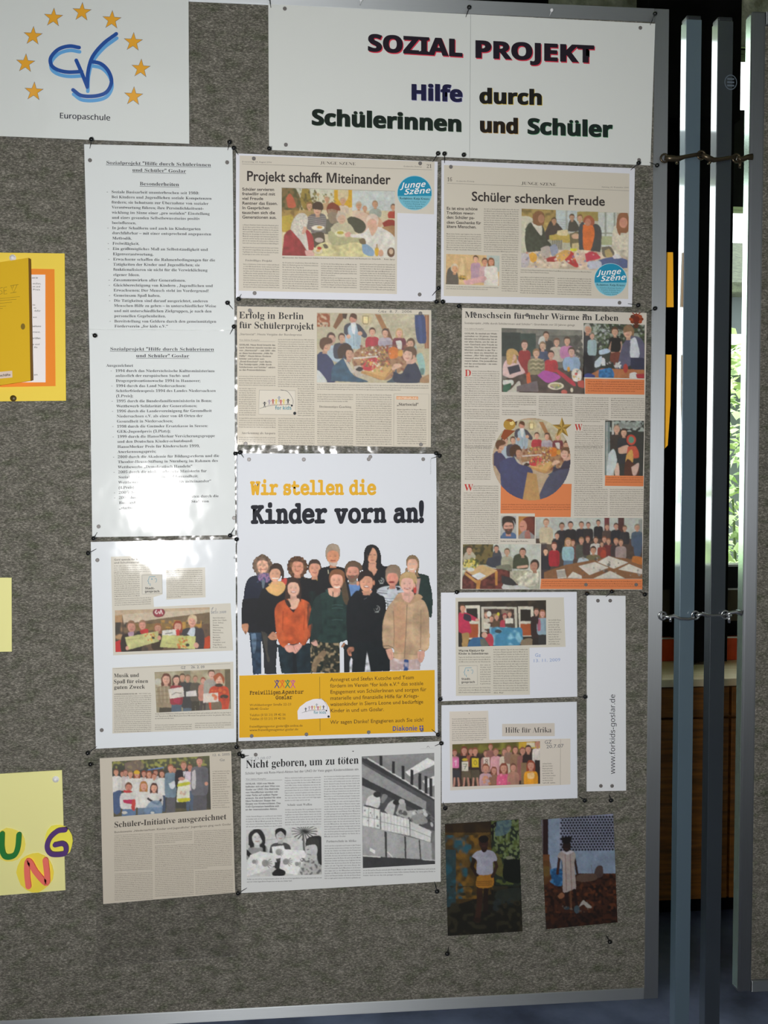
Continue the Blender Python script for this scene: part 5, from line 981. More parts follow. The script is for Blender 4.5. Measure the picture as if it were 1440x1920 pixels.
for y, x1, tx in ((767, 418, 'Wohldenberger Straße 22-23'), (793, 268, '38640 Goslar'), (835, 380, 'Telefon (0 53 21) 39 42 56'), (861, 380, 'Telefax (0 53 21) 39 42 56'), (912, 495, 'freiwilligenagentur.goslar@t-online.de'), (936, 465, '§.freiwilligenagentur.goslar.de')): d.t(tx, 137, x1, y, 15, 'g', '6a4e1c', 'text', m=-.02)
d.poly([462, 858, 459, 800, 475, 772, 520, 738, 565, 720, 620, 716, 652, 742, 672, 775, 680, 810, 681, 846], 'dcd8dc', 'logo_field'); kids(d, 515, 803, .74)
d.t('Diakonie', 1098, 1268, 934, 32, 'H', '4a4f92', 'text', m=-.02); d.poly([1280, 898, 1306, 897, 1308, 920, 1294, 936, 1281, 924], '4a4f92', 'logo'); d.line([1294, 898, 1294, 928], 5, Yc, 'logo'); d.line([1283, 910, 1306, 909], 5, Yc, 'logo')
d.done()
c = Pic([((x-445)*7.579, (y-1010)*7.579) for x, y in ((447, 1014), (816, 1014), (818, 1255), (449, 1266))], 445, 1010, 7.579)
SK = 'd2a083'; BK = '171717'
def logo_small(x, y, r, col='c8ccc8'):
    for k in range(10): a = k*.5-1.5; c.e(x+r*math.cos(a), y+r*math.sin(a), 5, 5, col, al=.9)
    c.l([x-r*.4, y-r*.2, x, y+r*.4, x+r*.4, y-r*.4], 6, col, .8); c.l([x-r*.6, y+r*1.2, x+r*.6, y+r*1.15], 9, col, .7)
# back row
c.view(445, 1010, 7.579)
c.b([70, 1100, 90, 800, 120, 640, 170, 560, 280, 520, 450, 520, 540, 600, 560, 1100], '1b2132'); c.b([65, 1200, 75, 1000, 200, 900, 400, 1000, 420, 1350, 160, 1330, 140, 1215], '191b20')
c.man(355, 380, 86, '1b2132', '6f5a4a', 'cf9f86', 'curly', w_=2.4, h=6, arms=False); c.b([285, 330, 290, 270, 350, 215, 420, 250, 445, 330, 410, 290, 350, 272], '5c4a3a'); c.n(220, 220, 480, 520, .5, 22)
c.b([285, 520, 340, 490, 440, 490, 470, 560, 420, 620, 370, 600, 310, 590], '8c6a8c'); c.n(280, 480, 470, 620, .9, 18, '3c4a6a'); c.b([345, 590, 390, 590, 375, 700, 355, 690], '5c6c74')
c.man(852, 400, 90, '14161a', '4e3322', 'cc8f76', 'curly', w_=2.6, h=9); c.n(690, 250, 1010, 600, .5, 24, '7c5a3c'); c.b([620, 560, 700, 560, 690, 650, 640, 650], 'b5453c')
c.man(1095, 425, 86, '121316', '3e2e26', 'cf967c', 'bun', w_=2.8, h=9); c.b([1120, 580, 1180, 550, 1200, 520, 1185, 580, 1150, 600], 'a08a3c')
c.man(1355, 250, 92, '131417', '94836f', 'c98a68', 'short', w_=2.3, h=9); c.b([1255, 240, 1250, 180, 1280, 100, 1350, 65, 1430, 90, 1460, 160, 1455, 240, 1430, 190, 1350, 150, 1285, 190], '9c8c78'); c.b([1290, 320, 1330, 335, 1390, 335, 1425, 320, 1410, 370, 1360, 385, 1310, 365], 'b8a89a'); c.l([1325, 308, 1385, 308], 14, '8c4438', .9); c.l([1285, 440, 1290, 490], 9, 'c8c0a8')
c.view(625, 1010, 7.579)
c.b([390, 420, 430, 300, 435, 180, 480, 100, 560, 80, 640, 130, 680, 250, 680, 350, 720, 400, 640, 440, 560, 470, 440, 460], '1a1a1c')
c.b([480, 420, 700, 390, 780, 420, 790, 760, 600, 800, 480, 600], '15161a'); c.b([490, 400, 560, 470, 620, 440, 620, 400, 575, 520, 500, 440], 'c09078'); c.b([495, 340, 600, 330, 610, 450, 570, 515, 505, 430], 'c29077')
c.e(548, 240, 68, 112, 'c89478'); c.b([480, 230, 490, 150, 560, 105, 500, 240, 480, 340], '19191b'); c.b([540, 90, 600, 130, 640, 240, 635, 420, 600, 400, 618, 240, 590, 150], '19191b'); c.l([508, 228, 535, 225], 9, '4c342a'); c.l([570, 225, 598, 228], 9, '4c342a'); c.l([548, 240, 545, 272], 7, 'a87058'); c.l([530, 302, 570, 300], 10, '94504a'); c.l([515, 345, 580, 348], 12, '7c6050', .6); logo_small(680, 590, 34)
c.man(1120, 360, 82, '22322f', '7f6a50', 'd4a48c', 'short', w_=3, h=9); c.b([1035, 350, 1040, 290, 1080, 250, 1140, 240, 1200, 280, 1222, 360, 1200, 500, 1225, 530, 1190, 540, 1165, 470, 1195, 380, 1170, 300, 1110, 270, 1060, 300], '80694e'); c.l([1060, 360, 1090, 358], 5, '5c5048'); c.l([1130, 362, 1170, 360], 5, '5c5048'); c.b([1180, 560, 1240, 530, 1320, 560, 1390, 700, 1410, 950, 1390, 1120, 1340, 1060, 1240, 900, 1190, 800], '20322f'); c.p([1180, 570, 1235, 560, 1200, 780, 1170, 790], 'a88c84'); c.b([1130, 690, 1170, 670, 1175, 760, 1140, 765], 'b0403c')
c.b([1030, 400, 1010, 460, 1050, 500, 1060, 440], '85705a'); c.e(1110, 390, 68, 84, 'd6a890'); c.l([1066, 355, 1096, 356], 12, 'b4b0a8', .7); c.l([1120, 356, 1158, 355], 12, 'b4b0a8', .7); c.l([1080, 425, 1110, 434, 1140, 423], 12, 'e0d4cc')
c.man(270, 480, 96, '1c2026', '5f4e40', 'cc8f7a', 'beard', w_=1.9, h=7); c.b([165, 470, 160, 400, 210, 330, 290, 310, 370, 340, 405, 400, 390, 480, 370, 420, 300, 380, 210, 400, 190, 470], '5e4a38'); c.b([215, 590, 260, 620, 330, 590, 320, 640, 270, 640, 225, 640], '7f7468'); c.b([210, 640, 270, 650, 360, 650, 365, 720, 240, 830], '5f7fae'); c.p([150, 600, 210, 620, 250, 830, 160, 830], '191b20')
c.b([610, 760, 650, 700, 760, 670, 950, 670, 1010, 700, 1000, 980, 780, 980, 740, 850], 'b8bcc2')
for k, cc in enumerate(('8a9098', '3c424e', 'c8ccd2', '7c8a96', '39414c', 'a9b0b4', '5c6260')): c.l([620+k*10, 725+k*36, 800, 745+k*36, 980, 725+k*36], 13, cc, .85)
c.e(855, 705, 95, 30, '24242a'); c.man(835, 560, 86, 'b8bcc2', '8c7a68', 'd08e7a', 'short', w_=.9, h=1.5, arms=False); c.b([740, 520, 740, 440, 790, 375, 870, 362, 940, 410, 958, 500, 940, 545, 920, 500, 860, 470, 780, 480], '857260'); c.b([765, 545, 905, 540, 905, 610, 770, 610], 'cf8c78', .4); c.e(825, 612, 42, 14, '7c2c2c')
# lower halves of the back row
c.view(445, 1130, 7.579)
c.b([60, 300, 65, 0, 120, -60, 400, -60, 560, 0, 540, 440, 350, 430, 150, 420, 130, 330], '15171c'); c.b([60, 300, 150, 295, 150, 380, 120, 455, 105, 430, 65, 360], 'b98466'); c.l([112, 400, 118, 450], 12, '3c2a22')
c.p([165, 420, 345, 420, 345, 1010, 220, 1020, 200, 740], '26384c'); c.b([190, 440, 260, 440, 265, 640, 230, 720, 210, 600], '5a7086', .8); c.n(170, 420, 345, 1020, .5, 40)
c.p([330, 400, 560, 480, 570, 640, 550, 900, 560, 1010, 380, 1012, 370, 700], '23262a'); c.b([340, 400, 420, 450, 430, 700, 460, 800, 430, 830, 390, 640], '4a463e', .7)
c.b([430, 480, 500, 410, 560, 450, 580, 500, 520, 525, 470, 520], 'b78468'); c.l([500, 470, 550, 490], 6, '7c4c38', .8)
c.l([330, 215, 350, 180, 375, 170], 6, '5a6a8a', .8); c.l([360, 215, 385, 185, 400, 190], 6, '5a6a8a', .8)
c.p([570, 590, 1010, 570, 1080, 620, 1060, 1000, 625, 1005, 600, 860], '15262e'); c.n(570, 590, 1060, 1000, .5, 60); c.p([780, 720, 830, 700, 850, 1000, 790, 1002], '0e161c')
c.p([1000, 300, 1150, 200, 1160, 520, 1030, 600], '151a1b')
c.p([1040, 560, 1130, 500, 1460, 500, 1460, 1000, 1050, 990], '2c2c22'); c.n(1040, 540, 1460, 990, 1.4, 40, '8f7f62'); c.n(1040, 540, 1460, 990, 1.2, 26, '14201c'); c.b([1070, 990, 1060, 860, 1200, 680, 1260, 720, 1140, 880, 1110, 990], '8a7258', .75)
# front row
c.view(445, 1010, 7.579)
c.b([360, 1100, 350, 800, 400, 690, 470, 640, 640, 640, 680, 760, 660, 1100], '14161a'); c.b([250, 1050, 330, 760, 400, 700, 500, 800, 520, 1200, 300, 1250], '14161a')
c.b([400, 700, 470, 650, 500, 600, 620, 600, 680, 660, 660, 740, 590, 800, 540, 805, 450, 760], 'd0a468'); c.man(540, 500, 84, 'd0a468', '3a2820', 'd09c80', 'short', w_=.7, h=.6, arms=False, turn=-.3); c.b([480, 380, 540, 340, 620, 370, 665, 470, 660, 560, 635, 570, 620, 480, 560, 420, 470, 400, 455, 480, 460, 400], '3a2a22'); c.l([500, 556, 580, 560], 14, 'e6dccf'); c.b([440, 640, 560, 600, 680, 650, 600, 740, 500, 740], 'd2a670', .6)
c.b([690, 1000, 680, 780, 690, 650, 740, 560, 800, 545, 870, 580, 905, 700, 905, 860, 940, 940, 900, 1040, 740, 1050], '3c281f')
c.view(445, 1130, 7.579)
c.b([540, 300, 530, 120, 560, 20, 650, -40, 740, -50, 800, 60, 880, -50, 960, -40, 1030, 20, 1055, 160, 1060, 360, 1010, 520, 940, 600, 880, 560, 800, 585, 720, 580, 690, 620, 650, 630, 590, 560, 555, 450], 'b7562e'); c.b([640, 100, 700, 60, 900, 60, 960, 120, 950, 420, 900, 560, 700, 560, 650, 400], 'b44e26', .7); c.n(530, -40, 1060, 620, .3, 60)
c.l([650, 120, 640, 380], 16, '9a3e1c', .7); c.l([955, 120, 940, 380], 14, '9a3e1c', .7); c.l([740, 60, 800, 135, 850, 60], 8, '9c421e', .8)
c.p([735, 75, 835, 75, 798, 135], '2a1418'); c.b([720, -60, 740, 40, 770, 85, 830, 80, 860, 20, 870, -60], 'd2a890')
c.b([665, 620, 720, 585, 800, 600, 880, 570, 920, 600, 880, 660, 825, 715, 790, 695, 730, 700, 690, 670], 'd09a8c'); c.l([790, 610, 830, 690], 6, '8c5248', .8); c.l([740, 590, 800, 600], 8, '5c2018', .7); c.l([840, 640, 860, 690], 4, '9c6458', .7)
c.view(445, 1010, 7.579)
c.head(795, 700, 92, '3c281f', 'd6a892', 'x', smile=2); c.b([700, 720, 700, 620, 750, 560, 800, 560, 720, 650, 715, 760, 700, 900, 740, 970, 700, 940, 670, 850], '3c281f'); c.b([800, 548, 870, 590, 900, 700, 900, 880, 880, 850, 885, 720, 850, 620], '35241c'); c.b([690, 860, 730, 880, 760, 960, 720, 965], '35241c')
# green hoodie
c.view(625, 1010, 7.579)
c.b([-370, 1240, -290, 900, -200, 790, -60, 740, 100, 740, 180, 800, 215, 950, 210, 1420, -200, 1450, -260, 1200], '1f3632'); c.n(-370, 740, 215, 1450, .6, 70, '122422'); c.b([-100, 760, 0, 830, 90, 780, 130, 740, 0, 700, -110, 720], '26403c')
c.b([-80, 700, 80, 700, 95, 780, 30, 825, -60, 790], 'cfa08a'); c.b([110, 560, 170, 600, 200, 750, 220, 900, 170, 930, 120, 800], '4e4030'); c.man(45, 590, 96, '1f3632', '7a4e34', 'd8a088', 'short', w_=.6, h=.1, arms=False); c.b([-55, 560, -50, 480, 0, 435, 80, 430, 150, 480, 165, 580, 140, 620, 120, 520, 30, 470, -30, 500], '7c5236'); c.l([10, 680, 45, 690, 85, 680], 14, 'e6dcd2')
for k, yy in enumerate((940, 985, 1150)): c.l([-20, yy, 30, yy-8, 130, yy+2], 7, '4a6a66', .6)
c.view(445, 1130, 7.579); c.b([1045, 560, 1100, 515, 1135, 560, 1135, 610, 1080, 600], 'c79a8c'); c.b([1040, 300, 1090, -20, 1180, -100, 1200, 300, 1130, 510, 1040, 540], '1c2c2b', .8)
# black hoodie
c.view(625, 1010, 7.579)
c.b([180, 1100, 200, 900, 260, 800, 340, 730, 460, 790, 560, 740, 640, 790, 720, 830, 750, 1000, 760, 1500, 780, 1850, 260, 1850, 200, 1500], '12161b')
c.view(625, 1130, 7.579); c.p([260, 560, 700, 540, 790, 600, 800, 970, 522, 975, 475, 680, 440, 980, 262, 985, 270, 790], '10181c'); c.p([140, 560, 240, 620, 262, 740, 230, 830, 225, 990, 150, 990], '14191c'); c.p([250, 770, 268, 800, 256, 985, 228, 990, 228, 840], 'd6d9df'); c.p([475, 680, 525, 978, 442, 980, 455, 850], 'd6d9df')
c.b([190, 670, 220, 630, 285, 625, 285, 680, 250, 700, 255, 750, 215, 740], 'c08468'); c.l([225, 660, 225, 730], 6, '6c3c2c', .8); c.b([105, 620, 150, 560, 165, 580, 125, 635], 'a47860'); logo_small(615, 80, 40); c.n(180, 0, 780, 980, .5, 60, '0b1418')
c.view(625, 1010, 7.579); c.b([330, 760, 420, 700, 540, 740, 600, 790, 460, 830], '161a20'); c.b([400, 740, 540, 730, 520, 780, 440, 800], 'c8937a'); c.head(465, 620, 100, '2b2220', 'd29a7e', 'x', smile=2); c.b([345, 600, 350, 520, 400, 460, 470, 440, 540, 470, 575, 540, 570, 620, 540, 540, 490, 500, 420, 560, 370, 600], '2b211e'); c.e(345, 630, 20, 34, 'c88e72'); c.e(572, 620, 14, 34, 'c08468'); c.l([430, 855, 470, 835], 6, '60666a')
# beige hoodie
c.view(625, 1130, 7.579)
c.p([800, 780, 1250, 780, 1225, 950, 800, 960], 'b59e9a'); c.b([1000, 790, 1060, 790, 1055, 960, 995, 960], '2c4a7c'); c.n(800, 780, 1250, 960, .4, 40, 'd0c4c8')
c.b([690, 480, 700, 280, 760, 80, 830, -20, 900, -60, 1220, -60, 1310, 20, 1350, 150, 1365, 400, 1360, 620, 1290, 690, 1220, 670, 1180, 790, 1020, 800, 860, 780, 850, 650, 720, 640, 700, 560], 'b5987a'); c.n(690, -60, 1365, 800, .28, 90); c.b([860, 0, 1010, 0, 1010, 640, 880, 640, 850, 300], 'bd9070', .6)
c.l([850, 120, 860, 400, 855, 620], 11, '7c6450', .7); c.l([1240, 100, 1235, 640], 12, '7c6450', .7); c.l([1045, 0, 1020, 560, 1005, 780], 12, '7a6454', .85); c.l([700, 610, 780, 605, 850, 640], 12, '5c5040', .8); c.l([1215, 660, 1290, 680], 10, '6c5a48', .7); c.l([860, 710, 1180, 730], 8, '94785e', .7)
c.b([1120, 160, 1180, 140, 1220, 170, 1215, 230, 1130, 230], '9c8468', .7); c.b([740, 660, 830, 650, 850, 760, 820, 810, 780, 780], 'c99a88'); c.b([1190, 690, 1290, 680, 1290, 780, 1240, 850, 1195, 800], 'c99a88'); c.l([815, 700, 830, 780], 6, '8c5c50', .7); c.l([1225, 720, 1215, 800], 6, '8c5c50', .7)
c.view(625, 1010, 7.579)
c.b([850, 870, 900, 790, 960, 760, 1010, 780, 1060, 900, 1140, 800, 1200, 780, 1260, 820, 1220, 860, 1060, 930, 950, 890], 'b09072'); c.b([960, 760, 1100, 740, 1140, 800, 1070, 900, 990, 860], 'd2a494')
c.man(1045, 640, 98, 'd2a494', 'b09468', 'd8a898', 'short', w_=.4, h=.1, arms=False); c.b([940, 640, 935, 560, 980, 490, 1060, 465, 1150, 490, 1185, 560, 1175, 660, 1155, 590, 1110, 540, 1040, 530, 970, 570], 'b0946a'); c.e(1150, 660, 14, 30, 'cf9a88'); c.l([1005, 702, 1045, 714, 1085, 702], 14, '9c4c48'); c.l([1015, 703, 1075, 705], 6, 'e8dcd4')
c.build('photograph', M, hP+.0001, 1, grain=.05)

# ---- 10 sheet with two clippings below the typed lists
q = [(170.5, 1016), (442, 1011), (443, 1391), (180, 1403.5)]
M = sheet('clippings_sheet', q, 0, H1, paper('d3d7db', 3)); tag(M, 'white laminated sheet with small clippings, among them Musik und Spaß für einen guten Zweck', 'sheet'); frameset(M, q, (5, 3, 0, 4), H1)
Z = V2(165, 1000, 4.683); N2 = 'c6c1b5'
cl = slab('clipping', Z([(203, 205), (560, 192), (560, 360), (650, 358), (655, 535), (575, 560), (580, 645), (1252, 612), (1275, 1027), (222, 1070)]), H1, HC, paper(N2, 3), M)
d = Doc(cl, 165, 1000, 4.683, -.02, HQ, 1)
d.t('Geld spende für Bücher', 230, 505, 238, 16, 'g', '54504a'); d.t('und Schulmaterial', 230, 450, 265, 16, 'g', '54504a')
d.col(230, 550, 275, 345, 18, c=CB, m=-.03); d.col(232, 455, 345, 560, 18, c=CB, m=-.03); d.col(235, 555, 565, 645, 18, c=CB, m=-.04)
d.poly([475, 365, 652, 360, 654, 525, 478, 532], 'c9c5bb', 'logo'); d.line([475, 365, 652, 360, 654, 525, 478, 532, 475, 365], 2.5, '77746c', 'logo')
def face_logo(d, x, y, s_):
    d.line([x+90*s_, y, x+20*s_, y+2*s_, x+10*s_, y+40*s_, x, y+55*s_, x+12*s_, y+60*s_, x+10*s_, y+85*s_, x+30*s_, y+84*s_, x+30*s_, y+110*s_], 8*s_, '7fa0ac', 'logo'); d.disc(x+50*s_, y+30*s_, 9*s_, '7fa0ac', 'logo'); d.curve([x+80*s_, y+28*s_, x+100*s_, y+24*s_, x+104*s_, y+50*s_, x+92*s_, y+70*s_], 6*s_, '7fa0ac', 'logo')
face_logo(d, 525, 378, .75); d.t('Stadt-', 502, 588, 490, 19, 'H', '3a3834', 'logo', m=0); d.t('gespräch', 500, 630, 517, 19, 'H', '3a3834', 'logo', m=0)
for i, tx in enumerate(('Spendenüber-', 'gabe bei C&A:', '(von links)', 'Bettina', 'Warnecke,', 'Henning', 'Binnewies,', 'Carmen', 'Barthold,', 'Annegret', 'Kutsche und', 'Olga Born.', 'Foto: Scherk')): d.t(tx, 1096, (1210, 1220, 1190, 1150, 1190, 1165, 1192, 1155, 1165, 1160, 1205, 1180, 1215)[i], 745+i*21.5, 11, 'g', '5e5a52', m=0)
d.curve([1085, 665, 1100, 648, 1085, 690, 1120, 680, 1125, 655], 3, '7d8088', 'handwriting'); d.t('20.01.2009', 1080, 1215, 705, 20, 'g', '7d8088', 'handwriting', m=-.05); d.done()
c = Pic([(237, 675), (1069, 647), (1075, 1010), (243, 1041)], 165, 1000, 4.683, '5f4a3a')
c.r(230, 640, 300, 960, 'a5835f'); c.p([300, 700, 1070, 640, 1070, 690, 640, 745, 315, 800], 'bdae98'); c.p([315, 795, 640, 745, 1070, 690, 1070, 790, 315, 870], '6c5a44'); c.n(240, 780, 1075, 1040, .9, 36, '3a3430'); c.p([230, 660, 1070, 640, 1070, 665, 400, 700, 235, 720], 'b39e84')
c.e(622, 693, 54, 42, '6a2434'); c.e(622, 693, 44, 34, '8f3040'); c.t = None
c.l([600, 672, 590, 690, 600, 704, 608, 700], 8, 'd8ccc8'); c.l([630, 704, 640, 672, 652, 704], 7, 'd8ccc8'); c.l([606, 700, 622, 684, 628, 704], 5, 'd8ccc8')
c.b([240, 950, 290, 940, 305, 1040, 245, 1040], 'b3242a'); c.b([1020, 920, 1070, 900, 1070, 1000, 1010, 1000], 'b8401f'); c.r(420, 790, 900, 850, '8a6a34', .6); c.n(640, 760, 1000, 870, .9, 26, 'a8803c')
c.man(380, 820, 36, '2a2324', '7f5c44', 'c08a78', h=5, w_=2.5, turn=.4); c.b([350, 870, 400, 860, 395, 900, 360, 900], 'a88a9c'); c.man(478, 805, 30, '2c2628', '8c6a54', 'c48a78', h=4, w_=2); c.b([455, 850, 520, 835, 525, 870, 470, 880], 'b02c30'); c.man(612, 830, 28, '33281f', '8a5a3c', 'c08c76', h=5, w_=2, kind='longc'); c.man(788, 815, 32, '5a3432', '8a3a28', 'd09a84', h=3, w_=2, kind='longc'); c.b([765, 850, 800, 840, 800, 900, 770, 900], 'b8322e')
c.man(915, 770, 36, '33323a', 'c0a888', 'd49c88', h=8, w_=2.5); c.b([870, 880, 905, 830, 940, 830, 925, 910], 'b8c0c8'); c.b([940, 850, 1000, 830, 1025, 930, 1000, 1040, 940, 1010], '322f36'); c.b([885, 745, 900, 715, 950, 725, 950, 790, 930, 745], 'c4b090')
c.p([325, 910, 615, 855, 625, 945, 355, 1020], 'b5b47c'); c.n(325, 850, 625, 1020, .2, 40); c.p([655, 850, 770, 840, 775, 890, 650, 895], 'cfccc4'); c.p([655, 890, 945, 900, 940, 1015, 630, 995], 'b8b878')
c.speck(500, 880, 600, 950, 14, 9, ['b8542c', 'c8a040']); c.speck(790, 910, 870, 1000, 22, 11, ['b8442c', 'c87a3c', 'a8a040']); c.e(573, 915, 14, 11, '2c342c'); c.e(874, 978, 18, 14, '2c342c'); c.l([350, 930, 460, 920], 4, '8c8c5a'); c.l([680, 960, 770, 970], 4, '8c8c5a'); c.l([680, 880, 740, 870], 7, '5c5a58')
c.e(625, 915, 16, 20, 'd09a84'); c.e(950, 980, 22, 24, 'c89684'); c.e(345, 1005, 14, 18, 'c89684'); c.build('photograph', cl, HQ, 1, grain=.09, wash=('a89c84', .06))
cl = slab('clipping', Z([(686, 310), (1028, 298), (1033, 560), (690, 580)]), H1, HC, paper(N2, 3), M)
d = Doc(cl, 165, 1000, 4.683, -.015, HQ, 1); d.col(692, 1005, 318, 570, 17.6, c=CB, last=.4); d.done()
cl = slab('clipping', Z([(215, 1180), (1276, 1125), (1282, 1712), (216, 1755)]), H1, HC, paper(N2, 3), M)
d = Doc(cl, 165, 1000, 4.683, -.018, HQ, 1); d.line([218, 1187, 1250, 1142], 2.5, '8c887e')
d.t('Musik und', 229, 450, 1263, 33, 's', '3c3936', 'headline', m=-.02); d.t('Spaß für einen', 226, 530, 1316, 33, 's', '3c3936', 'headline', m=-.02); d.t('guten Zweck', 229, 500, 1366, 33, 's', '3c3936', 'headline', m=-.02)
d.t('LANGELSHEIM/GOSLAR.', 232, 438, 1415, 10, 'G', '4c4840', m=-.02); d.col(450, 552, 1395, 1418, 17, c=CB); d.col(232, 556, 1418, 1742, 17.3, c=CB); d.col(590, 1255, 1572, 1640, 20, c=CB, cap=11, last=.25); d.col(590, 912, 1670, 1725, 18, c=CB); d.col(940, 1256, 1655, 1712, 18, c=CB, last=.8)
d.t('GZ', 815, 858, 1188, 22, 'g', '5c6068', 'handwriting', m=0); d.t('26. 2. 09', 905, 1025, 1182, 22, 'g', '5c6068', 'handwriting', m=0); d.done()
c = Pic([(585, 1216), (1250, 1188), (1255, 1540), (603, 1572)], 165, 1000, 4.683, '9a8f74')
c.n(580, 1190, 1255, 1420, .5, 60, 'c4bca4'); c.r(1200, 1190, 1256, 1545, '5a5240'); c.r(840, 1200, 900, 1300, '6a6a5c', .6); c.r(1120, 1190, 1160, 1400, '7c7060', .6); c.e(612, 1300, 26, 30, 'b8b4a8'); c.r(600, 1470, 1250, 1575, '8c866e', .8)
c.man(828, 1262, 23, '2f3038', '4c3c2c', 'c09078', h=9, w_=2.2); c.man(875, 1270, 22, '2b2e38', '7c5c44', 'c09078', h=10, w_=2.6, low='4a5c6c', h2=6); c.man(942, 1275, 20, '4c4640', '7c6450', 'b88c78', h=8, w_=2.2, low='2c2a28', h2=6); c.man(1010, 1292, 20, 'b87a6a', '8a3a2a', 'd09a88', h=7, w_=2, low='3a3438', h2=6); c.man(1085, 1235, 28, '9c9890', '54402f', 'd0a090', h=6, w_=2.4, low='5a564e', h2=5)
c.man(686, 1280, 34, '8f8068', '5a2c22', 'd0a08c', 'long', h=5.5, w_=2.4, low='38342e', h2=4); 
for k in range(4): c.l([600+k*34, 1340, 610+k*34, 1480], 8, 'b8ac98', .5); c.l([600, 1350+k*36, 730, 1345+k*36], 8, '6c5c48', .5)
c.man(775, 1285, 28, '8a2436', '3c2420', 'd0a08c', 'longc', h=6, w_=2, low='44566a', h2=4); c.man(1150, 1280, 36, 'c03c20', '8c3c24', 'd8a890', 'short', h=6, w_=2.4); c.b([1110, 1300, 1100, 1250, 1150, 1232, 1195, 1260, 1190, 1320, 1160, 1250], '9a4a28'); c.e(1150, 1330, 36, 16, '38241f'); c.b([1080, 1480, 1160, 1470, 1170, 1545, 1090, 1550], '6c5c4c')
c.p([705, 1365, 835, 1345, 845, 1430, 720, 1450], 'd0c8c0'); c.p([860, 1388, 948, 1375, 955, 1425, 862, 1430], 'cdc8c4'); c.p([1010, 1405, 1140, 1395, 1145, 1475, 1012, 1485], 'd0c6bc'); c.l([735, 1415, 770, 1395, 820, 1400], 6, '6c645c'); c.l([1090, 1420, 1120, 1415], 6, '6c645c'); c.b([750, 1450, 810, 1440, 800, 1490, 755, 1480], 'a02448'); c.e(1195, 1430, 38, 18, '2c2422')
c.speck(1080, 1340, 1220, 1500, 16, 12, ['d0602c', 'a02c28']); c.build('photograph', cl, HQ, 1, grain=.09, wash=('b0a68e', .1))
d = Doc(M, 165, 1000, 4.683, 0, HP, 1); d.t('12', 1274, 1296, 222, 18, 'G', '4a4c50', 'text'); d.done()

# ---- 11 the yellowed clipping at the lower left
q = [(187.2, 1421.5), (433.5, 1408), (441, 1673), (193.8, 1694.5)]
M = sheet('newspaper_clipping', q, 0, H1, paper('bcb4a6')); tag(M, 'yellowed newspaper clipping Schüler-Initiative ausgezeichnet, lowest at the left of the board', 'newspaper clipping')
frameset(M, q, (10, 7, 118, 12), H1)
d = Doc(M, 165, 1390, 4.966, -.053, HP, 0); CY = '5e574f'
d.t('Schüler-Initiative ausgezeichnet', 243, 1290, 800, 52, 's', '433e3a', 'headline', y1=722)
d.t('Bundesweite „Niedersachsen: Kinder und Jugendliche“ Jugendpreis ging nach Goslar', 246, 1334, 852, 18, 'g', '5c564e', 'text', m=-.07)
d.col(247, 600, 862, 1210, 17.2, c=CY, m=-.045); d.col(250, 605, 1222, 1490, 17.2, c=CY, m=-.04); d.col(622, 972, 850, 962, 17.2, c=CY, last=.55, m=-.06); d.col(625, 985, 962, 1455, 17.2, c=CY, m=-.045); d.col(990, 1340, 825, 1185, 17.2, c=CY, last=.35, m=-.05); d.col(1000, 1350, 1200, 1420, 17.2, c=CY, m=-.045)
d.col(1160, 1322, 265, 632, 21, c=CY, left=True, cap=10, m=-.03)
d.t('12. 6. 2005', 1155, 1322, 136, 22, 'g', '6a6c70', 'handwriting', m=-.05); d.t('Gz', 1225, 1275, 182, 22, 'g', '6a6c70', 'handwriting', m=-.05); d.done()
c = Pic([(224, 186), (1132, 132), (1144, 632), (240, 700)], 165, 1390, 4.966, '3a3c38')
c.g(220, 130, 1145, 270, '5a5c40', '3a3f3c'); c.n(220, 130, 1145, 260, 1.4, 22, '8a8a4c'); c.l([560, 262, 700, 240], 9, '5a7ab0'); c.r(230, 620, 1145, 700, '54503c'); c.b([340, 200, 460, 170, 520, 210, 500, 260, 360, 270], '7c6a60', .7)
for x, y, hh in ((320, 300, '5c3c30'), (350, 290, '7a5040'), (520, 300, '7c3a28'), (630, 290, '6a3a30'), (800, 265, '5c3c30')): c.man(x, y, 20, 'c0b8b4', hh, 'b98470', h=6, w_=2.2)
for x, y, r_, top, hh, kd, h_ in ((262, 285, 22, 'd0cdc8', '6a4a38', 'short', 7), (395, 305, 22, 'd2cfca', '8a6a4c', 'short', 7), (455, 300, 24, 'd4d1cc', '8a4426', 'long', 7), (568, 305, 22, 'd0cdc8', '7c4630', 'longc', 7), (615, 325, 20, 'd0cdc8', '8a4a3a', 'short', 7), (688, 300, 22, 'd6d4d0', '5c3a2c', 'longc', 8)): c.man(x, y, r_, top, hh, 'c8917a', kd, h=h_, w_=2.1)
c.e(455, 285, 28, 18, 'c8a030'); c.b([235, 470, 310, 460, 300, 650, 240, 655], '43587c'); c.r(690, 500, 720, 650, '3c4c64')
c.man(768, 248, 25, '6c8290', '8a5c44', 'c48c78', h=9, w_=2.1, low='57565c', h2=8); c.b([750, 390, 840, 350, 800, 430, 770, 435], 'c8ccd0'); c.man(890, 222, 26, '24222c', '8c6a48', 'c88e7a', h=6.5, w_=3); c.p([885, 280, 915, 270, 890, 330], 'c8c4c8'); c.man(948, 240, 22, 'c8b8c4', '6a4a38', 'b97f6c', h=8, w_=2, low='4c5c70', h2=8); c.man(1038, 185, 29, '64646c', '5c4c44', 'c08a78', h=9, w_=2.7, low='54545a', h2=7)
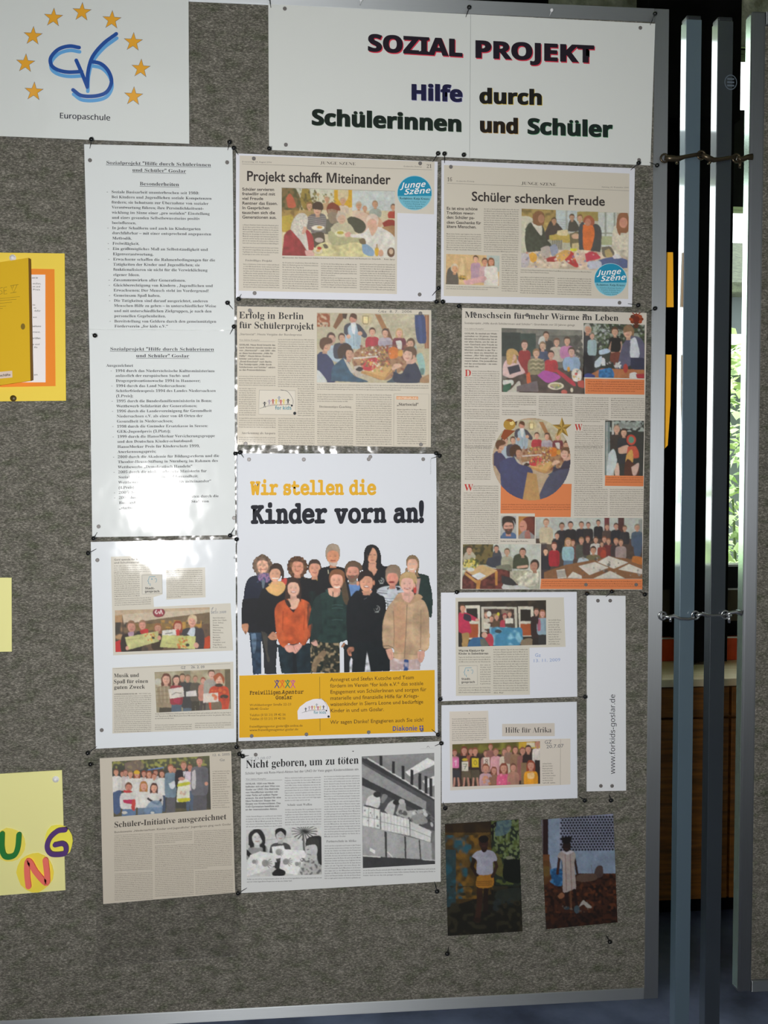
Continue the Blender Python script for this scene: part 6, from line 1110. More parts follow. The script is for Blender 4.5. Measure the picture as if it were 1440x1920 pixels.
c.b([970, 280, 1000, 270, 1000, 430, 965, 420], 'c8c4c4', .8); c.e(1102, 390, 16, 18, 'c08a78'); c.b([840, 370, 880, 350, 940, 370, 945, 540, 930, 555, 850, 560, 825, 545], 'd6d4c2'); c.b([838, 390, 940, 372, 942, 400, 836, 418], 'b8b83a'); c.b([826, 530, 940, 522, 938, 552, 850, 560], 'c2bc30'); c.speck(860, 440, 915, 490, 14, 10, ['c89070', 'b8a8a8'], .5); c.e(870, 345, 30, 16, 'c08a78')
c.man(378, 425, 30, 'd0ccc8', '6a4430', 'c48470', h=5, w_=2.6, low='5a7494', h2=3); c.b([330, 450, 400, 455, 410, 470, 340, 475], 'b8363c'); c.b([325, 540, 440, 540, 440, 580, 340, 570], 'b02a54'); c.b([410, 540, 440, 540, 435, 640, 405, 620], 'b8403c'); c.man(518, 415, 30, 'd4d1cc', 'a8743c', 'd09a84', 'long', h=5, w_=2.4, low='66788c', h2=3); c.man(614, 430, 29, 'cfccc8', '4a2a24', 'cf9a84', 'longc', h=4.5, w_=2.8, low='5c7490', h2=3.5)
c.l([560, 530, 620, 570, 650, 580, 680, 540], 20, '2a2830'); c.b([560, 580, 600, 550, 680, 560, 690, 660, 640, 660, 600, 620, 560, 670, 520, 640], '6f8aa4', .8); c.e(340, 660, 26, 14, 'c8c4c0'); c.e(600, 662, 18, 12, 'b8b8b8'); c.build('photograph', M, HP, 0, grain=.09, wash=('8f8070', .08))

# ---- 12 the black and white sheet
q = [(451.5, 1405), (826.5, 1389.5), (826, 1652.5), (452.5, 1674)]
M = sheet('black_and_white_copy', q, 0, H1, paper('c9cac9')); tag(M, 'black and white photocopied newspaper page Nicht geboren, um zu töten', 'newspaper copy')
d = Doc(M, 440, 1380, 3.6, -.022, HP, 0); GB = '565658'
d.t('Nicht geboren, um zu töten', 75, 838, 215, 52, 's', '242426', 'headline', y1=184); d.t('Schüler legen mit Rote-Hand-Aktion bei der UNO ihr Veto gegen Kindersoldaten ein', 72, 835, 258, 16, 'g', '5a5a5c', 'text', m=-.038)
d.t('Von Sabine Kempfer', 76, 212, 294, 10, 'b', GB, 'text'); d.line([74, 300, 320, 294], 1.6, GB)
for i, tx in enumerate(('GOSLAR. 1024 rote Hände', 'befinden sich auf dem # von', 'Goslar zur UNO. Die Abdrücke', 'von Handflächen wurden mit', 'roter Farbe auf weißem Papier', 'erzeugt. Sie sind Symbol für eine', 'klare Forderung: Stoppt den', 'Einsatz von Kindersoldaten. Das', 'CvD-Gymnasium beteiligte sich', 'an der internationalen Aktion.')): d.t(tx, 74, (268, 305, 300, 290, 292, 312, 275, 310, 300, 288)[i], 326+i*19.3, 11.5, 'G', '48484a', 'text')
d.col(76, 320, 532, 612, 17, c=GB); d.col(338, 582, 272, 435, 16.8, c=GB, last=.7); d.t('Schule statt Waffen', 354, 522, 470, 15, 'r', '3c3c3e', 'text'); d.col(340, 584, 486, 604, 16.8, c=GB); d.col(602, 843, 262, 432, 16.8, c=GB); d.col(604, 846, 432, 690, 16.8, c=GB, last=.6)
d.t('Partnerschule in Afrika', 618, 820, 716, 15, 'r', '3c3c3e', 'text'); d.col(606, 850, 730, 962, 16.8, c=GB); d.col(82, 588, 955, 990, 17, c=GB, cap=9, last=.6); d.col(866, 1354, 895, 948, 17, c=GB, cap=9, last=.55)
d.t('GZ 23.08.07', 78, 246, 162, 17, 'g', '9a9ca0', 'handwriting', m=-.06); d.line([1250, 84, 1345, 80], 1.5, 'a8a8a8', 'rule'); d.curve([1296, 76, 1304, 66, 1314, 76], 3, '77777a', 'mark'); d.poly([790, 100, 804, 97, 802, 105], '333333', 'mark')
d.done()
c = Pic([(857, 136), (1346, 112), (1352, 862), (864, 890)], 440, 1380, 3.6, '6a6a6a')
c.p([857, 110, 1350, 110, 1350, 200, 1350, 420, 857, 150], '7f7f7f'); c.g(1000, 110, 1350, 180, '8c8c8c', '838383'); c.p([1150, 240, 1300, 145, 1350, 170, 1350, 190, 1180, 270], 'd8d8d6'); c.p([1265, 300, 1350, 265, 1350, 330, 1300, 345], 'd4d4d4'); 
c.p([857, 140, 1350, 420, 1350, 560, 1300, 500, 857, 270], '4e4e50'); c.p([857, 150, 900, 150, 1350, 415, 1350, 440, 857, 170], '3a3a3c'); c.l([900, 150, 1345, 418], 10, 'd0d0ce', .85)
for x in (985, 1070, 1135, 1195, 1248, 1290, 1322): c.p([x-10, 128+(x-985)*.45, x+10, 132+(x-985)*.45, x+10, 200+(x-985)*.62, x-10, 195+(x-985)*.62], '2c2c2e')
c.p([857, 185, 1290, 440, 1290, 500, 857, 280], '8e8e8e'); c.p([857, 275, 1290, 495, 1290, 540, 857, 330], '3a3a3c'); c.p([857, 330, 1000, 390, 1350, 560, 1350, 640, 857, 480], '4c4c4e'); c.p([857, 330, 960, 375, 900, 420, 870, 470, 857, 470], '9a9a9a')
c.b([880, 460, 900, 410, 950, 390, 980, 420, 970, 480, 920, 470], 'c8c8c6'); c.e(960, 392, 26, 20, '303030'); c.b([985, 420, 1000, 390, 1030, 400, 1010, 440, 990, 450], '7c7460'.replace('7460', '7c7c')); c.b([1010, 500, 1040, 450, 1080, 430, 1080, 480, 1060, 540], 'b4b4b2'); c.e(1088, 445, 22, 18, '2c2c2c'); c.b([1085, 520, 1120, 440, 1150, 450, 1160, 500, 1230, 500, 1200, 560, 1120, 545], 'a4a4a2'); c.e(1126, 440, 20, 18, 'b4b4b2'); c.speck(1100, 500, 1340, 600, 50, 15, ['3a3a3a', 'a8a8a6', '6c6c6c', 'c8c8c8']); c.b([1190, 540, 1260, 520, 1300, 580, 1220, 590], '8c8c8a')
c.p([862, 470, 980, 495, 980, 625, 862, 600], 'd4d4d2'); c.p([985, 510, 1175, 560, 1180, 670, 988, 630], 'd0d0ce'); c.p([1185, 575, 1325, 640, 1320, 715, 1185, 672], 'c6c6c4')
for k in range(3): c.l([903+k*38, 478+k*8, 903+k*38, 612+k*4], 4, '8c8c8a')
for k in range(8): c.l([1008+k*22, 516+k*6, 1010+k*22, 640+k*5], 2.6, '9c9c9a')
c.l([862, 540, 980, 562], 4, '8c8c8a'); c.l([986, 575, 1178, 618], 4, '8c8c8a'); c.l([1185, 625, 1322, 680], 4, '8c8c8a'); c.speck(875, 490, 970, 610, 8, 7, ['6a6a6a'])
c.p([862, 600, 980, 628, 1320, 716, 1350, 720, 1352, 840, 864, 810], 'a09f9e'.replace('9f9e', 'a0a0')); c.p([1010, 640, 1026, 645, 1026, 815, 1014, 812], '3a3a3a'); c.p([1142, 672, 1154, 676, 1158, 825, 1148, 822], '3a3a3a'); c.p([1240, 696, 1250, 700, 1258, 830, 1250, 830], '3c3c3c'); c.p([1326, 716, 1350, 640, 1352, 860, 1330, 840], '77'*3); c.p([912, 750, 948, 770, 944, 792, 910, 772], 'e0e0de'); c.l([1030, 780, 1062, 812], 8, 'c8c8c6')
c.p([864, 805, 980, 812, 1350, 835, 1352, 865, 864, 892], '3c3c3e'); c.l([866, 806, 980, 814], 6, 'dcdcda'); c.l([1270, 832, 1350, 836], 5, 'c4c4c4')
c.build('photograph', M, HP, 0, grain=.09)
c = Pic([(76, 630), (584, 604), (588, 932), (82, 950)], 440, 1380, 3.6, 'bcbcba')
c.r(190, 600, 590, 760, 'c2c2c0'); c.l([200, 700, 380, 680], 5, 'a4a4a2'); 
for k in range(26):
    a = k*.35; c.l([470, 640, 470+85*math.cos(a), 640+60*math.sin(a)], 6, '2e2e2e', .85)
c.l([460, 650, 470, 790], 14, '5c5c5a'); c.b([80, 780, 110, 740, 200, 730, 220, 780, 180, 830, 80, 830], '8a8a88'); c.p([80, 760, 120, 800, 100, 820, 80, 800], '222222'); c.p([190, 730, 208, 735, 210, 780, 190, 780], '222222'); c.head(150, 685, 38, '2a2a2a', 'cacac8', 'longc', turn=.2); c.b([92, 730, 95, 660, 130, 630, 180, 635, 205, 680, 200, 740, 182, 700, 150, 650, 115, 680, 112, 740], '2c2c2c')
c.man(308, 668, 32, '4a4a4a', '262626', 'b4b4b2', h=5, w_=2.2); c.b([275, 665, 275, 630, 310, 618, 345, 635, 342, 670, 310, 640], '242424'); c.p([250, 745, 330, 735, 350, 810, 260, 830], 'd8d8d6'); c.e(300, 780, 26, 22, '9a9a98'); c.p([105, 800, 170, 775, 260, 790, 290, 860, 200, 910, 80, 945, 80, 850], 'd6d6d4'); c.p([315, 760, 470, 770, 480, 800, 420, 935, 300, 915], 'dadad8')
def hand(x, y, s_):
    c.e(x, y, 22*s_, 24*s_, '8c8c8a')
    for k in range(5): a = -.7+k*.4; c.l([x+14*s_*math.cos(a), y+10*s_*math.sin(a), x+46*s_*math.cos(a), y+40*s_*math.sin(a)], 7*s_, '8c8c8a')
hand(205, 855, 1); hand(345, 845, .9); hand(295, 785, .7); hand(420, 860, .6); hand(130, 845, .6)
c.b([250, 920, 290, 890, 340, 910, 330, 940, 260, 940], '262626'); c.p([270, 850, 310, 840, 300, 900, 270, 890], '303030'); c.b([440, 935, 470, 850, 520, 830, 590, 850, 590, 935], 'b0b0ae'); c.n(440, 820, 590, 935, 1.2, 12, '6a6a6a'); c.b([480, 770, 480, 700, 530, 672, 590, 690, 590, 860, 560, 840, 540, 740], '2e2e2e'); c.e(518, 765, 40, 55, 'bcbcba'); c.b([478, 740, 500, 690, 560, 690, 570, 760, 540, 730], '3a3a38'); c.l([488, 765, 500, 762], 5, '4a4a4a'); c.l([490, 795, 512, 798], 5, '6a6a6a')
c.build('photograph', M, HP, 0, grain=.09)

# ---- 13 sheet with the van clipping
q = [(826.5, 1111), (1081, 1109.5), (1082, 1306), (827.5, 1314.5)]
M = sheet('clippings_sheet', q, 0, H1, paper('d3d5dc', 1)); tag(M, 'white sheet with a clipping of people loading a van, pen date beside it', 'sheet')
Z = V2(815, 1100, 3.789); N3 = 'c3beb1'
cl = slab('clipping', Z([(147, 78), (915, 75), (928, 426), (672, 432), (675, 766), (150, 774)]), H1, HC, paper(N3), M)
d = Doc(cl, 815, 1100, 3.789, -.006, HQ)
d.t('Warme Kleidung für', 168, 352, 460, 15, 'G', '3e3b37', 'headline'); d.t('Kinder in Siebenbürgen', 168, 380, 481, 15, 'G', '3e3b37', 'headline'); d.col(168, 396, 490, 545, 16.6, c=CB); d.col(320, 396, 545, 705, 16.6, c=CB); d.col(168, 396, 707, 762, 16.6, c=CB); d.col(415, 660, 436, 755, 17, c=CB, last=.3); d.col(805, 905, 226, 410, 17, c=CB, left=True, cap=9)
d.poly([170, 562, 301, 559, 302, 695, 171, 697], 'c6c1b5', 'logo'); d.line([170, 562, 301, 559, 302, 695, 171, 697, 170, 562], 2, '77746c', 'logo'); face_logo(d, 205, 574, .62); d.t('Stadt-', 188, 255, 661, 15, 'H', '3a3834', 'logo'); d.t('gespräch', 187, 285, 683, 15, 'H', '3a3834', 'logo'); d.done()
d = Doc(M, 815, 1100, 3.789, 0, HP, 0); d.t('Gz', 710, 752, 497, 24, 'g', '8a9cc0', 'handwriting'); d.t('13. 11. 2009', 695, 892, 536, 22, 'g', '8a9cc0', 'handwriting', m=-.04); d.done()
c = Pic([(165, 105), (789, 95), (790, 411), (167, 426)], 815, 1100, 3.789, '25211d')
c.n(165, 95, 790, 430, .8, 30, '3c342a'); c.p([208, 130, 318, 132, 318, 370, 210, 372], 'c8c4b4'); c.p([222, 152, 300, 152, 305, 235, 225, 235], '1e1c1c'); c.p([240, 262, 308, 262, 308, 362, 240, 362], '9a4a26'); c.p([328, 140, 582, 142, 585, 320, 330, 320], 'b8b5a6'); c.p([346, 155, 562, 157, 570, 310, 350, 310], '3a2a2a'); c.n(346, 155, 565, 300, 1.2, 20, '7c6a5c')
c.p([590, 138, 698, 138, 700, 350, 600, 352], 'c4c0b0'); c.p([606, 160, 680, 160, 682, 242, 606, 244], '1e1b1a'); c.p([606, 262, 684, 260, 684, 345, 606, 346], '9a4c28')
for x, y, top, hh in ((365, 200, 'b8b0a0', '8a6a50'), (400, 225, '4c342c', '5c3c2c'), (437, 215, '5a4434', '8c7c40'), (495, 210, 'a8384c', '8a2c3c'), (530, 195, '4c4440', '6a5448')): c.man(x, y, 15, top, hh, 'c0907c', h=5, w_=2.1)
c.e(383, 192, 16, 20, 'ccc8c0'); c.e(449, 192, 9, 12, 'c8b838'); c.p([499, 224, 555, 222, 556, 258, 500, 260], 'cfcbbf'); c.p([345, 250, 392, 262, 390, 296, 344, 296], 'c8c4b4')
c.b([395, 300, 440, 285, 560, 290, 610, 290, 622, 340, 600, 412, 400, 412], '3a7c9c'); c.n(390, 285, 625, 412, 1, 30, '7cb0c4'); c.e(450, 315, 24, 14, '2c3c44'); c.b([245, 385, 270, 362, 330, 358, 370, 380, 375, 420, 240, 424], '2c5c84'); c.b([320, 370, 370, 370, 380, 420, 330, 420], '5c6058'); c.b([345, 350, 390, 330, 415, 360, 412, 416, 390, 418, 370, 390], 'b0364a'); c.e(352, 342, 20, 20, 'c8a08c'); c.b([615, 375, 680, 365, 700, 412, 610, 412], '7c6c58')
c.b([168, 320, 168, 200, 190, 180, 240, 190, 300, 225, 300, 245, 245, 240, 258, 320, 210, 335], 'b0284c'); c.b([205, 190, 250, 200, 255, 245, 205, 230], '2c2436'); c.head(195, 152, 20, '3c2a20', 'c89078', turn=.7); c.e(300, 235, 14, 10, 'c89c88'); c.b([190, 330, 240, 330, 230, 422, 195, 424], '9a7c4c'); c.b([168, 330, 190, 340, 190, 424, 168, 424], '1c1a1c')
c.man(720, 178, 17, '2a1c20', '5a3c2c', 'c09080', h=9, w_=2.3, low='1e1a1c', h2=6); c.man(762, 190, 18, '8298a4', '8a5c40', 'c8988a', 'longc', h=6.5, w_=2.1, low='26282c', h2=4); c.b([725, 250, 745, 225, 750, 300, 730, 310], 'a8405c', .8); c.e(725, 235, 10, 30, '2c1c20')
c.build('photograph', cl, HQ, 0, grain=.09, wash=('9a8c78', .06))

# ---- 14 sheet Hilfe fuer Afrika
q = [(827.5, 1322), (1081, 1315.5), (1082.5, 1496), (828, 1505.5)]
M = sheet('clippings_sheet', q, 0, H1, paper('d1d4db', 1)); tag(M, 'white sheet with the clipping Hilfe für Afrika and a row of children', 'sheet')
Z = V2(815, 1300, 3.789); N4 = 'c9c1b6'
cl = slab('clipping', Z([(478, 216), (850, 210), (851, 302), (478, 303)]), H1, HC, paper('c2bab0'), M); d = Doc(cl, 815, 1300, 3.789, 0, HQ); d.t('Hilfe für Afrika', 498, 828, 278, 38, 'r', '3e3a38', 'headline', m=-.006); d.done()
cl = slab('clipping', Z([(104, 128), (378, 122), (386, 328), (962, 320), (962, 645), (110, 688)]), H1, HC, paper(N4), M)
d = Doc(cl, 815, 1300, 3.789, -.02, HQ); d.col(122, 366, 172, 335, 15, c=CB, last=.9); d.poly([240, 139, 246, 139, 243, 145], '44403c'); d.line([892, 326, 890, 648], 2.5, '9a948a')
d.t('GZ', 778, 828, 357, 25, 'g', '66686c', 'handwriting', m=-.05); d.t('20.7.07', 790, 914, 388, 24, 'g', '66686c', 'handwriting', m=-.05); d.col(764, 858, 488, 636, 17, c=CB, left=True, cap=9); d.done()
c = Pic([(124, 360), (746, 338), (747, 640), (126, 662)], 815, 1300, 3.789, '3a2a24')
c.r(124, 335, 600, 420, '55501f'); c.n(124, 335, 600, 430, .8, 40, '7c7830'); c.r(595, 338, 750, 390, 'b8952e'); c.r(650, 345, 710, 380, 'c9bfa4'); c.n(124, 400, 747, 660, .8, 30, '1e1614')
for x, y, r_, top, hh, kd, h_ in ((140, 420, 16, 'b87088', '7a3c2c', 'short', 5), (208, 405, 20, '241a1c', '6a3426', 'longc', 7), (255, 410, 16, '8a4c3c', '7c4a30', 'short', 5), (285, 410, 19, '2a1e1e', '7a4630', 'short', 6), (362, 425, 17, 'a87c74', '6c4a38', 'short', 6), (395, 378, 15, '8c5c54', '8a4a34', 'short', 5), (432, 415, 18, 'd09aa0', '8a5c48', 'short', 10), (495, 415, 18, 'c8bca8', '7c5c44', 'longc', 9), (524, 390, 16, '8a6a5c', '7c5038', 'short', 5), (570, 400, 18, '8a6a50', '5c3c2c', 'longc', 10), (622, 408, 19, '8c5a54', '7a4a38', 'short', 9), (662, 395, 20, '2a1c20', '3a2620', 'short', 10), (728, 360, 18, 'd4ccc6', '8a5c44', 'bald', 7)): c.man(x, y, r_, top, hh, 'b98470', kd, h=h_, w_=2)
c.r(708, 470, 745, 640, '1c181c'); c.r(610, 490, 650, 640, '7a6448'); 
for x, w_, cc in ((150, 34, '2c3038'), (220, 40, '5c5240'), (285, 36, '4c4638')): c.p([x-w_*.8, 540, x+w_*.8, 540, x+w_*.9, 600, x+4, 604, x+w_*.7, 655, x+8, 658, x-2, 604, x-w_*.5, 656, x-w_*.8, 600], cc); c.l([x-12, 600, x-16, 655], 13, 'b08070'); c.l([x+14, 600, x+20, 652], 13, 'b08070')
for x0, y0, x1, y1, cc, tx in ((124, 458, 170, 526, 'd070a0', '1'), (190, 482, 236, 548, 'cfc6b8', '7'), (262, 458, 310, 522, 'c8b02c', '0'), (344, 452, 388, 514, 'd0c0b4', '8')):
    c.r(x0, y0, x1, y1, cc); mx_, my = (x0+x1)/2, (y0+y1)/2
    if tx == '1': c.l([mx_-8, my-10, mx_+4, my-20, mx_, my+18], 5, 'e0c8d0')
    elif tx == '7': c.l([mx_-12, my-16, mx_+12, my-16, mx_-2, my+18], 5, '4a5a4c'); c.l([mx_-8, my, mx_+10, my], 4, '4a5a4c')
    elif tx == '8': c.e(mx_, my-10, 10, 10, '6a5a50'); c.e(mx_, my-10, 5, 5, cc); c.e(mx_, my+10, 11, 11, '6a5a50'); c.e(mx_, my+10, 6, 6, cc)
    else: c.e(mx_, my, 12, 18, '8a7a20'); c.e(mx_, my, 7, 12, cc)
c.e(212, 468, 20, 10, 'b8a02c')
for x, y, r_, top, hh, kd in ((360, 530, 22, 'b8949c', '7a4430', 'short'), (418, 545, 18, '8a6450', '7c4434', 'longc'), (487, 530, 24, 'd05a80', '7a3c2c', 'longc'), (555, 525, 20, 'a87a68', '6a4434', 'short'), (680, 510, 24, 'd8921c', '8a3c28', 'longc')): c.man(x, y, r_, top, hh, 'c48c78', kd, h=5, w_=2)
c.b([655, 565, 700, 560, 700, 600, 660, 600], 'e0b87c'); c.speck(440, 560, 530, 640, 12, 8, ['e08aa0', 'c84a78']); c.speck(340, 580, 400, 650, 12, 10, ['c88860', 'b8a0a8']); c.build('photograph', cl, HQ, 0, grain=.09, wash=('9a8474', .06))

# ---- 15 strip with the address
q = [(1100, 1116), (1172.5, 1117), (1173.5, 1482), (1099.5, 1483.5)]
M = sheet('web_address_strip', q, 0, H1, paper('cfd1d4'), nx=6); tag(M, 'narrow upright white paper strip with a printed web address', 'paper strip')
d = Doc(M, 0, 0, 1, 0, HP, 0); d.vt('§.forkids-goslar.de', 1152.5, 1451, 1301, 9.6, 'h', '26282c'); d.done()

# ---- 16, 17 two colour photographs
q = [(834, 1545), (972, 1536), (979.5, 1746), (839.5, 1754.5)]
M = sheet('colour_photograph', q, 0, .0006, paper('30302c', 1), nx=6, ny=8); tag(M, 'dark glossy photograph of a girl in a white shirt and yellow skirt, hands on hips', 'photograph')
c = Pic([((x-815)*3.789, (y-1500)*3.789) for x, y in q], 815, 1500, 3.789, '141410')
c.p([70, 170, 460, 145, 400, 300, 390, 780, 90, 780], '4c3a18'); c.n(70, 150, 420, 780, 1, 40, '6a5020'); c.r(60, 150, 420, 230, '20140e', .75); c.r(70, 350, 150, 760, '1f4c58', .75); c.n(70, 250, 260, 700, 1.1, 44, '2c5f6c'); c.n(150, 250, 400, 700, .8, 30, '8a6420'); c.p([395, 150, 460, 145, 430, 240, 398, 300], '160e10')
c.p([455, 140, 605, 135, 615, 620, 430, 600, 400, 320], '263024'); c.n(400, 135, 615, 600, 2.0, 24, '5c6a34'); c.n(420, 140, 615, 420, 2, 12, '7a8a5c'); c.b([440, 150, 540, 140, 520, 230, 430, 250], '5c7888', .7); c.b([400, 400, 450, 380, 490, 500, 460, 540, 400, 480], '6a6430', .8); c.e(530, 410, 26, 14, '9a9a88', al=.7); c.b([490, 420, 615, 430, 615, 580, 490, 560], '10160e')
c.p([90, 760, 620, 600, 625, 945, 92, 970], '1c1a10'); c.n(90, 610, 625, 960, 1.6, 30, '33301f'); c.b([440, 640, 600, 620, 620, 690, 560, 720, 430, 700], '2c342c', .8); c.speck(400, 700, 610, 770, 14, 22, ['2c3838', '3a3420', '141810'], .7)
c.l([318, 610, 318, 720, 302, 850], 40, '3c2418'); c.l([365, 610, 362, 700, 360, 790], 34, '24160f'); c.e(300, 848, 30, 16, '2c1c12'); c.e(372, 802, 26, 14, '1c1410')
c.b([302, 520, 405, 520, 408, 612, 298, 614], 'b57c28'); 
for k in range(3): c.l([299, 578+k*13, 407, 574+k*13], 4, '6a3c1c')
c.l([285, 410, 262, 470, 300, 530], 26, '2c1a12'); c.l([425, 420, 438, 470, 408, 540], 24, '3c261c'); c.b([262, 400, 290, 368, 330, 355, 390, 355, 425, 375, 442, 425, 412, 440, 405, 520, 302, 522, 298, 430], 'b4b4c4'); c.n(265, 360, 440, 520, .15, 30)
c.e(350, 340, 22, 30, '2c1810'); c.e(346, 300, 34, 46, '3a2118'); c.e(346, 275, 36, 26, '17100c'); c.e(334, 300, 5, 4, '120a08'); c.e(358, 300, 5, 4, '120a08'); c.l([338, 324, 356, 324], 5, '57302a')
c.build('photo_image', M, .0008, 1, grain=.12, wash=('0b0b0a', .42))
q = [(1014.5, 1536.5), (1149.5, 1525.5), (1157.5, 1729), (1023.5, 1742)]
M = sheet('colour_photograph', q, 0, .0006, paper('30302c', 1), nx=6, ny=8); tag(M, 'glossy photograph of a child in a pale dress before a white lattice wall', 'photograph')
c = Pic([((x-815)*3.789, (y-1500)*3.789) for x, y in q], 815, 1500, 3.789, '8a9aaa')
c.r(750, 130, 1290, 560, '8393a8'); c.n(750, 130, 1290, 560, .15, 80); c.r(755, 130, 805, 400, '2a1616'); c.r(755, 130, 768, 400, '6c6468'); c.r(765, 385, 815, 550, '6c4424'); c.r(770, 470, 815, 550, '8a8040')
c.p([882, 115, 1290, 95, 1290, 350, 885, 358], '8a8fa4')
for j in range(13):
    for i in range(20):
        x = 897+i*21.5+(j % 2)*10.7; y = 122+j*19.2-(x-890)*.012
        if x < 1290: c.e(x, y, 8.6, 8.6, '1a1a24')
c.p([760, 560, 900, 600, 1010, 520, 1290, 520, 1300, 870, 790, 920], '3c2012'); c.n(760, 520, 1300, 920, 1.3, 26, '5a3018'); c.n(760, 520, 1300, 920, 1.0, 14, '1c0e08'); c.r(780, 800, 1300, 920, '160c08', .55); c.b([1130, 520, 1150, 470, 1190, 470, 1190, 540, 1130, 550], '4c3c38'); c.b([1000, 570, 1020, 530, 1130, 520, 1150, 560, 1060, 580], '5c483c'); c.l([1120, 520, 1110, 460], 4, '6c6468'); c.b([760, 430, 820, 440, 820, 560, 770, 600, 760, 500], '5a3c1c', .8)
c.b([820, 500, 860, 480, 910, 500, 915, 590, 870, 610, 835, 580], '22507c'); c.n(820, 480, 915, 610, .9, 16, '3c78a8'); c.l([900, 370, 905, 500], 10, '34506c'); c.l([885, 400, 870, 520], 20, '3a2018'); c.l([990, 400, 1010, 515], 17, '2c1812')
c.l([935, 640, 940, 760], 26, '241410'); c.l([988, 630, 1008, 750], 22, '20120e'); c.l([962, 650, 968, 760], 14, '5c3c28'); c.b([868, 400, 890, 365, 940, 355, 985, 362, 1000, 400, 990, 450, 1002, 615, 985, 630, 920, 655, 908, 620, 905, 440], 'a89c98'); c.l([925, 380, 935, 640], 5, '8a6c64'); c.l([960, 380, 972, 640], 5, '8a6c64'); c.b([900, 365, 940, 385, 985, 365, 960, 358, 915, 358], 'c0bcc4')
c.e(936, 325, 30, 42, '22130f'); c.e(935, 285, 32, 26, '120b0a'); c.e(910, 275, 12, 14, '120b0a'); c.e(962, 272, 12, 14, '120b0a'); c.l([922, 345, 944, 346], 5, '47261e'); c.e(935, 765, 22, 12, '2c3c44'); c.e(1008, 775, 20, 28, '3c4c54'); c.b([1020, 760, 1050, 712, 1070, 720, 1115, 760, 1080, 762, 1055, 740], 'a8a49c'); c.b([870, 680, 900, 655, 920, 680, 890, 700], '8a5c40'); c.speck(900, 720, 1100, 800, 12, 6, ['6a5a50'])
c.build('photo_image', M, .0008, 1, grain=.12, wash=('0c0b0c', .25))

# ------------------------------------------------------------------ cards at the left edge
def extrude(name, pts, h0, h1, m, parent, n=6):
    q = spline(np.array(pts, float).reshape(-1, 2), n) if n > 1 else np.array(pts, float).reshape(-1, 2)
    return slab(name, [tuple(p) for p in q], h0, h1, m, parent)
def stroke(name, path, w_, h0, h1, m, parent, n=7):
    """a thick rounded letter stroke with real thickness"""
    p = spline(path, n); t = np.gradient(p, axis=0); t /= np.linalg.norm(t, axis=1)[:, None]; nn = np.stack([-t[:, 1], t[:, 0]], 1)*w_/2
    k = len(p); V, F = [], []
    rows = []
    for i in range(k):
        L, R = p[i]-nn[i], p[i]+nn[i]; rows.append((L, R))
    def cap(c, d, s0):
        a0 = math.atan2(d[1], d[0]); return [c+w_/2*np.array([math.cos(a0+s0+a), math.sin(a0+s0+a)]) for a in np.linspace(0, math.pi, 7)[1:-1]]
    top = [r[0] for r in rows]; bot = [r[1] for r in rows]
    out = top+cap(p[-1], t[-1], -math.pi/2)+bot[::-1]+cap(p[0], t[0], math.pi/2)
    from mathutils.geometry import tessellate_polygon
    xs = np.array([o[0] for o in out]); ys = np.array([o[1] for o in out]); A = P0(xs, ys, h1); B = P0(xs, ys, h0); N = len(out)
    # faces of the ribbon as quads, caps as fans
    F = []
    for i in range(k-1): F.append([i, i+1, N-len(cap(p[0], t[0], 0))-1-(i+1), N-len(cap(p[0], t[0], 0))-1-i])
    e0 = k; e1 = k+5; F.append(list(range(k-1, k+6))); F.append([2*k+4]+list(range(2*k+5, N))+[0])
    F2 = []
    for f in F:
        a, b, c_ = A[f[0]], A[f[1]], A[f[2]]
        up = (b[0]-a[0])*(c_[2]-a[2])-(b[2]-a[2])*(c_[0]-a[0]); F2.append(f if up > 0 else f[::-1])
    sides = [[i, (i+1) % N, N+(i+1) % N, N+i] for i in range(N)]
    o = link(name, mesh(name, list(A)+list(B), F2+sides), m, parent); return o
def mt(nm, c, r=.6): 
    k = ('m', nm)
    if k not in _M: _M[k] = mat(nm, c, r)[0]
    return _M[k]
q = [(-150, 472), (121.5, 475.5), (124, 751.5), (-150, 754)]
M = sheet('yellow_card', q, 0, H1, paper('e4c54c')); tag(M, 'bright yellow card with an orange inner panel and a folder, left edge of the board', 'card')
slab('orange_panel', [(-110, 502), (102.5, 505), (104.5, 724), (-110, 728)], H1, HC, paper('f5832b'), M)
ws = slab('white_sheet', [(-80, 514), (85.5, 515.5), (86, 717), (-80, 718)], HC, .0020, paper('e2dcdc'), M)
d = Doc(ws, 0, 440, 5.333, .01, .0021)
for tx, x0, x1, y in (('uung der', 322, 384, 441), ('wollen,', 330, 414, 499), ('en und', 330, 405, 529), ('Preis', 332, 405, 559), ('ine', 328, 356, 711), ('in', 340, 366, 742), ('dafür', 345, 410, 771), ('aus', 332, 372, 834), ('beitung', 322, 414, 924), ('ment.', 330, 408, 982), ('prüfen', 326, 408, 1044), ('e und', 330, 398, 1105), ('die', 342, 378, 1135), ('um', 342, 380, 1408)): d.t(tx, x0, x1, y, 17, 'G' if y in (441, 924, 1044) else 'g', '55524e', 'text')
d.done()
FQ = [(-118, 512), (55.5, 485.5), (59.5, 714.5), (-118, 741)]
fo_ = slab('folder', FQ, .0021, .0075, paper('cda51c'), M); fo_['label'] = 'ochre yellow folder standing proud of the card'
slab('folder_side_shade', [(55.6, 485.5), (59, 487), (63.5, 713), (59.6, 714.5)], .0021, .0074, paper('6a4a14'), fo_)  # shade on the folder's right side, put into a dark strip
d = Doc(fo_, 0, 440, 5.333, -.08, .0077)
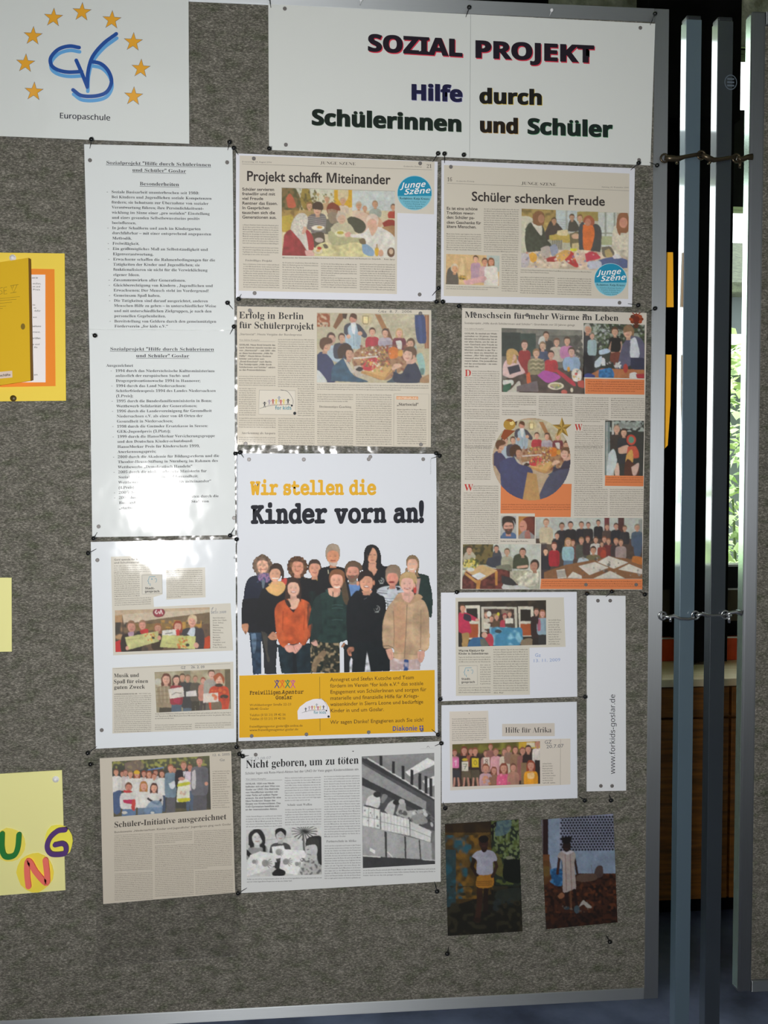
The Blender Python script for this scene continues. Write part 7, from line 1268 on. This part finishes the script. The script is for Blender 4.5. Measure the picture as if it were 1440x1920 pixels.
for s_ in ([-60, 560, -62, 610], [-25, 556, -40, 556, -42, 580, -22, 585, -20, 608, -42, 614], [40, 538, 12, 545, 8, 565, 34, 574, 36, 598, 4, 607], [84, 533, 52, 540, 55, 604, 86, 600], [54, 571, 80, 567], [118, 520, 198, 508], [124, 522, 150, 588, 184, 512], [118, 594, 178, 583], [150, 516, 142, 545]): d.line(s_, 3.6, '6b5a18', 'handwriting')
for a in ([-60, 655, 212, 629], [-60, 674, 178, 655], [-60, 702, 134, 684], [-10, 730, 75, 722], [8, 748, 42, 746]): d.line(a, 2.6, '6b5a18', 'handwriting')
d.disc(243, 926, 22, '77601e', 'hole', ry=31)
d.poly([-60, 1384, 136, 1366, 138, 1432, -60, 1452], 'd0bcae', 'label_strip'); d.t('Preisgeschäfte', -90, 120, 1432, 24, 'G', '4c463c', 'text'); d.done()
q = [(-120, 1082.5), (22, 1083), (22.5, 1221.5), (-120, 1224)]
tag(sheet('pale_yellow_card', q, 0, H1, paper('dfdb96'), nx=5, ny=5), 'small blank pale yellow card cut by the left edge, mid height', 'card')
q = [(-140, 1459), (116.5, 1443.5), (123, 1668.5), (-140, 1690)]
M = sheet('pale_yellow_card', q, 0, H1, paper('dcd894')); tag(M, 'pale yellow card with raised letters U N G at the lower left', 'card')
def blob(cx, cy, rx, ry, pts=18, wob=.04, seed=1):
    g = random.Random(seed); return [(cx+rx*(1+g.uniform(-wob, wob))*math.cos(t), cy+ry*(1+g.uniform(-wob, wob))*math.sin(t)) for t in np.linspace(0, 2*math.pi, pts+1)[:-1]]
VL = lambda l: [v for i in range(0, len(l), 2) for v in (l[i]/6.4, 1420+l[i+1]/6.4)]
for nm, (cx, cy, rx, ry), cc, col, path, w_ in (
    ('U', (18, 1583, 31, 31), 'e2cf55', '17702c', [36, 905, 34, 1060, 60, 1160, 120, 1180, 190, 1150, 225, 1060, 238, 915], 9.5),
    ('N', (66.5, 1635, 34, 37), 'e0cd42', 'ef6a5c', [352, 1530, 335, 1370, 340, 1240, 375, 1250, 440, 1360, 560, 1490, 575, 1400, 555, 1220], 10.5),
    ('G', (110.5, 1576, 27, 31), 'e8d84a', '4c2b6c', [790, 855, 700, 870, 610, 950, 575, 1060, 620, 1140, 720, 1150, 790, 1130, 800, 1060, 760, 1020, 670, 1035], 9)):
    dsc = slab('letter_disc', blob(cx, cy, rx, ry, seed=ord(nm)), H1, .0022 if nm != 'N' else .0026, mt('disc_'+nm, cc), M)
    stroke('foam_letter', VL(path), w_, .0022, .0062, mt('letter_'+nm, col), dsc)['label'] = {'U': 'green letter U', 'N': 'coral pink letter N', 'G': 'dark violet letter G'}[nm]

# ------------------------------------------------------------------ pins and flat tacks
M_pin = mat('black_plastic', '17191a', .25, raw=True)[0]; M_ndl = mat('needle_steel', '3c3e40', .35, metal=.8)[0]
M_wpin = mat('white_plastic', 'dcdce0', .25)[0]; M_tack = mat('grey_tack', '6c6866', .45, metal=.15)[0]; M_btack = mat('brown_tack', '4a3a10', .4)[0]
def ball_mesh(name, r, m, n=10, k=7):
    V = [(0, -r, 0)]; F = []
    for i in range(1, k):
        t = math.pi*i/k
        for j in range(n): a = 2*math.pi*j/n; V.append((r*math.sin(t)*math.cos(a), -r*math.cos(t), r*math.sin(t)*math.sin(a)))
    V.append((0, r, 0)); L = len(V)-1
    for j in range(n):
        F.append([0, 1+j, 1+(j+1) % n]); F.append([L, L-n+(j+1) % n, L-n+j])
        for i in range(k-2): a = 1+i*n+j; b = 1+i*n+(j+1) % n; F.append([a, a+n, b+n, b])
    me = mesh(name, V, F); me.polygons.foreach_set('use_smooth', [True]*len(F)); me.materials.append(m); return me
PB = {'k': ball_mesh('pin_head', .0034, M_pin), 'w': ball_mesh('pin_head', .0026, M_wpin)}
def pin(x, y, dx, dy, where, kind='k', top=.0030):
    hd = P0(x, y, .011); tip = P0(x+dx, y+dy, top*.6)
    e_ = empty('map_pin', tip); colr = 'black' if kind == 'k' else 'white'
    tag(e_, colr+' ball-headed pin '+where, 'pin', colr+' ball-headed map pins on the board')
    h_ = link('pin_head', PB[kind], None); h_.location = hd; under(e_, h_)
    under(e_, tube('needle', [hd, (hd+tip)/2, tip], [.0007, .0006, .0004], M_ndl if kind == 'k' else M_wpin, n=5))
PINS = [(174, 266, -5, 13, 'at the top left corner of the Besonderheiten list'), (431, 271, -4, 11, 'at the top right corner of the Besonderheiten list'), (439, 282, 8, 9, 'at the top left corner of the Miteinander page'),
 (505, 2.5, 3, 13, 'at the top left corner of the title banner'), (877, 20, -4, 13, 'on the top edge of the title banner at its seam'), (505, 283, 5, -8, 'at the bottom left corner of the title banner'),
 (819, 292, -8, 12, 'at the top right corner of the Miteinander page'), (831, 292.5, 2, 14, 'at the top left corner of the Freude page'), (867, 294.5, 6, -6, 'on the bottom edge of the banner above the Freude headline'),
 (1223, 32, -5, 16, 'at the top right corner of the title banner'), (1192.5, 309.5, -11, 10, 'at the top right corner of the Freude page'), (1227, 314, -10, -9, 'at the bottom right corner of the title banner'),
 (447.5, 563, 5, -11, 'at the bottom left corner of the Miteinander page'), (820, 542.5, -10, 12, 'on the right edge of the Miteinander page'), (816, 568, -5, -4, 'at the bottom right corner of the Miteinander page'),
 (828, 568, 5, -5, 'at the bottom left corner of the Freude page'), (858, 576, 8, 5, 'above the top left corner of the Menschsein page'), (1191.5, 574.5, -15, -5, 'at the bottom right corner of the Freude page'), (1223, 580.5, -9, 5, 'at the top right corner of the Menschsein page'),
 (427, 570, 10, 10, 'on the lower right part of the Besonderheiten list'), (439, 614.5, -8, 13, 'at the top right corner of the list of awards'), (180.5, 631, -8, -5, 'at the top left of the list of awards'),
 (442, 850.5, -2, -6, 'left of the pair above the Kinder vorn an poster'), (450.5, 848.5, 7, 10, 'in the top left corner of the Kinder vorn an poster'), (815.5, 850, 5, -4, 'outermost upper one at the Kinder poster top right corner'), (821.5, 855, -14, 5, 'lower one at the Kinder poster top right corner'),
 (432, 1003, 8, -14, 'at the bottom right corner of the list of awards'), (444, 1010, 0, 12, 'at the top right corner of the Musik und Spaß sheet'), (178, 1008.5, 5, -11, 'at the bottom left corner of the list of awards'), (168, 1036, 13, -7, 'beside the upper left edge of the Musik und Spaß sheet'),
 (444, 1397, 0, -12, 'below the bottom left corner of the Kinder vorn an poster'), (449, 1410, 5, -3, 'upper one at the top left of the töten photocopy'), (455.5, 1414, 11, 2, 'lower one at the top left of the töten photocopy'), (167, 1408, 15, -9, 'below the bottom left corner of the Musik und Spaß sheet'), (172, 1429, 9, 5, 'left of the yellowed Schüler-Initiative clipping'),
 (819, 1374, -11, -8, 'at the bottom right corner of the Kinder vorn an poster'), (825, 1390, -10, 8, 'at the top right corner of the töten photocopy'), (832, 1511, -2, -8, 'at the bottom left corner of the Afrika sheet'), (817, 1666, -3, -14, 'below the bottom right corner of the töten photocopy'), (447, 1669, 16, -5, 'at the bottom left corner of the töten photocopy'),
 (854, 1108.5, -3, 5, 'on the top edge of the van sheet'), (1096.5, 1111.5, -5, 4, 'between the van sheet and the web address strip'), (1142.5, 1107.5, -7, 11, 'at the top of the web address strip'), (1204, 1113, -6, -5, 'below the bottom right corner of the Menschsein page'),
 (1093, 1303.5, -9, 3, 'at the bottom right corner of the van sheet'), (823, 1308, 6, -3, 'at the bottom left corner of the van sheet'), (1092, 1496.5, -7, -4, 'at the bottom right corner of the Afrika sheet'), (1141, 1496.5, 0, -8, 'below the web address strip'),
 (836, 1782, 5, -8, 'below the girl in the yellow skirt, low on the board'), (1139, 1760, -4, -8, 'below the photograph of the child in the pale dress')]
for x, y, dx, dy, wh in PINS: pin(x, y, dx, dy, wh)
pin(1031, 25, -1, 6, 'on the top edge of the title banner, above PROJEKT', 'w'); pin(676, 6, -1, 5, 'on the top edge of the title banner, above its left half', 'w')
def disc_mesh(name, r, t, m, n=14, dome=0):
    V = []; F = []
    rings = [(r, 0), (r, t*.6), (r*.8, t)] + ([(r*.45, t+dome*.7)] if dome else [])
    for rr, hh in rings: V += [(rr*math.cos(2*math.pi*j/n), -hh, rr*math.sin(2*math.pi*j/n)) for j in range(n)]
    for i in range(len(rings)-1): F += [[i*n+j, i*n+(j+1) % n, (i+1)*n+(j+1) % n, (i+1)*n+j] for j in range(n)]
    k = (len(rings)-1)*n; V.append((0, -t-dome, 0)); F += [[k+j, k+(j+1) % n, len(V)-1] for j in range(n)]; F.append(list(range(n))[::-1])
    me = mesh(name, V, F); me.materials.append(m); return me
TM = {'g': disc_mesh('flat_tack', .0028, .0011, M_tack), 'b': disc_mesh('flat_tack', .0045, .0016, M_btack, dome=.001), 'w': disc_mesh('flat_tack', .0047, .002, M_wpin, dome=.003)}
def tack(x, y, where, kind='g', h=None):
    o = bpy.data.objects.new('flat_tack', TM[kind]); C.objects.link(o); o.location = P0(x, y, h or .0012)
    c_ = {'g': 'small grey flat tack', 'b': 'round brown tack', 'w': 'round white domed tack'}[kind]; tag(o, c_+' '+where, 'tack', {'g': 'grey flat tacks through the sheets', 'b': 'tacks of the yellow card', 'w': 'white domed tacks'}[kind])
L2 = .0024
for x, y, wh, h in [(169, 301, 'upper left on the Besonderheiten list', 0), (426, 305, 'upper right on the Besonderheiten list', 0), (534, 17, 'upper left on the title banner', 0), (536, 272, 'lower left on the title banner', 0), (1200, 53, 'upper right on the title banner', 0), (1197.5, 300.5, 'lower right on the title banner', 0),
  (476, 298, 'upper left on the Miteinander page', .0016), (787.5, 307, 'upper right on the Miteinander page', .0016), (477.5, 550, 'lower left on the Miteinander page', .0012), (786.5, 552.5, 'lower right on the Miteinander page', 0), (845, 313.5, 'upper left on the Freude page', .0016), (1161, 568, 'lower right on the Freude page', 0),
  (468.5, 582.5, 'upper left on the Erfolg page', 0), (788, 588, 'upper right on the Erfolg page', 0), (460.5, 832, 'lower left on the Erfolg page', 0), (789, 833.5, 'lower right on the Erfolg page', 0), (889.5, 589, 'left of three in the Menschsein headline', 0), (988, 591, 'middle of three in the Menschsein headline', 0), (1097, 592.5, 'right of three in the Menschsein headline', 0), (1098, 1096, 'in the middle of the lowest orange panel', 0), (1192, 1096, 'at the right end of the lowest orange panel', 0),
  (185.5, 987, 'lower left on the list of awards', L2), (439, 971, 'lower right on the list of awards', L2), (183, 1050, 'upper left on the Musik und Spaß sheet', 0), (191, 1368.5, 'lower left on the Musik und Spaß sheet', 0),
  (467, 861.5, 'top left on the Kinder vorn an poster', L2), (569.5, 861.5, 'second from left at the poster top', L2), (691, 861, 'third from left at the poster top, lower one', L2), (694, 856.5, 'third from left at the poster top, upper one', L2), (793, 861, 'top right on the Kinder vorn an poster', L2),
  (472, 1379, 'bottom left on the yellow poster footer', L2), (574.5, 1376, 'second from left on the yellow poster footer', L2), (691, 1372, 'third from left on the yellow poster footer', L2), (790.5, 1368, 'bottom right beside the blue shield mark', L2), (479.5, 1414.5, 'above the word Nicht of the töten photocopy', 0),
  (1120.5, 1126, 'top left on the web address strip', 0), (1143.5, 1126, 'top right on the web address strip', 0), (1126, 1473, 'bottom left on the web address strip', 0), (1147, 1473, 'bottom right on the web address strip', 0)]:
    tack(x, y, wh, 'g', h or None)
tack(25.5, 747, 'at the bottom of the yellow card with the folder', 'b'); tack(24.5, 484, 'at the top of the yellow card with the folder', 'w'); tack(105, 1460.5, 'in the corner of the pale yellow U N G card', 'w')
